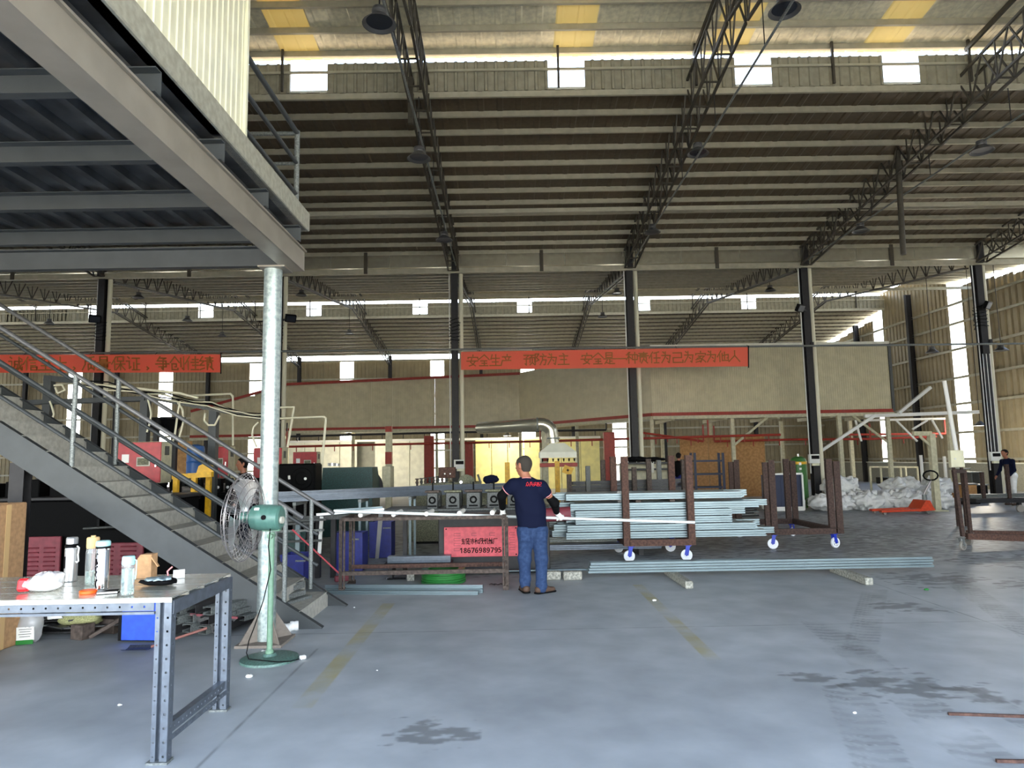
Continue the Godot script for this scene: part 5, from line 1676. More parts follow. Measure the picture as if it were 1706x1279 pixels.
	for q in [[895, 707], [921, 730]]:
		var c := at_depth(q[0], q[1], d)
		part(t, "joint_ring", grown().lathe([[0.19, -0.02], [0.205, -0.02], [0.205, 0.02], [0.19, 0.02]], 20, c, Basis(Vector3(0, 0, 1), PI / 2) if q[0] < 900 else Basis()), M("galv_dull"))
	var h0 := at_depth(928, 738, d)
	var hd := grown()
	var tp := [Vector3(-0.2, 0, -0.2), Vector3(0.2, 0, -0.2), Vector3(0.2, 0, 0.2), Vector3(-0.2, 0, 0.2)]
	var bt := [Vector3(-0.52, -0.26, -0.4), Vector3(0.52, -0.26, -0.4), Vector3(0.52, -0.26, 0.4), Vector3(-0.52, -0.26, 0.4)]
	for k in 4:
		var n2: Vector3 = (tp[k] + tp[(k + 1) % 4] + bt[k] + bt[(k + 1) % 4]) * Vector3(1, 0, 1)
		hd.quad(h0 + tp[k], h0 + tp[(k + 1) % 4], h0 + bt[(k + 1) % 4], h0 + bt[k], (n2.normalized() + Vector3(0, 0.8, 0)).normalized())
		hd.quad(h0 + bt[k], h0 + bt[(k + 1) % 4], h0 + bt[(k + 1) % 4] - Vector3(0, 0.16, 0), h0 + bt[k] - Vector3(0, 0.16, 0), n2.normalized())
	part(t, "hood", hd, M("white_panel"))
	for k in 7:
		var c := h0 + Vector3(-0.45 + 0.15 * k, -0.44, 0.41)
		part(t, "hood_hook", grown().cyl(c, c - Vector3(0, 0.09, 0), 0.03, 0.012, 8), M("black"))
	part(t, "red_bar", grown().box(h0 + Vector3(0, -0.62, 0.42), Vector3(1.06, 0.11, 0.1), Basis(), 0.01), M("red_trim"))
	for sx in [-0.5, 0.5]:
		part(t, "hood_leg", grown().bar(Vector3(h0.x + sx, 0, h0.z + 0.4), h0 + Vector3(sx, -0.42, 0.4), 0.05, 0.05), M("beige_side"))
	# plywood partition and blue rack
	d = 27.8
	var x0 := at_depth(1134, 780, d).x
	var x1 := at_depth(1276, 780, d).x
	var pw := thing("plywood_partition", "tall brown plywood partition at the back right below the oven", "partition", V((x0 + x1) / 2, 0, d))
	for k in 3:
		part(pw, "plywood_sheet", grown().box(V(lerpf(x0, x1, (k + 0.5) / 3.0), 1.22, d), Vector3((x1 - x0) / 3.0 - 0.015, 2.44, 0.03)), M("plywood"))
	part(pw, "back_stud", grown().box(V(x0 + 0.3, 1.2, d + 0.06), Vector3(0.08, 2.4, 0.08)), M("timber"))
	part(pw, "back_stud", grown().box(V(x1 - 0.3, 1.2, d + 0.06), Vector3(0.08, 2.4, 0.08)), M("timber"))
	d = 24.3
	var rk := thing("blue_rack", "dark blue steel shelf rack in front of the plywood partition", "rack", at_depth(1182, 800, d) * Vector3(1, 0, 1))
	for px in [1157, 1204]:
		for dd in [0.0, 0.5]:
			var q := at_depth(px, 754, d)
			part(rk, "upright", grown().box(Vector3(q.x, q.y / 2, q.z - dd), Vector3(0.08, q.y, 0.06)), M("slate_blue"))
	for py in [768, 790, 812]:
		var q := at_depth(1157, py, d)
		var r := at_depth(1204, py, d)
		part(rk, "shelf", grown().box(Vector3((q.x + r.x) / 2, q.y, q.z - 0.25), Vector3(r.x - q.x, 0.06, 0.5)), M("slate_blue"))
	# dark storage cabinet with open shelves
	d = 18.0
	var cb := thing("tool_cabinet", "open grey tool cabinet with dark shelves behind the stock cart", "cabinet", at_depth(1078, 820, d) * Vector3(1, 0, 1))
	var c0 := at_depth(1038, 772, d)
	var c1 := at_depth(1120, 772, d)
	for x in [c0.x, c1.x]:
		part(cb, "side_panel", grown().box(Vector3(x, c0.y / 2, -d - 0.25), Vector3(0.05, c0.y, 0.5)), M("machine_grey"))
	part(cb, "back_panel", grown().box(Vector3((c0.x + c1.x) / 2, c0.y / 2, -d - 0.49), Vector3(c1.x - c0.x, c0.y, 0.02)), M("beige_side"))
	for y in [0.1, 0.55, 1.0, 1.32, c0.y]:
		part(cb, "shelf", grown().box(Vector3((c0.x + c1.x) / 2, y, -d - 0.25), Vector3(c1.x - c0.x, 0.04, 0.5)), M("steel_dark"))
	part(cb, "socket_panel", grown().box(at_depth(1085, 778, d - 0.02), Vector3(0.13, 0.28, 0.03)), M("grey_plastic"))
	part(cb, "socket", grown().cyl(at_depth(1083, 770, d - 0.02), at_depth(1083, 770, d - 0.06), 0.02).cyl(at_depth(1087, 770, d - 0.02), at_depth(1087, 770, d - 0.06), 0.02), M("black"))
	var heap := thing("dark_sheet_heap", "heap of dark folded covers on top of the tool cabinet", "cover", Vector3((c0.x + c1.x) / 2, c0.y, -d - 0.2))
	part(heap, "fold", crumple(Vector3((c0.x + c1.x) / 2 + 0.05, c0.y + 0.03, -d - 0.22), Vector3(0.9, 0.12, 0.42), 0.06, 3.0, 5), M("black_cloth"))
	part(heap, "fold", crumple(Vector3((c0.x + c1.x) / 2 - 0.3, c0.y + 0.05, -d - 0.2), Vector3(0.4, 0.12, 0.35), 0.06, 4.0, 6), M("black_cloth"))
	# grinder stand with a tilted yellow warning plate and yellow posts
	d = 17.5
	var gr := thing("warning_plate", "tilted yellow warning plate with a black mark on a thin stand", "sign", at_depth(946, 800, d) * Vector3(1, 0, 1))
	var gp := at_depth(946, 783, d)
	part(gr, "plate", grown().box(gp, Vector3(0.24, 0.2, 0.02), Basis(Vector3(0, 0, 1), -0.4)), M("yellow"))
	part(gr, "black_mark", grown().sweep(PackedVector2Array([Vector2(0, 0.05), Vector2(0.015, 0.012), Vector2(0.05, 0), Vector2(0.015, -0.012), Vector2(0, -0.05), Vector2(-0.015, -0.012), Vector2(-0.05, 0), Vector2(-0.015, 0.012)]), gp + Vector3(0, 0, 0.011), gp + Vector3(0, 0, 0.014)), M("black_ink"))
	part(gr, "stand_tube", grown().cyl(Vector3(gp.x, 0, gp.z - 0.03), gp - Vector3(0, 0.02, 0.03), 0.02, -1, 8), M("steel_dark"))
	part(gr, "stand_foot", grown().cyl(Vector3(gp.x, 0, gp.z - 0.03), Vector3(gp.x, 0.03, gp.z - 0.03), 0.16), M("steel_dark"))
	for r in [[928, 768, 18.0, "yellow square post behind the yellow warning plate"], [845, 770, 17.0, "yellow square post left of the worker's head"]]:
		var q := at_depth(r[0], r[1], r[2])
		var yp := thing("yellow_post", r[3], "post", Vector3(q.x, 0, q.z))
		part(yp, "shaft", grown().box(Vector3(q.x, q.y / 2, q.z), Vector3(0.12, q.y, 0.12), Basis(), 0.006), M("yellow"))
		part(yp, "foot", grown().box(Vector3(q.x, 0.015, q.z), Vector3(0.24, 0.03, 0.24)), M("yellow"))
	# bench of valves and the saw guard left of the worker
	d = 14.0
	var a0 := at_depth(685, 815, d)
	var a1 := at_depth(800, 803, d)
	var bn := thing("valve_bench", "khaki machine bench with a row of brass valves on top", "bench", Vector3((a0.x + a1.x) / 2, 0, -d - 0.3))
	part(bn, "bench_body", grown().sweep(PackedVector2Array([Vector2(a0.x, 0.05), Vector2(a0.x, a1.y - 0.10), Vector2(a0.x + 0.22, a1.y - 0.02), Vector2(a0.x + 0.6, a1.y), Vector2(a1.x, a1.y), Vector2(a1.x, 0.05)]), V(0, 0, d + 0.7), V(0, 0, d)), M("khaki"))
	part(bn, "bench_plinth", grown().box(Vector3((a0.x + a1.x) / 2, 0.03, -d - 0.35), Vector3(a1.x - a0.x - 0.1, 0.06, 0.6)), M("black"))
	for i in 8:
		var q := Vector3(a0.x + 0.1 + i * 0.085, a1.y - 0.02 + 0.008 * i, -d - 0.15 - 0.03 * (i % 2))
		part(bn, "valve", grown().cyl(q - Vector3(0, 0.05, 0), q + Vector3(0, 0.09, 0), 0.022, -1, 8).cyl(q + Vector3(-0.04, 0.1, 0), q + Vector3(0.04, 0.1, 0), 0.012, -1, 6).ball(q + Vector3(0, 0.03, 0.02), Vector3(0.035, 0.035, 0.035), 8), M("machine_grey" if i % 2 else "rust"))
	part(bn, "switch_box", grown().box(at_depth(745, 787, d + 0.2), Vector3(0.34, 0.22, 0.2), Basis(), 0.01), M("rust_red"))
	for px in [741, 750]:
		part(bn, "button", grown().cyl(at_depth(px, 789, d + 0.1), at_depth(px, 789, d + 0.07), 0.016, -1, 8), M("white"))
	part(bn, "saw_guard", grown().sweep(PackedVector2Array([Vector2(-0.17, 0), Vector2(-0.155, 0.08), Vector2(-0.10, 0.15), Vector2(0, 0.18), Vector2(0.10, 0.15), Vector2(0.155, 0.08), Vector2(0.17, 0)]), at_depth(777, 805, d + 0.1), at_depth(777, 805, d - 0.05)), M("khaki"))
	part(bn, "saw_hub", grown().cyl(at_depth(768, 803, d - 0.06), at_depth(768, 803, d - 0.10), 0.03), M("brushed"))
	var tool := thing("hand_grinder", "dark cloth-wrapped hand grinder on the bench beside the worker", "grinder", at_depth(815, 803, 13.4))
	part(tool, "body", crumple(at_depth(818, 806, 13.4), Vector3(0.30, 0.15, 0.2), 0.05, 5.0, 12), M("navy"))
	part(tool, "handle", grown().cyl(at_depth(800, 802, 13.3), at_depth(796, 790, 13.3), 0.02, -1, 8), M("machine_grey"))
	part(tool, "stand", grown().box(at_depth(815, 812, 13.4) * Vector3(1, 0, 1) + Vector3(0, 0.55, 0), Vector3(0.5, 1.08, 0.3)), M("khaki"))
	# stack of perforated stock behind the first cart
	d = 15.0
	var stk := thing("stock_stillage", "dark steel stillage with tall posts behind the first cart", "frame", at_depth(1050, 825, d) * Vector3(1, 0, 1))
	for r in [[948, 790], [979, 776], [1004, 766], [1020, 766], [1056, 778], [1080, 764], [1097, 766], [1138, 765]]:
		var q := at_depth(r[0], r[1], d + 0.15 * (int(r[0]) % 3))
		part(stk, "post", grown().box(Vector3(q.x, q.y / 2, q.z), Vector3(0.10, q.y, 0.10), Basis(), 0.006), M("machine_grey" if int(r[0]) % 2 else "rust"))
	part(stk, "base_bar", grown().bar(at_depth(940, 838, d), at_depth(1150, 832, d), 0.1, 0.1), M("rust"))
	for i in 5:
		for j in 3:
			var q := at_depth(950 + 5 * ((i + j) % 3), 831 - 6.5 * i, d + 0.22 + 0.11 * j)
			var r := at_depth(1140 - 6 * ((i * 2 + j) % 4), 826 - 6.5 * i, d + 0.22 + 0.11 * j)
			var s := grown()
			profile_rail(s, q, r, 0.09, 0.075)
			if j == 0:
				var k := 34
				for m in k:
					s.box(q.lerp(r, (m + 0.5) / k) + Vector3(0, 0, 0.046), Vector3(0.02, 0.02, 0.004))
			single("slotted_profile", s, M("scrap"), "dark slotted profile stacked in the frame behind the first cart", "profile", q, "slotted profiles in the rear frame")
	d = 18.5
	for i in 8:
		var q := at_depth(1185 + 3 * i, 826 - 3.2 * i, d)
		var r := at_depth(1262 - 4 * (i % 3), 829 - 3.6 * i + 5 * (i % 2), d + 0.3)
		q.y = 0.03 + 0.035 * i
		r.y = 0.03 + 0.035 * i
		single("loose_strip", grown().bar(q, r, 0.05, 0.03), M("galv_dull" if i % 2 else "steel_dark"), "loose steel strip on the low heap in front of the plywood", "strip", q, "strips heaped by the plywood")
	# left lamp hangs lit under the oven; right one is added to brighten the booth
	for r in [[582, 726, 34.5, "lit white lamp under the left wing of the oven"], [845, 726, 35.6, "added fill lamp under the oven behind the duct"]]:
		lit_lamp(at_depth(r[0], r[1], r[2]), r[3], at_depth(1300, 688, 26.0).y - 0.02)

func lit_lamp(p: Vector3, label: String, up := 0.0) -> void:
	var t := thing("hanging_lamp", label, "lamp", p)
	part(t, "shade", grown().lathe([[0.05, 0.16], [0.07, 0.12], [0.09, 0.10], [0.22, 0.0], [0.225, 0.0], [0.10, 0.12], [0.05, 0.18]], 20, p), M("lamp_shell"))
	part(t, "glowing_disc", grown().lathe([[0.0, 0.01], [0.19, 0.01], [0.19, 0.03], [0.0, 0.03]], 20, p), M("lit"))
	part(t, "stem", grown().cyl(p + Vector3(0, 0.16, 0), Vector3(p.x, up, p.z), 0.012, -1, 6), M("steel_dark"))
	var l := OmniLight3D.new()
	l.name = "lamp_light"
	l.light_color = Color(1.0, 0.95, 0.86)
	l.light_energy = 8.0
	l.light_size = 0.18
	l.omni_range = 40.0
	l.omni_attenuation = 2.0
	l.shadow_enabled = true
	l.position = Vector3(0, -0.12, 0)
	t.add_child(l)

func build_middle() -> void:
	# roller stand in front of the red sign
	var d0 := 9.0
	var d1 := 9.55
	var l := at_depth(569, 868, d0)
	var r := at_depth(845, 858, d0)
	var hy := (l.y + r.y) / 2
	var xl := at_height(573, 985).x
	var xr := at_height(842, 985).x
	var t := thing("roller_stand", "rusty angle-iron roller stand holding the pipe beside the worker", "stand", V((xl + xr) / 2, 0, d0))
	for x in [xl, xr]:
		for d in [d0, d1]:
			part(t, "leg", grown().angle_bar(V(x, 0.0, d), V(x, hy, d), 0.045, 0.008, Vector3(0, 0, 1), 1.0 if x == xl else -1.0).box(V(x + (0.022 if x == xl else -0.022), hy / 2, d), Vector3(0.022, hy, 0.012)), M("rust"))
		part(t, "end_bar", grown().bar(V(x, hy, d0), V(x, hy, d1), 0.05, 0.05), M("rust"))
		part(t, "foot_bar", grown().bar(V(x, 0.03, d0 - 0.05), V(x, 0.03, d1 + 0.1), 0.06, 0.05), M("rust"))
	for d in [d0, d1]:
		part(t, "top_rail", grown().bar(V(xl - 0.02, hy, d), V(xr + 0.02, hy, d), 0.045, 0.04), M("rust"))
		part(t, "low_rail", grown().bar(V(xl, 0.24, d), V(xr, 0.24, d), 0.045, 0.05), M("rust_red" if d > 9.2 else "rust"))
	for k in 5:
		var x := lerpf(at_depth(601, 857, d0).x, at_depth(820, 849, d0).x, k / 4.0)
		part(t, "roller", grown().cyl(V(x, hy + 0.055, d0 - 0.02), V(x + 0.02, hy + 0.055, d1 - 0.05), 0.03, -1, 12), M("white"))
	# machine with the red sign
	var d := 10.25
	var a := at_depth(730, 862, d)
	var b := at_depth(915, 862, d)
	var m := thing("roll_forming_line", "grey roll forming line with bearing stands and a red lettered plate", "machine", V((a.x + b.x) / 2, 0, d + 0.3))
	part(m, "bed", grown().box(V((a.x + b.x) / 2, 0.48, d + 0.35), Vector3(b.x - a.x, 0.86, 0.66), Basis(), 0.01), M("steel_dark"))
	part(m, "plinth", grown().box(V((a.x + b.x) / 2, 0.03, d + 0.35), Vector3(b.x - a.x - 0.2, 0.06, 0.6)), M("black"))
	part(m, "bed_top", grown().box(V((a.x + b.x) / 2 - 0.4, 0.925, d + 0.35), Vector3(b.x - a.x + 0.8, 0.04, 0.72), Basis(), 0.006), M("machine_grey"))
	for i in 6:
		var p := at_depth(721 + 34 * i, 838 - 0.8 * i, d + 0.05)
		var w := 0.21
		if i == 0:
			w = 0.16
		var st := part(m, "bearing_stand", grown().box(Vector3(p.x, 1.06, p.z), Vector3(w, 0.24, 0.14), Basis(), 0.012), M("machine_grey"))
		part(st, "bearing_ring", grown().lathe([[0.03, 0.0], [0.03, 0.018], [0.05, 0.018], [0.055, 0.0]], 18, Vector3(p.x, 1.07, p.z + 0.07), Basis(Vector3.RIGHT, PI / 2)), M("black_oily"))
		part(st, "key_slot", grown().box(Vector3(p.x, 0.985, p.z + 0.072), Vector3(0.13, 0.025, 0.012)), M("black"))
		part(st, "cap_plate", grown().box(Vector3(p.x, 1.195, p.z), Vector3(w + 0.05, 0.03, 0.2), Basis(), 0.005), M("khaki" if i % 2 else "rust"))
		part(st, "adjusting_screw", grown().cyl(Vector3(p.x, 1.2, p.z), Vector3(p.x, 1.33, p.z), 0.012, -1, 8), M("black"))
		part(m, "far_stand", grown().box(Vector3(p.x, 1.06, p.z - 0.5), Vector3(w, 0.24, 0.12), Basis(), 0.01), M("machine_grey"))
		part(m, "roller_shaft", grown().cyl(Vector3(p.x, 1.07, p.z - 0.02), Vector3(p.x, 1.07, p.z - 0.5), 0.03, -1, 10).cyl(Vector3(p.x, 1.07, p.z - 0.15), Vector3(p.x, 1.07, p.z - 0.35), 0.075, -1, 14), M("brushed"))
	# red lettered plate
	var s0 := at_depth(740, 928, d - 0.03)
	var s1 := at_depth(863, 876, d - 0.03)
	var w2 := s1.x - s0.x
	var h2 := s1.y - s0.y
	var c := Vector3((s0.x + s1.x) / 2, (s0.y + s1.y) / 2, -d + 0.03)
	var sg := part(m, "red_plate", grown().box(c, Vector3(w2, h2, 0.02), Basis(), 0.004), M("red_plate"), "red plate with black Chinese lettering and a telephone number")
	var ink := grown()
	var px := w2 / 123.0
	write_text(ink, "东莞市和茂机械厂", c + Vector3((768 - 801.5) * px, (902 - 903) * -px, 0.012), Vector3.RIGHT, Vector3.UP, 9.2 * px, 7.6 * px, 0.11, 0.72)
	part(sg, "lettering", ink, M("black_ink"))
	var tm := TextMesh.new()
	var fo := SystemFont.new()
	fo.font_names = PackedStringArray(["Droid Sans"])
	fo.font_weight = 700
	tm.font = fo
	tm.text = "18676989795"
	tm.font_size = 32
	tm.pixel_size = 11.6 * px / 32.0
	tm.depth = 0.003
	var ti := MeshInstance3D.new()
	ti.name = "phone_number"
	ti.mesh = tm
	ti.material_override = M("black_ink")
	sg.add_child(ti, true)
	ti.position = c + Vector3((800.5 - 801.5) * px, -(916 - 902) * px, 0.012) - base_of[m]
	var slots := grown()
	for i in 4:
		for q in [[762, 11], [790, 8], [820, 9], [853, 9]]:
			if i > 0 and (q[0] == 790 or q[0] == 820):
				continue
			var o := c + Vector3((q[0] - 801.5) * px, (12 - 8 * i) * px, 0.011)
			slots.box(o + Vector3(0, 2 * px, 0), Vector3(q[1] * px, 0.006, 0.004)).box(o - Vector3(0, 2 * px, 0), Vector3(q[1] * px, 0.006, 0.004)).box(o - Vector3(q[1] * px / 2, 0, 0), Vector3(0.006, 4 * px, 0.004))
	part(sg, "vent_slots", slots, M("maroon"))
	for q in [[-1, -1], [1, -1], [-1, 1], [1, 1]]:
		part(sg, "bolt", grown().cyl(c + Vector3(q[0] * w2 * 0.47, q[1] * h2 * 0.44, 0.01), c + Vector3(q[0] * w2 * 0.47, q[1] * h2 * 0.44, 0.018), 0.012, -1, 6), M("black"))
	part(m, "dark_roller", grown().cyl(at_depth(905, 858, d - 0.1), at_depth(950, 855, d - 0.1), 0.1), M("maroon"))
	# held pipe
	var p0 := at_depth(556, 851, 8.85)
	var p1 := at_depth(1157, 870, 9.55)
	single("long_pipe", grown().pipe(p0, p1, 0.020, 0.004, 14), M("pipe_white"), "long thin bright pipe held by the worker in both hands", "pipe", (p0 + p1) / 2)
	# green strap coil
	var gc := at_height(739, 969)
	var g := thing("strap_coil", "coil of bright green plastic strapping on the floor under the roller stand", "coil", gc)
	for i in 6:
		part(g, "strap_turn", grown().lathe([[0.20 + 0.002 * i, 0.005 + 0.03 * i], [0.305 - 0.004 * (i % 3), 0.005 + 0.03 * i], [0.307 - 0.004 * (i % 3), 0.033 + 0.03 * i], [0.20 + 0.002 * i, 0.033 + 0.03 * i], [0.20 + 0.002 * i, 0.005 + 0.03 * i]], 40, gc), M("green_strap"))
	# floor bundles of galvanised profile
	for k in 3:
		var q0 := at_height(545, 989 - 3 * k)
		var q1 := at_height(805 - (8 if k == 0 else 0), 990 - 3.4 * k)
		q0.y = 0.022
		q1.y = 0.022
		if k == 2:
			q0 = q0 + Vector3(0, 0.043, 0.06)
			q1 = q1 + Vector3(0, 0.043, 0.06)
		single("floor_profile", profile_rail(grown(), q0, q1, 0.075, 0.042), M("galv_bright"), ["front galvanised profile on the floor beside the stair foot", "rear galvanised profile on the floor beside the stair foot", "upper galvanised profile on the floor beside the stair foot"][k], "profile", (q0 + q1) / 2, "floor profiles by the stair foot")
	var y := 0.095
	for i in 4:
		for j in 2:
			var q0 := V(at_depth(980, 950, 9.55).x + 0.012 * i, y + 0.016 + 0.036 * i, 9.58 + 0.085 * j)
			var q1 := V(at_depth(1556, 945, 9.55).x - 0.015 * ((i + j) % 2), y + 0.016 + 0.036 * i, 9.58 + 0.085 * j)
			single("long_profile", profile_rail(grown(), q0, q1, 0.08, 0.027), M("galv_bright"), "%s bright profile in the %s layer of the long floor bundle" % [["front", "rear"][j], ["lowest", "second", "third", "top"][i]], "profile", (q0 + q1) / 2, "profiles in the long floor bundle")
	for q in [[1112, 957, 1149, 984, "short weathered timber block jutting from under the left part of the long bundle"], [1388, 953, 1449, 978, "longer weathered timber block under the right part of the long bundle"]]:
		var n := at_height(q[2], q[3] - 3)
		var f := at_height(q[0], q[1])
		f = n + (f - n).normalized() * maxf(1.0, n.distance_to(f))
		n.y = 0.047
		f.y = 0.047
		single("timber_block", grown().bar(n, f, 0.10, 0.09, Vector3.UP, 0.01), M("timber"), q[4], "timber", (n + f) / 2, "timber blocks under the bundle")
	for q in [[907, 934, "grey timber block on the floor beside the worker's feet"], [938, 969, "grey timber block touching the long bundle end"]]:
		var n := at_height(q[0], 966)
		var f := at_height(q[1], 965)
		n.y = 0.06
		f.y = 0.06
		single("timber_block", grown().bar(n, f, 0.12, 0.115, Vector3.UP, 0.012), M("timber"), q[2], "timber", (n + f) / 2, "timber blocks under the bundle")
	var rod0 := at_depth(640, 955, 9.75)
	rod0.y = 0.13
	single("thin_rod", grown().cyl(V(-1.6, 0.10, 9.85), V(1.15, 0.10, 9.85), 0.014, -1, 8), M("galv_bright"), "thin bright rod running low behind the green coil", "rod", V(0, 0.1, 9.85))
	for k in 2:
		single("rod_rest", grown().box(V(-1.4 + 2.0 * k, 0.043, 9.85), Vector3(0.10, 0.086, 0.12)), M("timber"), ["small timber rest under the left part of the thin rod", "small timber rest under the right part of the thin rod"][k], "block", V(-1.4 + 2.0 * k, 0, 9.85))
	# low rack of rods right of the worker
	var rk := thing("low_rack", "low dark steel rack filled with rods behind the worker", "rack", V(1.3, 0, 12.2))
	for x in [0.5, 2.2]:
		part(rk, "rack_foot", grown().bar(V(x, 0.05, 11.9), V(x, 0.05, 12.7), 0.08, 0.1), M("steel_dark"))
		part(rk, "rack_post", grown().bar(V(x, 0.1, 12.7), V(x, 1.0, 12.7), 0.08, 0.08), M("steel_dark"))
	for i in 6:
		for j in 3:
			var q := V(0.25 + 0.05 * ((i + j) % 3), 0.145 + 0.13 * i, 12.0 + 0.2 * j)
			single("stacked_tube", profile_rail(grown(), q, q + Vector3(2.3 - 0.2 * (i % 3), 0, 0), 0.15, 0.085), M("galv_dull" if i % 2 else "galv"), "dull steel tube stacked on the low rack behind the worker", "tube", q, "tubes on the low rack")
	for k in 4:
		var q := at_height(650, 925 - 8 * k)
		var e := at_depth(655, 920, 10.6)
		single("rack_profile", profile_rail(grown(), V(-1.75, 0.24 + 0.045 * (k % 2), 10.0 + 0.09 * (k / 2)), V(-0.86, 0.24 + 0.045 * (k % 2), 10.0 + 0.09 * (k / 2)), 0.08, 0.043), M("galv"), "short galvanised profile on the low shelf left of the red plate", "profile", V(-1.3, 0.24, 10.0), "short profiles left of the red plate")
	var sh := thing("low_shelf", "dark low shelf carrying the short profiles left of the red plate", "shelf", V(-1.3, 0, 10.1))
	for x in [-1.7, -0.95]:
		part(sh, "shelf_leg", grown().box(V(x, 0.10, 10.05), Vector3(0.06, 0.2, 0.3)), M("steel_dark"))
		part(sh, "shelf_post", grown().box(V(x + 0.12, 0.45, 10.5), Vector3(0.06, 0.9, 0.06)), M("steel_dark"))
	part(sh, "shelf_top", grown().box(V(-1.32, 0.205, 10.15), Vector3(0.95, 0.016, 0.6)), M("steel_dark"))

func caster(t: Node3D, at: Vector3, h: float, turn: float, fork: String, wheel: String) -> void:
	# at: floor point; h: height of the mounting plate
	var r := h * 0.36
	var bs := Basis(Vector3.UP, turn)
	var ax := bs * Vector3(0, 0, 1)
	var lead := bs * Vector3(0.03, 0, 0)
	var c := at + Vector3(0, r + 0.002, 0) + lead
	var f := grown()
	f.box(at + Vector3(0, h - 0.008, 0), Vector3(0.10, 0.014, 0.10), bs)
	for s in [-1.0, 1.0]:
		f.bar(c + ax * 0.032 * s, at + Vector3(0, h - 0.01, 0) + ax * 0.032 * s, 0.006, 0.06, bs.x)
	f.cyl(c - ax * 0.045, c + ax * 0.045, 0.014, -1, 10)
	var p := part(t, "caster_fork", f, M(fork))
	part(p, "wheel", grown().lathe([[0.0, -0.02], [r * 0.55, -0.018], [r * 0.6, -0.022], [r * 0.94, -0.022], [r, -0.014], [r, 0.014], [r * 0.94, 0.022], [r * 0.6, 0.022], [r * 0.55, 0.018], [0.0, 0.02]], 28, c, Basis(ax.cross(Vector3.UP).normalized(), ax, ax.cross(Vector3.UP).normalized().cross(ax)).orthonormalized()), M(wheel))
	var sp := grown()
	for k in 5:
		var a := TAU * k / 5.0
		var e := bs.x * cos(a) + Vector3.UP * sin(a)
		sp.bar(c + ax * 0.0215 + e * 0.018, c + ax * 0.0215 + e * r * 0.58, 0.006, 0.004, ax)
	sp.lathe([[r * 0.58, 0.0], [r * 0.62, 0.003], [r * 0.66, 0.0]], 24, c + ax * 0.021, Basis(bs.x, ax, bs.x.cross(ax)))
	part(p, "wheel_rib", sp, M("machine_grey"))

func stock_cart(label: String, xa: float, xb: float, da: float, db: float, top: float, twin: bool, mats4: Array) -> Node3D:
	var t := thing("stock_cart", label, "cart", V((xa + xb) / 2, 0, (da + db) / 2), "rolling stock carts")
	var fh := 0.30
	for d in [da, db]:
		for x in [xa, xb]:
			var s := grown()
			var sg := 1.0 if x == xa else -1.0
			var z := 0.11 if d == da else -0.11
			var a := V(x, fh - 0.05, d)
			var b := V(x, top, d)
			if twin:
				s.channel(V(x - 0.055 * sg, fh - 0.05, d), V(x - 0.055 * sg, top, d), 0.05, 0.11, 0.01, Vector3(sg, 0, 0))
				s.box(V(x + 0.07 * sg, (top + fh) / 2, d + 0.02), Vector3(0.10, top - fh + 0.08, 0.012))
				s.box(V(x + 0.118 * sg, (top + fh) / 2, d + 0.05), Vector3(0.012, top - fh + 0.08, 0.07))
			else:
				s.box(V(x, (top + fh) / 2, d), Vector3(0.105, top - fh + 0.1, 0.012))
				s.box(V(x - 0.047 * sg, (top + fh) / 2, d + 0.045), Vector3(0.012, top - fh + 0.1, 0.09))
				s.box(V(x + 0.047 * sg, (top + fh) / 2, d + 0.045), Vector3(0.012, top - fh + 0.1, 0.09))
			part(t, "post", s, M(mats4[0]))
		part(t, "cross_rail", grown().hollow(V(xa + 0.04, fh, d + 0.01), V(xb - 0.04, fh, d + 0.01), 0.08, 0.10, 0.008), M(mats4[0]))
	for x in [xa, xb]:
		part(t, "side_rail", grown().hollow(V(x, fh, da), V(x, fh, db), 0.08, 0.10, 0.008), M(mats4[0]))
	var k := 0
	for d in [da, db]:
		for x in [xa, xb]:
			caster(t, V(x + (0.06 if x == xa else -0.06), 0, d + (0.05 if d == da else -0.05)), fh - 0.05, [PI * 0.5 + 1.2, 0.35, 2.2, 0.8][k] if twin else [PI / 2 + PI / 2, -0.25 + PI, 2.4, 2.8][k], mats4[1], mats4[2])
			k += 1
	return t

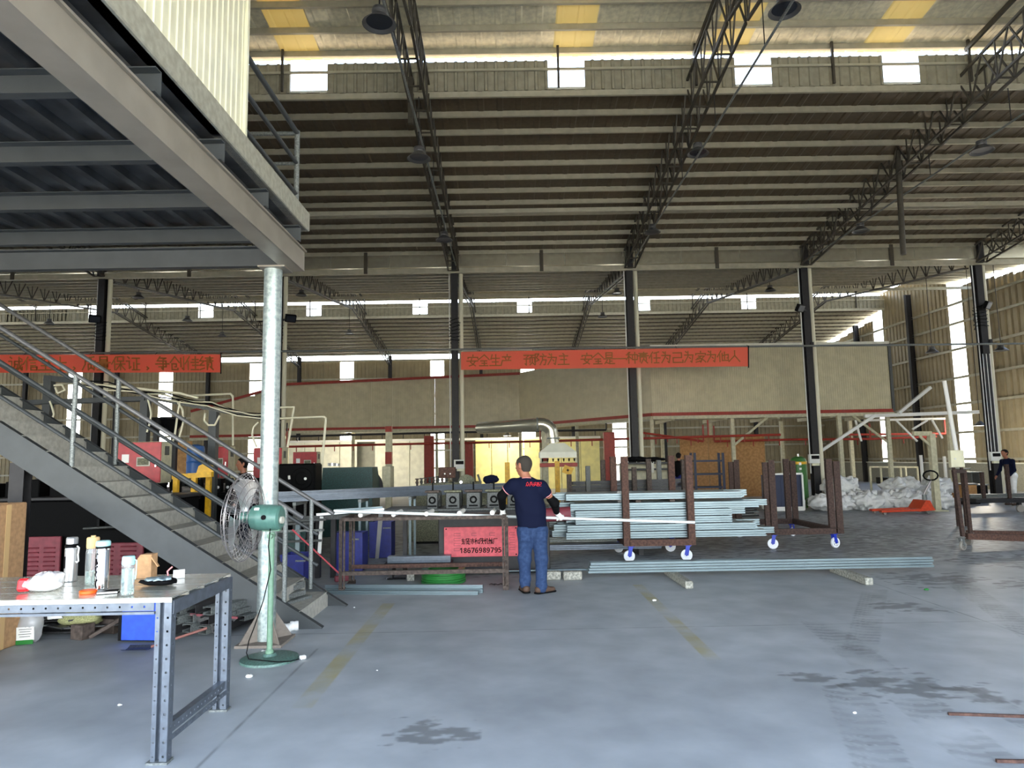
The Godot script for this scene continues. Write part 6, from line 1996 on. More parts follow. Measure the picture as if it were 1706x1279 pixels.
func build_carts() -> void:
	var top := at_depth(1045, 765, 11.1).y
	var c1 := stock_cart("rusty rolling cart loaded with long galvanised profiles", at_depth(1043, 840, 11.1).x, at_depth(1151, 840, 11.1).x, 11.1, 12.3, top, false, ["rust_red", "blue_caster", "wheel_white"])
	var rows := [[942, 1272, 892], [944, 1255, 880], [958, 1217, 868], [958, 1217, 857], [950, 1262, 846.5], [943, 1235, 831]]
	for i in rows.size():
		for j in 4:
			var r: Array = rows[i]
			var y := at_depth(1100, r[2], 11.3).y
			if i < 5:
				y = 0.355 + 0.055 + 0.114 * i
			else:
				y = 0.355 + 0.05 + 0.114 * 5 + 0.045
			var e0: float = at_depth(r[0], 860, 11.3).x
			var e1: float = at_depth(r[1], 860, 11.3).x
			if j > 0:
				e0 += [-0.12, 0.1, -0.2, 0.06][(i + j) % 4]
				e1 += [0.10, -0.15, 0.28, 0.05][(i * 3 + j) % 4]
			var dd := 11.3 + 0.2 * j
			var s := profile_rail(grown(), V(e0, y, dd), V(e1, y, dd), 0.18, 0.098)
			single("cart_profile", s, M("galv_bright"), ("front galvanised profile in the %s layer of the loaded cart" % ["lowest", "second lowest", "third", "fourth", "fifth", "topmost"][i]) if j == 0 else ("galvanised profile behind the front one in the %s layer of the loaded cart" % ["lowest", "second lowest", "third", "fourth", "fifth", "topmost"][i]), "profile", V((e0 + e1) / 2, y, dd), "profiles loaded on the first cart")
	for x in [2.05, 2.6]:
		single("load_spacer", grown().bar(V(x, 0.355 + 0.114 * 5 + 0.018, 11.2), V(x, 0.355 + 0.114 * 5 + 0.018, 12.1), 0.08, 0.035), M("rust"), ["wooden spacer under the top profile layer near the left post", "wooden spacer under the top profile layer near the right post"][0 if x < 2.3 else 1], "spacer", V(x, 0.9, 11.6))
	var t2 := at_depth(1390, 768, 12.2).y
	stock_cart("empty rusty cart with tall twin posts on blue casters", at_depth(1283, 840, 12.3).x, at_depth(1393, 840, 12.3).x, 12.3, 14.2, t2, true, ["rust_cart", "blue_caster", "wheel_white"])
	var c3 := thing("narrow_cart", "narrow rusty A-frame cart with a long low bed at the right edge", "cart", V(7.6, 0, 11.8))
	var d := 11.75
	for q in [[1589, 783, 1604, 893, 0.0], [1606, 783, 1617, 890, 0.35]]:
		var a := at_depth(q[2], q[3], d + q[4])
		var b := at_depth(q[0], q[1], d + q[4])
		part(c3, "post", grown().bar(a, b, 0.055, 0.055), M("rust_cart"))
	part(c3, "top_bar", grown().bar(at_depth(1589, 785, d), at_depth(1606, 785, d + 0.35), 0.06, 0.06), M("rust_cart"))
	part(c3, "bed_rail", grown().bar(at_depth(1610, 893, d + 0.2), at_depth(1800, 900, d + 0.2), 0.09, 0.10), M("rust_red"))
	part(c3, "bed_rail", grown().bar(at_depth(1612, 887, d + 0.7), at_depth(1800, 890, d + 0.7), 0.09, 0.08), M("rust_red"))
	for q in [[1603, 917, 0.0], [1617, 908, 0.3]]:
		var f := at_height(q[0], q[1])
		caster(c3, f, 0.22, 0.5 + q[2] * 4, "galv_dull", "wheel_grey")

func sack(p: Vector3, size: Vector3, sd: int, label: String) -> void:
	var t := thing("woven_sack", label, "sack", p, "white woven sacks in the heap")
	part(t, "sack_body", crumple(p, size, minf(size.x, size.z) * 0.26, 3.6 / size.x, sd, 44), M("bag"))
	part(t, "tied_neck", crumple(p + Vector3(size.x * 0.3, size.y * 0.82, 0.05), Vector3(0.16, 0.16, 0.14), 0.06, 8.0, sd + 40, 10), M("bag"))

func build_right_side() -> void:
	# heap of white sacks
	var heap := [[1385, 838, 1.15, 0.75, "sack at the left end of the white heap beside the column"], [1408, 842, 1.1, 0.7, "sack lying in front of the beige downpipe"], [1400, 826, 1.0, 0.85, "upper sack behind the left end of the heap"], [1442, 836, 0.8, 0.8, "small round sack beside the twin-post cart"], [1468, 840, 1.0, 0.75, "sack just right of the cart's rear post"], [1490, 838, 1.25, 0.8, "bulky sack in the middle of the white heap"], [1512, 842, 1.15, 0.7, "sack lying in front of the heap above the forks"], [1502, 822, 1.1, 0.75, "upper sack in the middle of the white heap"], [1532, 836, 1.1, 0.85, "sack behind the pallet truck mast"], [1554, 840, 0.9, 0.8, "sack beside the pallet truck wheel"], [1562, 826, 0.9, 0.7, "upper sack at the right end of the heap"]]
	var i := 0
	for q in heap:
		var p := at_height(q[0], q[1])
		if q[1] < 830:
			p = at_depth(q[0], q[1] - 4, 21.6)
			p.y = 0.34
		else:
			p = at_depth(q[0], q[1], 20.4 + 0.25 * (i % 3))
			p.y = 0.0
		sack(p, Vector3(q[2] * 1.0, q[3] * 0.62, 0.8), 50 + i * 3, "white woven " + q[4])
		i += 1
	# pallet truck
	var d := 18.6
	var b := at_height(1545, 856)
	var t := thing("pallet_truck", "orange hand pallet truck standing in front of the white sacks", "pallet truck", b)
	for k in 2:
		var q := at_height(1462, 848 - 2 * k) + Vector3(0, 0, -0.4 * k)
		part(t, "fork", grown().bar(b + Vector3(0, 0.12, -0.5 * k), Vector3(b.x - 1.25, 0.09, b.z - 0.5 * k), 0.16, 0.06, Vector3.UP, 0.01), M("orange_jack"))
		part(t, "load_roller", grown().cyl(Vector3(b.x - 1.15, 0.045, b.z - 0.5 * k - 0.05), Vector3(b.x - 1.15, 0.045, b.z - 0.5 * k + 0.05), 0.042), M("wheel_grey"))
	var s := grown()
	s.sweep(PackedVector2Array([Vector2(-0.25, 0.07), Vector2(0.20, 0.10), Vector2(0.15, 0.18), Vector2(0.07, 0.36), Vector2(-0.03, 0.36)]), b + Vector3(0, 0, -0.55), b + Vector3(0, 0, 0.05))
	part(t, "housing", s, M("orange_jack"))
	for k in 2:
		part(t, "steer_wheel", grown().cyl(b + Vector3(0.1, 0.095, -0.32 + 0.16 * k), b + Vector3(0.1, 0.095, -0.24 + 0.16 * k), 0.095), M("galv_dull"))
	part(t, "pump", grown().cyl(b + Vector3(0.08, 0.19, -0.2), b + Vector3(0.08, 0.5, -0.2), 0.06), M("galv_dull"))
	var h0 := b + Vector3(0.06, 0.5, -0.2)
	var h1 := at_depth(1551, 800, d + 0.2)
	part(t, "tiller", grown().cyl(h0, h1, 0.025, -1, 10), M("wire"))
	var loop := []
	for k in 13:
		var a := TAU * k / 12.0
		loop.append(h1 + Vector3(sin(a) * 0.2, 0.13 - cos(a) * 0.13, 0))
	part(t, "handle_loop", grown().tube(loop, 0.022, 8, false), M("rubber"))
	# green tank and blue skip
	d = 21.5
	var g := at_depth(1332, 800, d)
	t = thing("green_tank", "green upright pressure tank with a yellow band beside the column", "tank", Vector3(g.x, 0, g.z))
	var r := 0.24
	var ty := at_depth(1332, 760, d).y
	part(t, "shell", grown().lathe([[0.0, 0.2], [r, 0.28], [r, ty - 0.16], [r * 0.85, ty - 0.06], [r * 0.4, ty], [0.0, ty]], 24, Vector3(g.x, 0, g.z)), M("tank_green"))
	part(t, "yellow_band", grown().lathe([[r + 0.003, ty - 0.24], [r + 0.006, ty - 0.24], [r + 0.006, ty - 0.16], [r + 0.003, ty - 0.16]], 24, Vector3(g.x, 0, g.z)), M("yellow"))
	part(t, "valve", grown().cyl(Vector3(g.x, ty - 0.01, g.z), Vector3(g.x, ty + 0.08, g.z), 0.03, -1, 8), M("brushed"))
	for k in 3:
		var a := TAU * k / 3.0
		part(t, "leg", grown().bar(Vector3(g.x + cos(a) * 0.18, 0, g.z + sin(a) * 0.18), Vector3(g.x + cos(a) * 0.18, 0.3, g.z + sin(a) * 0.18), 0.05, 0.05), M("tank_green"))
	part(t, "white_label", grown().box(Vector3(g.x - 0.05, 1.35, g.z + r + 0.003), Vector3(0.07, 0.08, 0.01)).box(Vector3(g.x - 0.05, 1.2, g.z + r + 0.003), Vector3(0.07, 0.06, 0.01)), M("white"))
	d = 20.5
	var a0 := at_depth(1291, 831, d)
	var a1 := at_depth(1333, 790, d)
	t = thing("blue_skip", "dark blue corrugated waste skip with a white frame behind the empty cart", "skip", Vector3((a0.x + a1.x) / 2, 0, -d - 0.5))
	for k in 8:
		part(t, "corrugation", grown().box(Vector3(lerpf(a0.x, a1.x, (k + 0.5) / 8.0), (0.12 + a1.y) / 2, -d - (0.02 if k % 2 else 0.0)), Vector3((a1.x - a0.x) / 8.0, a1.y - 0.12, 0.04)), M("slate_blue"))
	part(t, "side_wall", grown().box(Vector3(a0.x, a1.y / 2 + 0.05, -d - 0.5), Vector3(0.03, a1.y - 0.15, 1.0)), M("slate_blue"))
	part(t, "side_wall", grown().box(Vector3(a1.x, a1.y / 2 + 0.05, -d - 0.5), Vector3(0.03, a1.y - 0.15, 1.0)), M("slate_blue"))
	part(t, "rim", grown().bar(Vector3(a0.x - 0.05, a1.y + 0.02, -d + 0.02), Vector3(a1.x + 0.05, a1.y + 0.02, -d + 0.02), 0.06, 0.05), M("white"))
	part(t, "frame_post", grown().bar(Vector3(a1.x + 0.04, 0.02, -d + 0.03), Vector3(a1.x + 0.04, a1.y, -d + 0.03), 0.05, 0.05), M("white"))
	part(t, "base_frame", grown().box(Vector3((a0.x + a1.x) / 2, 0.06, -d - 0.45), Vector3(a1.x - a0.x + 0.1, 0.12, 1.0)), M("white"))
	# beige jib post
	d = 19.5
	var j := at_depth(1551, 722, d)
	t = thing("jib_post", "beige steel jib post with a short arm behind the pallet truck", "post", Vector3(j.x, 0, j.z))
	part(t, "upright", grown().box(Vector3(j.x, j.y / 2, j.z), Vector3(0.16, j.y, 0.16), Basis(), 0.006), M("beige_side"))
	part(t, "arm", grown().bar(j, at_depth(1521, 722, d), 0.12, 0.12), M("beige_side"))
	part(t, "knee_brace", grown().bar(at_depth(1549, 742, d), at_depth(1532, 726, d), 0.06, 0.06), M("beige_side"))
	part(t, "foot_plate", grown().box(Vector3(j.x, 0.015, j.z), Vector3(0.4, 0.03, 0.4)), M("beige_side"))
	# electric box on a white conduit
	d = 15.5
	var e := at_depth(1593, 764, d)
	t = thing("electric_box", "beige electric box hanging on a white conduit at the right", "electric box", Vector3(e.x, 0, e.z))
	part(t, "enclosure", grown().box(e, Vector3(0.28, 0.38, 0.14), Basis(Vector3.UP, -0.15), 0.01), M("cream"))
	part(t, "lock", grown().lathe([[0.0, 0.01], [0.02, 0.01], [0.02, 0.0]], 10, e + Vector3(-0.07, 0, 0.072), Basis(Vector3.RIGHT, PI / 2)), M("white"))
	part(t, "conduit", grown().cyl(e + Vector3(0.02, 0.19, 0), at_depth(1573, 634, d), 0.045, -1, 10), M("white"))
	part(t, "stand_leg", grown().bar(Vector3(e.x - 0.08, 0, e.z), e - Vector3(0.08, 0.19, 0), 0.05, 0.05), M("rust_cart"))
	part(t, "stand_leg", grown().bar(Vector3(e.x + 0.1, 0, e.z), e + Vector3(0.1, -0.19, 0), 0.05, 0.05), M("rust_cart"))
	# control boxes on the columns
	for q in [[765, 773, 0, "white control box on the column behind the valve bench"], [1052, 772, 1, "white control box on the column behind the stock frame"], [1356, 764, 1, "white control box on the column beside the green tank"], [1657, 760, 2, "white control box on the thick column at the right edge"]]:
		var p := at_depth(q[0], q[1], VALLEY - 0.32)
		t = thing("control_box", q[3], "control box", p)
		part(t, "enclosure", grown().box(p, Vector3(0.34, 0.30, 0.14), Basis(), 0.01), M("white"))
		part(t, "window", grown().box(p + Vector3(0.02, 0.05, 0.071), Vector3(0.26, 0.11, 0.006)), M("black"))
		part(t, "lower_box", grown().box(p + Vector3(0.04, -0.19, 0.0), Vector3(0.24, 0.08, 0.1), Basis(), 0.006), M("cream"))
	var cd := thing("column_conduits", "three thin white conduits running down to the box on the thick right column", "conduit", at_depth(1655, 700, VALLEY - 0.32))
	for k in 3:
		part(cd, "conduit_tube", grown().cyl(at_depth(1652 + 6 * k, 752, VALLEY - 0.32), Vector3(at_depth(1652 + 6 * k, 752, VALLEY - 0.32).x, 4.9, -VALLEY + 0.32), 0.013, -1, 6), M("white"))
	# lamp on, at the far right
	lit_lamp(at_depth(1633, 709, 26.0), "lit white hanging lamp near the right edge", roof_at(26.0))
	# white frames and benches along the right wall
	d = 27.0
	t = thing("white_frame_table", "white tube frame table standing behind the sack heap", "table", at_depth(1498, 800, d) * Vector3(1, 0, 1))
	for px in [1467, 1500, 1528]:
		for dd in [0.0, 0.8]:
			var q := at_depth(px, 778, d)
			part(t, "leg", grown().bar(Vector3(q.x, 0, q.z - dd), Vector3(q.x, q.y, q.z - dd), 0.06, 0.06), M("beige_side"))
	for dd in [0.0, 0.8]:
		var q0 := at_depth(1466, 778, d)
		var q1 := at_depth(1529, 778, d)
		part(t, "top_rail", grown().bar(q0 - Vector3(0, 0, dd), q1 - Vector3(0, 0, dd), 0.06, 0.06), M("beige_side"))
	part(t, "dark_tray", grown().box(at_depth(1480, 800, d + 0.4), Vector3(0.7, 0.25, 0.5)), M("black"))
	for q in [[1534, 758, 26.0], [1573, 760, 26.0]]:
		var p := at_depth(q[0], q[1], q[2])
		single("white_post", grown().bar(Vector3(p.x, 0, p.z), p, 0.08, 0.08), M("white"), ["slim white post between the frame table and the jib post", "slim white post right of the jib post"][0 if q[0] < 1550 else 1], "post", Vector3(p.x, 0, p.z))
	d = 19.0
	t = thing("long_trolley", "long low dark trolley with profiles at the right edge behind", "trolley", at_depth(1660, 845, d) * Vector3(1, 0, 1))
	var u0 := at_depth(1612, 833, d)
	var u1 := at_depth(1760, 833, d)
	part(t, "bed", grown().bar(u0, u1, 0.7, 0.1), M("steel_dark"))
	for px in [1632, 1670, 1690]:
		var q := at_height(px, 846)
		part(t, "wheel", grown().cyl(Vector3(q.x, 0.1, -d + 0.36), Vector3(q.x, 0.1, -d + 0.30), 0.1), M("wheel_grey"))
		part(t, "wheel_fork", grown().box(Vector3(q.x, 0.23, -d + 0.3), Vector3(0.08, 0.14, 0.1)), M("steel_dark"))
	part(t, "post", grown().bar(Vector3(u0.x + 1.15, u0.y, u0.z), Vector3(u0.x + 1.15, u0.y + 0.95, u0.z), 0.08, 0.08), M("rust_cart"))
	part(t, "post", grown().bar(Vector3(u0.x + 0.45, u0.y, u0.z), Vector3(u0.x + 0.45, u0.y + 0.75, u0.z), 0.08, 0.08), M("rust_cart"))
	for k in 4:
		var q := u0 + Vector3(0.1, 0.075 + 0.05 * (k / 2), -0.2 + 0.14 * (k % 2))
		single("trolley_profile", profile_rail(grown(), q, q + Vector3(2.2, 0, 0), 0.1, 0.045), M("galv_dull"), "grey profile lying on the long trolley at the right edge", "profile", q, "profiles on the long trolley")
	var clut := [[1606, 815, 22.0, 0.5, 0.6, "plywood", "brown wooden crate under the electric box"], [1618, 806, 24.0, 0.4, 0.9, "machine_grey", "grey machine block beside the thick column"], [1622, 814, 22.4, 0.6, 0.55, "black_oily", "black motor block left of the thick column"], [1600, 800, 25.0, 0.4, 1.0, "beige_side", "beige locker behind the electric box stand"]]
	for q in clut:
		var p := at_depth(q[0], q[1], q[2])
		t = thing("equipment_block", q[6], "equipment", Vector3(p.x, 0, p.z))
		part(t, "body", grown().box(Vector3(p.x, q[4] / 2 + 0.05, p.z), Vector3(q[3], q[4] - 0.1, 0.5), Basis(Vector3.UP, 0.2), 0.02), M(q[5]))
		part(t, "base", grown().box(Vector3(p.x, 0.05, p.z), Vector3(q[3] + 0.08, 0.1, 0.56), Basis(Vector3.UP, 0.2)), M("black"))
		part(t, "top_cover", grown().box(Vector3(p.x, q[4] + 0.02, p.z), Vector3(q[3] + 0.04, 0.04, 0.54), Basis(Vector3.UP, 0.2), 0.005), M("galv_dull"))

func bay_lamp(p: Vector3, up: float, label: String) -> void:
	var t := thing("high_bay_lamp", label, "lamp", p, "unlit high-bay lamps under the trusses")
	part(t, "reflector", grown().lathe([[0.09, 0.13], [0.11, 0.12], [0.16, 0.07], [0.235, 0.0], [0.24, -0.005], [0.225, 0.0], [0.15, 0.06], [0.10, 0.10], [0.0, 0.10]], 24, p), M("lamp_shell"))
	part(t, "lens", grown().lathe([[0.0, 0.035], [0.18, 0.03], [0.19, 0.036], [0.0, 0.05]], 24, p), M("lamp_inner"))
	part(t, "heat_sink", grown().lathe([[0.0, 0.13], [0.10, 0.13], [0.105, 0.15], [0.095, 0.16], [0.105, 0.17], [0.095, 0.18], [0.105, 0.19], [0.10, 0.23], [0.0, 0.24]], 20, p), M("lamp_shell"))
	part(t, "hook", grown().cyl(p + Vector3(0, 0.23, 0), p + Vector3(0, up, 0), 0.012, -1, 6), M("steel_dark"))

func build_overhead() -> void:
	# conduits along the trusses and the lamps on them
	var near := ["near truss beside the mezzanine", "near truss in the middle", "near truss on the right"]
	var sets := [[-1.72, [[632, 40], [698, 264], [740, 400]]], [4.28, [[1307, 18], [1163, 256], [1087, 387]]], [10.28, [[1636, 252], [1434, 385]]]]
	var pos := ["closest to the camera", "halfway to the columns", "closest to the columns"]
	for i in 3:
		var x: float = sets[i][0]
		var c := thing("lamp_conduit", "thin steel conduit carrying lamps along the %s" % near[i], "conduit", V(x, 8.3, 14))
		part(c, "conduit_tube", grown().cyl(V(x, 8.32, 1.0), V(x, 8.22, 23.0), 0.022, -1, 8), M("galv_dull"))
		for k in 8:
			var d := 2.5 + 2.7 * k
			part(c, "hanger_rod", grown().cyl(V(x, 8.3, d), V(x, minf(9.6, 8.5 + 0.05 * (23.0 - d)), d), 0.01, -1, 5), M("steel_dark"))
		var n := 0
		for q in sets[i][1]:
			var p := at_side(q[0], q[1], x)
			bay_lamp(p, 8.3 - p.y, "dark unlit bell lamp under the %s, %s" % [near[i], pos[n] if i < 2 else pos[n + 1]])
			n += 1
	for q in [[231, 496, 29.0, "left of the first banner column"], [82, 539, 33.0, "above the stair handrail"], [312, 534, 33.0, "above the left banner"], [370, 560, 37.0, "above the end of the left banner"], [502, 492, 29.0, "right of the steel pole"], [582, 556, 37.0, "above the left oven wing"], [1028, 489, 29.0, "left of the middle column"], [1004, 528, 33.0, "above the right banner"], [1283, 484, 29.0, "above the right end of the oven"], [1553, 587, 26.0, "hanging low by the right wall"], [1668, 584, 24.0, "hanging low at the right edge"]]:
		var p := at_depth(q[0], q[1], q[2])
		bay_lamp(p, (10.62 if q[2] > 31.5 and q[2] < 37.5 else roof_at(q[2])) - p.y, "small unlit bell lamp far away, " + q[3])
	# flood lights on columns
	for q in [[158, 531, "dark floodlight on the column behind the stair rail"], [484, 530, "dark floodlight on the column behind the steel pole", -1.0], [1333, 513, "dark floodlight on the column above the oven end"], [1645, 508, "dark floodlight on the thick column at the right"]]:
		var p := at_depth(q[0], q[1], VALLEY - 0.45)
		var t := thing("flood_light", q[2], "floodlight", p)
		part(t, "housing", grown().box(p, Vector3(0.36, 0.26, 0.12), Basis(Vector3.UP, 0.6) * Basis(Vector3.RIGHT, 0.5), 0.015), M("black"))
		part(t, "glass", grown().box(p + Basis(Vector3.UP, 0.6) * (Basis(Vector3.RIGHT, 0.5) * Vector3(0, 0, 0.062)), Vector3(0.30, 0.2, 0.006), Basis(Vector3.UP, 0.6) * Basis(Vector3.RIGHT, 0.5)), M("lamp_inner"))
		var cx := 16.2
		for x in COLS:
			if absf(x - p.x) < absf(cx - p.x):
				cx = x
		part(t, "bracket", grown().bar(p, Vector3(cx, p.y - 0.05, -VALLEY + 0.22), 0.05, 0.05), M("steel_dark"))
	# down pipe hanging beside the near truss
	var v0 := at_side(684, 130, -1.95)
	var v1 := at_side(684, 206, -1.95)
	single("drop_pipe", grown().bar(V(v0.x, v0.y, -v0.z), V(v0.x, v1.y, -v0.z), 0.10, 0.10), M("truss"), "short square drop pipe hanging from the near truss", "pipe", V(v0.x, v1.y, -v0.z))
	var w0 := at_depth(1499, 300, 17.0)
	w0.y = roof_at(17.0) - 0.02
	var w1 := at_depth(1505, 424, 17.0)
	single("drop_pipe", grown().cyl(w0, w1, 0.07, -1, 10), M("truss"), "round drop pipe hanging under the roof at the right", "pipe", w1)
	# cable tray and cables on the left
	var d := 12.5
	var g := thing("cable_gantry", "grey steel gantry with cable runs above the red cabinets", "gantry", at_depth(83, 700, d) * Vector3(1, 0, 1))
	for px in [83, 243, 357]:
		var t := at_depth(px, 626 if px < 100 else (665 if px < 300 else 680), d)
		part(g, "post", grown().box(Vector3(t.x, t.y / 2, t.z), Vector3(0.14, t.y, 0.14), Basis(), 0.006), M("beam_grey"))
		part(g, "foot", grown().box(Vector3(t.x, 0.015, t.z), Vector3(0.3, 0.03, 0.3)), M("beam_grey"))
	part(g, "tray_beam", grown().bar(at_depth(40, 671, d), at_depth(245, 664, d), 0.2, 0.08), M("beam_grey"))
	part(g, "head_beam", grown().bar(at_depth(76, 630, d), at_depth(130, 634, d), 0.12, 0.1), M("beam_grey"))
	part(g, "sloping_tray", grown().bar(at_depth(245, 662, d), at_depth(465, 703, d), 0.18, 0.05), M("machine_grey"))
	for k in 6:
		var pts := []
		for q in [[128, 640], [170, 647], [225, 655 + k], [268, 662], [300, 668 + 1.5 * k], [345, 679], [395, 690 + k], [450, 700]]:
			pts.append(at_depth(q[0] + 2 * k, q[1] - 1.6 * k + 3.0 * sin(q[0] * 0.05 + k * 1.7), d - 0.2 + 0.07 * k))
		single("cable_run", grown().tube(pts, 0.013, 6), M("black" if k % 2 else "pvc"), ["pale", "black"][k % 2] + " cable sagging along the gantry above the red cabinets", "cable", pts[0], "cables along the gantry")
	var hoses := [[[247, 655], [247, 668], [252, 690], [245, 720]], [[296, 670], [304, 682], [306, 700], [298, 730]], [[300, 668], [296, 690], [290, 730], [283, 745]], [[342, 688], [340, 700], [347, 708], [358, 708], [366, 692]], [[430, 703], [422, 712], [420, 725], [428, 745]], [[83, 668], [90, 690], [84, 705], [92, 715]], [[90, 642], [104, 641], [108, 650], [96, 655], [92, 645]]]
	var k2 := 0
	for hpts in hoses:
		var pts := []
		for q in hpts:
			pts.append(at_depth(q[0], q[1], d - 0.10))
		single("air_hose", grown().tube(smooth_path(pts), 0.018, 6), M("pvc"), ["white hose hanging beside the first gantry post", "white hose curving down beside the left banner end", "thin white hose hanging toward the red cabinet", "looped hose under the sloping cable tray", "hose hanging in front of the oven wing end", "hose below the leftmost gantry post", "small hose loop at the top of the leftmost gantry post"][k2], "hose", pts[0])
		k2 += 1
	# white air pipes
	var runs := [[[310, 659], [384, 656], [388, 660], [388, 742]], [[462, 679], [490, 678], [488, 690], [479, 745]], [[466, 697], [540, 694], [543, 697], [541, 720], [534, 800]], [[150, 640], [240, 648], [300, 655], [330, 663]]]
	k2 = 0
	for hpts in runs:
		var pts := []
		for q in hpts:
			pts.append(at_depth(q[0], q[1], 14.6 if k2 == 0 else (12.45 if k2 == 3 else 13.5)))
		single("air_pipe", grown().tube(pts, 0.024, 8), M("pvc"), ["white air pipe bending down to the second red cabinet", "white air pipe dropping beside the steel pole", "white air pipe bending down behind the black gearbox machine", "white air pipe running above the first red cabinet"][k2], "pipe", pts[0])
		k2 += 1
	# funnel hopper
	var f := at_depth(288, 706, 13.0)
	var t := thing("feed_hopper", "black feed hopper above the yellow frame", "hopper", f)
	part(t, "cone", grown().lathe([[0.06, -0.16], [0.22, 0.08], [0.22, 0.12], [0.2, 0.12], [0.05, -0.14]], 20, f), M("black"))
	part(t, "drum", grown().cyl(f + Vector3(-0.3, -0.12, 0), f + Vector3(-0.3, 0.12, 0), 0.17), M("black"))
	part(t, "support_leg", grown().bar(Vector3(f.x, 0, f.z - 0.1), f + Vector3(0, -0.1, -0.1), 0.08, 0.08), M("steel_dark"))
	part(t, "support_leg", grown().bar(Vector3(f.x - 0.3, 0, f.z), f + Vector3(-0.3, -0.12, 0), 0.08, 0.08), M("steel_dark"))
	# cable tangle on columns
	for q in [[-13.8, 6.2], [-7.8, 6.0], [-1.8, 6.0], [16.2, 6.2]]:
		var pts := []
		for k in 40:
			var a := k * 1.1
			pts.append(V(q[0] + 0.21 * cos(a) , q[1] + 0.02 * k - 0.4 + 0.04 * sin(k * 2.3), VALLEY - 0.1 + 0.23 * sin(a)))
		single("cable_coil", grown().tube(pts, 0.012, 5), M("black"), ["black cable wound round the column behind the stair rail", "black cable wound round the column behind the steel pole", "black cable wound round the column between the two banners", "black cable wound round the thick column at the right"][[-13.8, -7.8, -1.8, 16.2].find(q[0])], "cable", V(q[0], q[1], VALLEY))

func smooth_path(p: Array) -> Array:
	var c := Curve3D.new()
	for i in p.size():
		var a: Vector3 = p[maxi(i - 1, 0)]
		var b: Vector3 = p[mini(i + 1, p.size() - 1)]
		c.add_point(p[i], -(b - a) / 6.0, (b - a) / 6.0)
	var out := []
	var len := c.get_baked_length()
	var k := 4 * p.size()
	for i in k + 1:
		out.append(c.sample_baked(len * i / k))
	return out

func build_litter() -> void:
	for q in [[415, 1128, "white", 0.035, "scrap of white paper near the fan base"], [482, 1061, "white", 0.03, "scrap of white paper beside the plastic rolls"], [1090, 1001, "white", 0.03, "white paper scrap on the open floor by the right yellow line"], [1543, 983, "green_strap", 0.035, "small green plastic scrap on the floor at the right"], [590, 1012, "white", 0.012, "tiny white chip on the floor beside the stair foot"], [628, 1117, "white", 0.01, "tiny white chip in the middle of the floor"], [1424, 1188, "white", 0.016, "white chip among the tyre marks"], [440, 1086, "white", 0.03, "white paper scrap at the pole base"], [200, 1175, "white", 0.02, "white sliver on the floor under the table"]]:
		var p := at_height(q[0], q[1])
		single("paper_scrap", crumple(p, Vector3(q[3] * 1.6, q[3] * 0.6, q[3]), q[3] * 0.3, 20.0, int(q[0]), 10), M(q[2]), q[4], "scrap", p)
	for q in [[1580, 1191, 1720, 1196, "thin rusty rod lying on the floor at the right edge"], [1660, 1270, 1760, 1272, "thin pale rod lying at the bottom right corner"]]:
		var a := at_height(q[0], q[1]) + Vector3(0, 0.009, 0)
		var b := at_height(q[2], q[3]) + Vector3(0, 0.009, 0)
		single("floor_rod", grown().bar(a, b, 0.016, 0.016), M("rust_red"), q[4], "rod", a)
	var s := at_height(700, 966)
	var t := thing("hand_shears", "steel hand shears lying on the floor left of the green coil", "shears", s)
	part(t, "blade", grown().bar(at_height(645, 966) + Vector3(0, 0.02, 0), at_height(668, 958) + Vector3(0, 0.02, 0), 0.03, 0.02), M("brushed"))
	part(t, "handle", grown().bar(at_height(645, 966) + Vector3(0, 0.015, 0), at_height(676, 965) + Vector3(0, 0.015, 0), 0.025, 0.02), M("black"))
	var c := at_height(828, 975)
	for k in 4:
		var o := c + Vector3(0.06 * k - 0.1, 0.012, 0.03 * (k % 2))
		single("swarf_curl", grown().tube(smooth_path([o, o + Vector3(0.03, 0.015, 0.02), o + Vector3(0.05, 0.0, -0.02), o + Vector3(0.08, 0.012, 0.0)]), 0.006, 5), M("scrap"), "curl of metal swarf on the floor beside the stand foot", "swarf", o, "swarf curls by the stand foot")
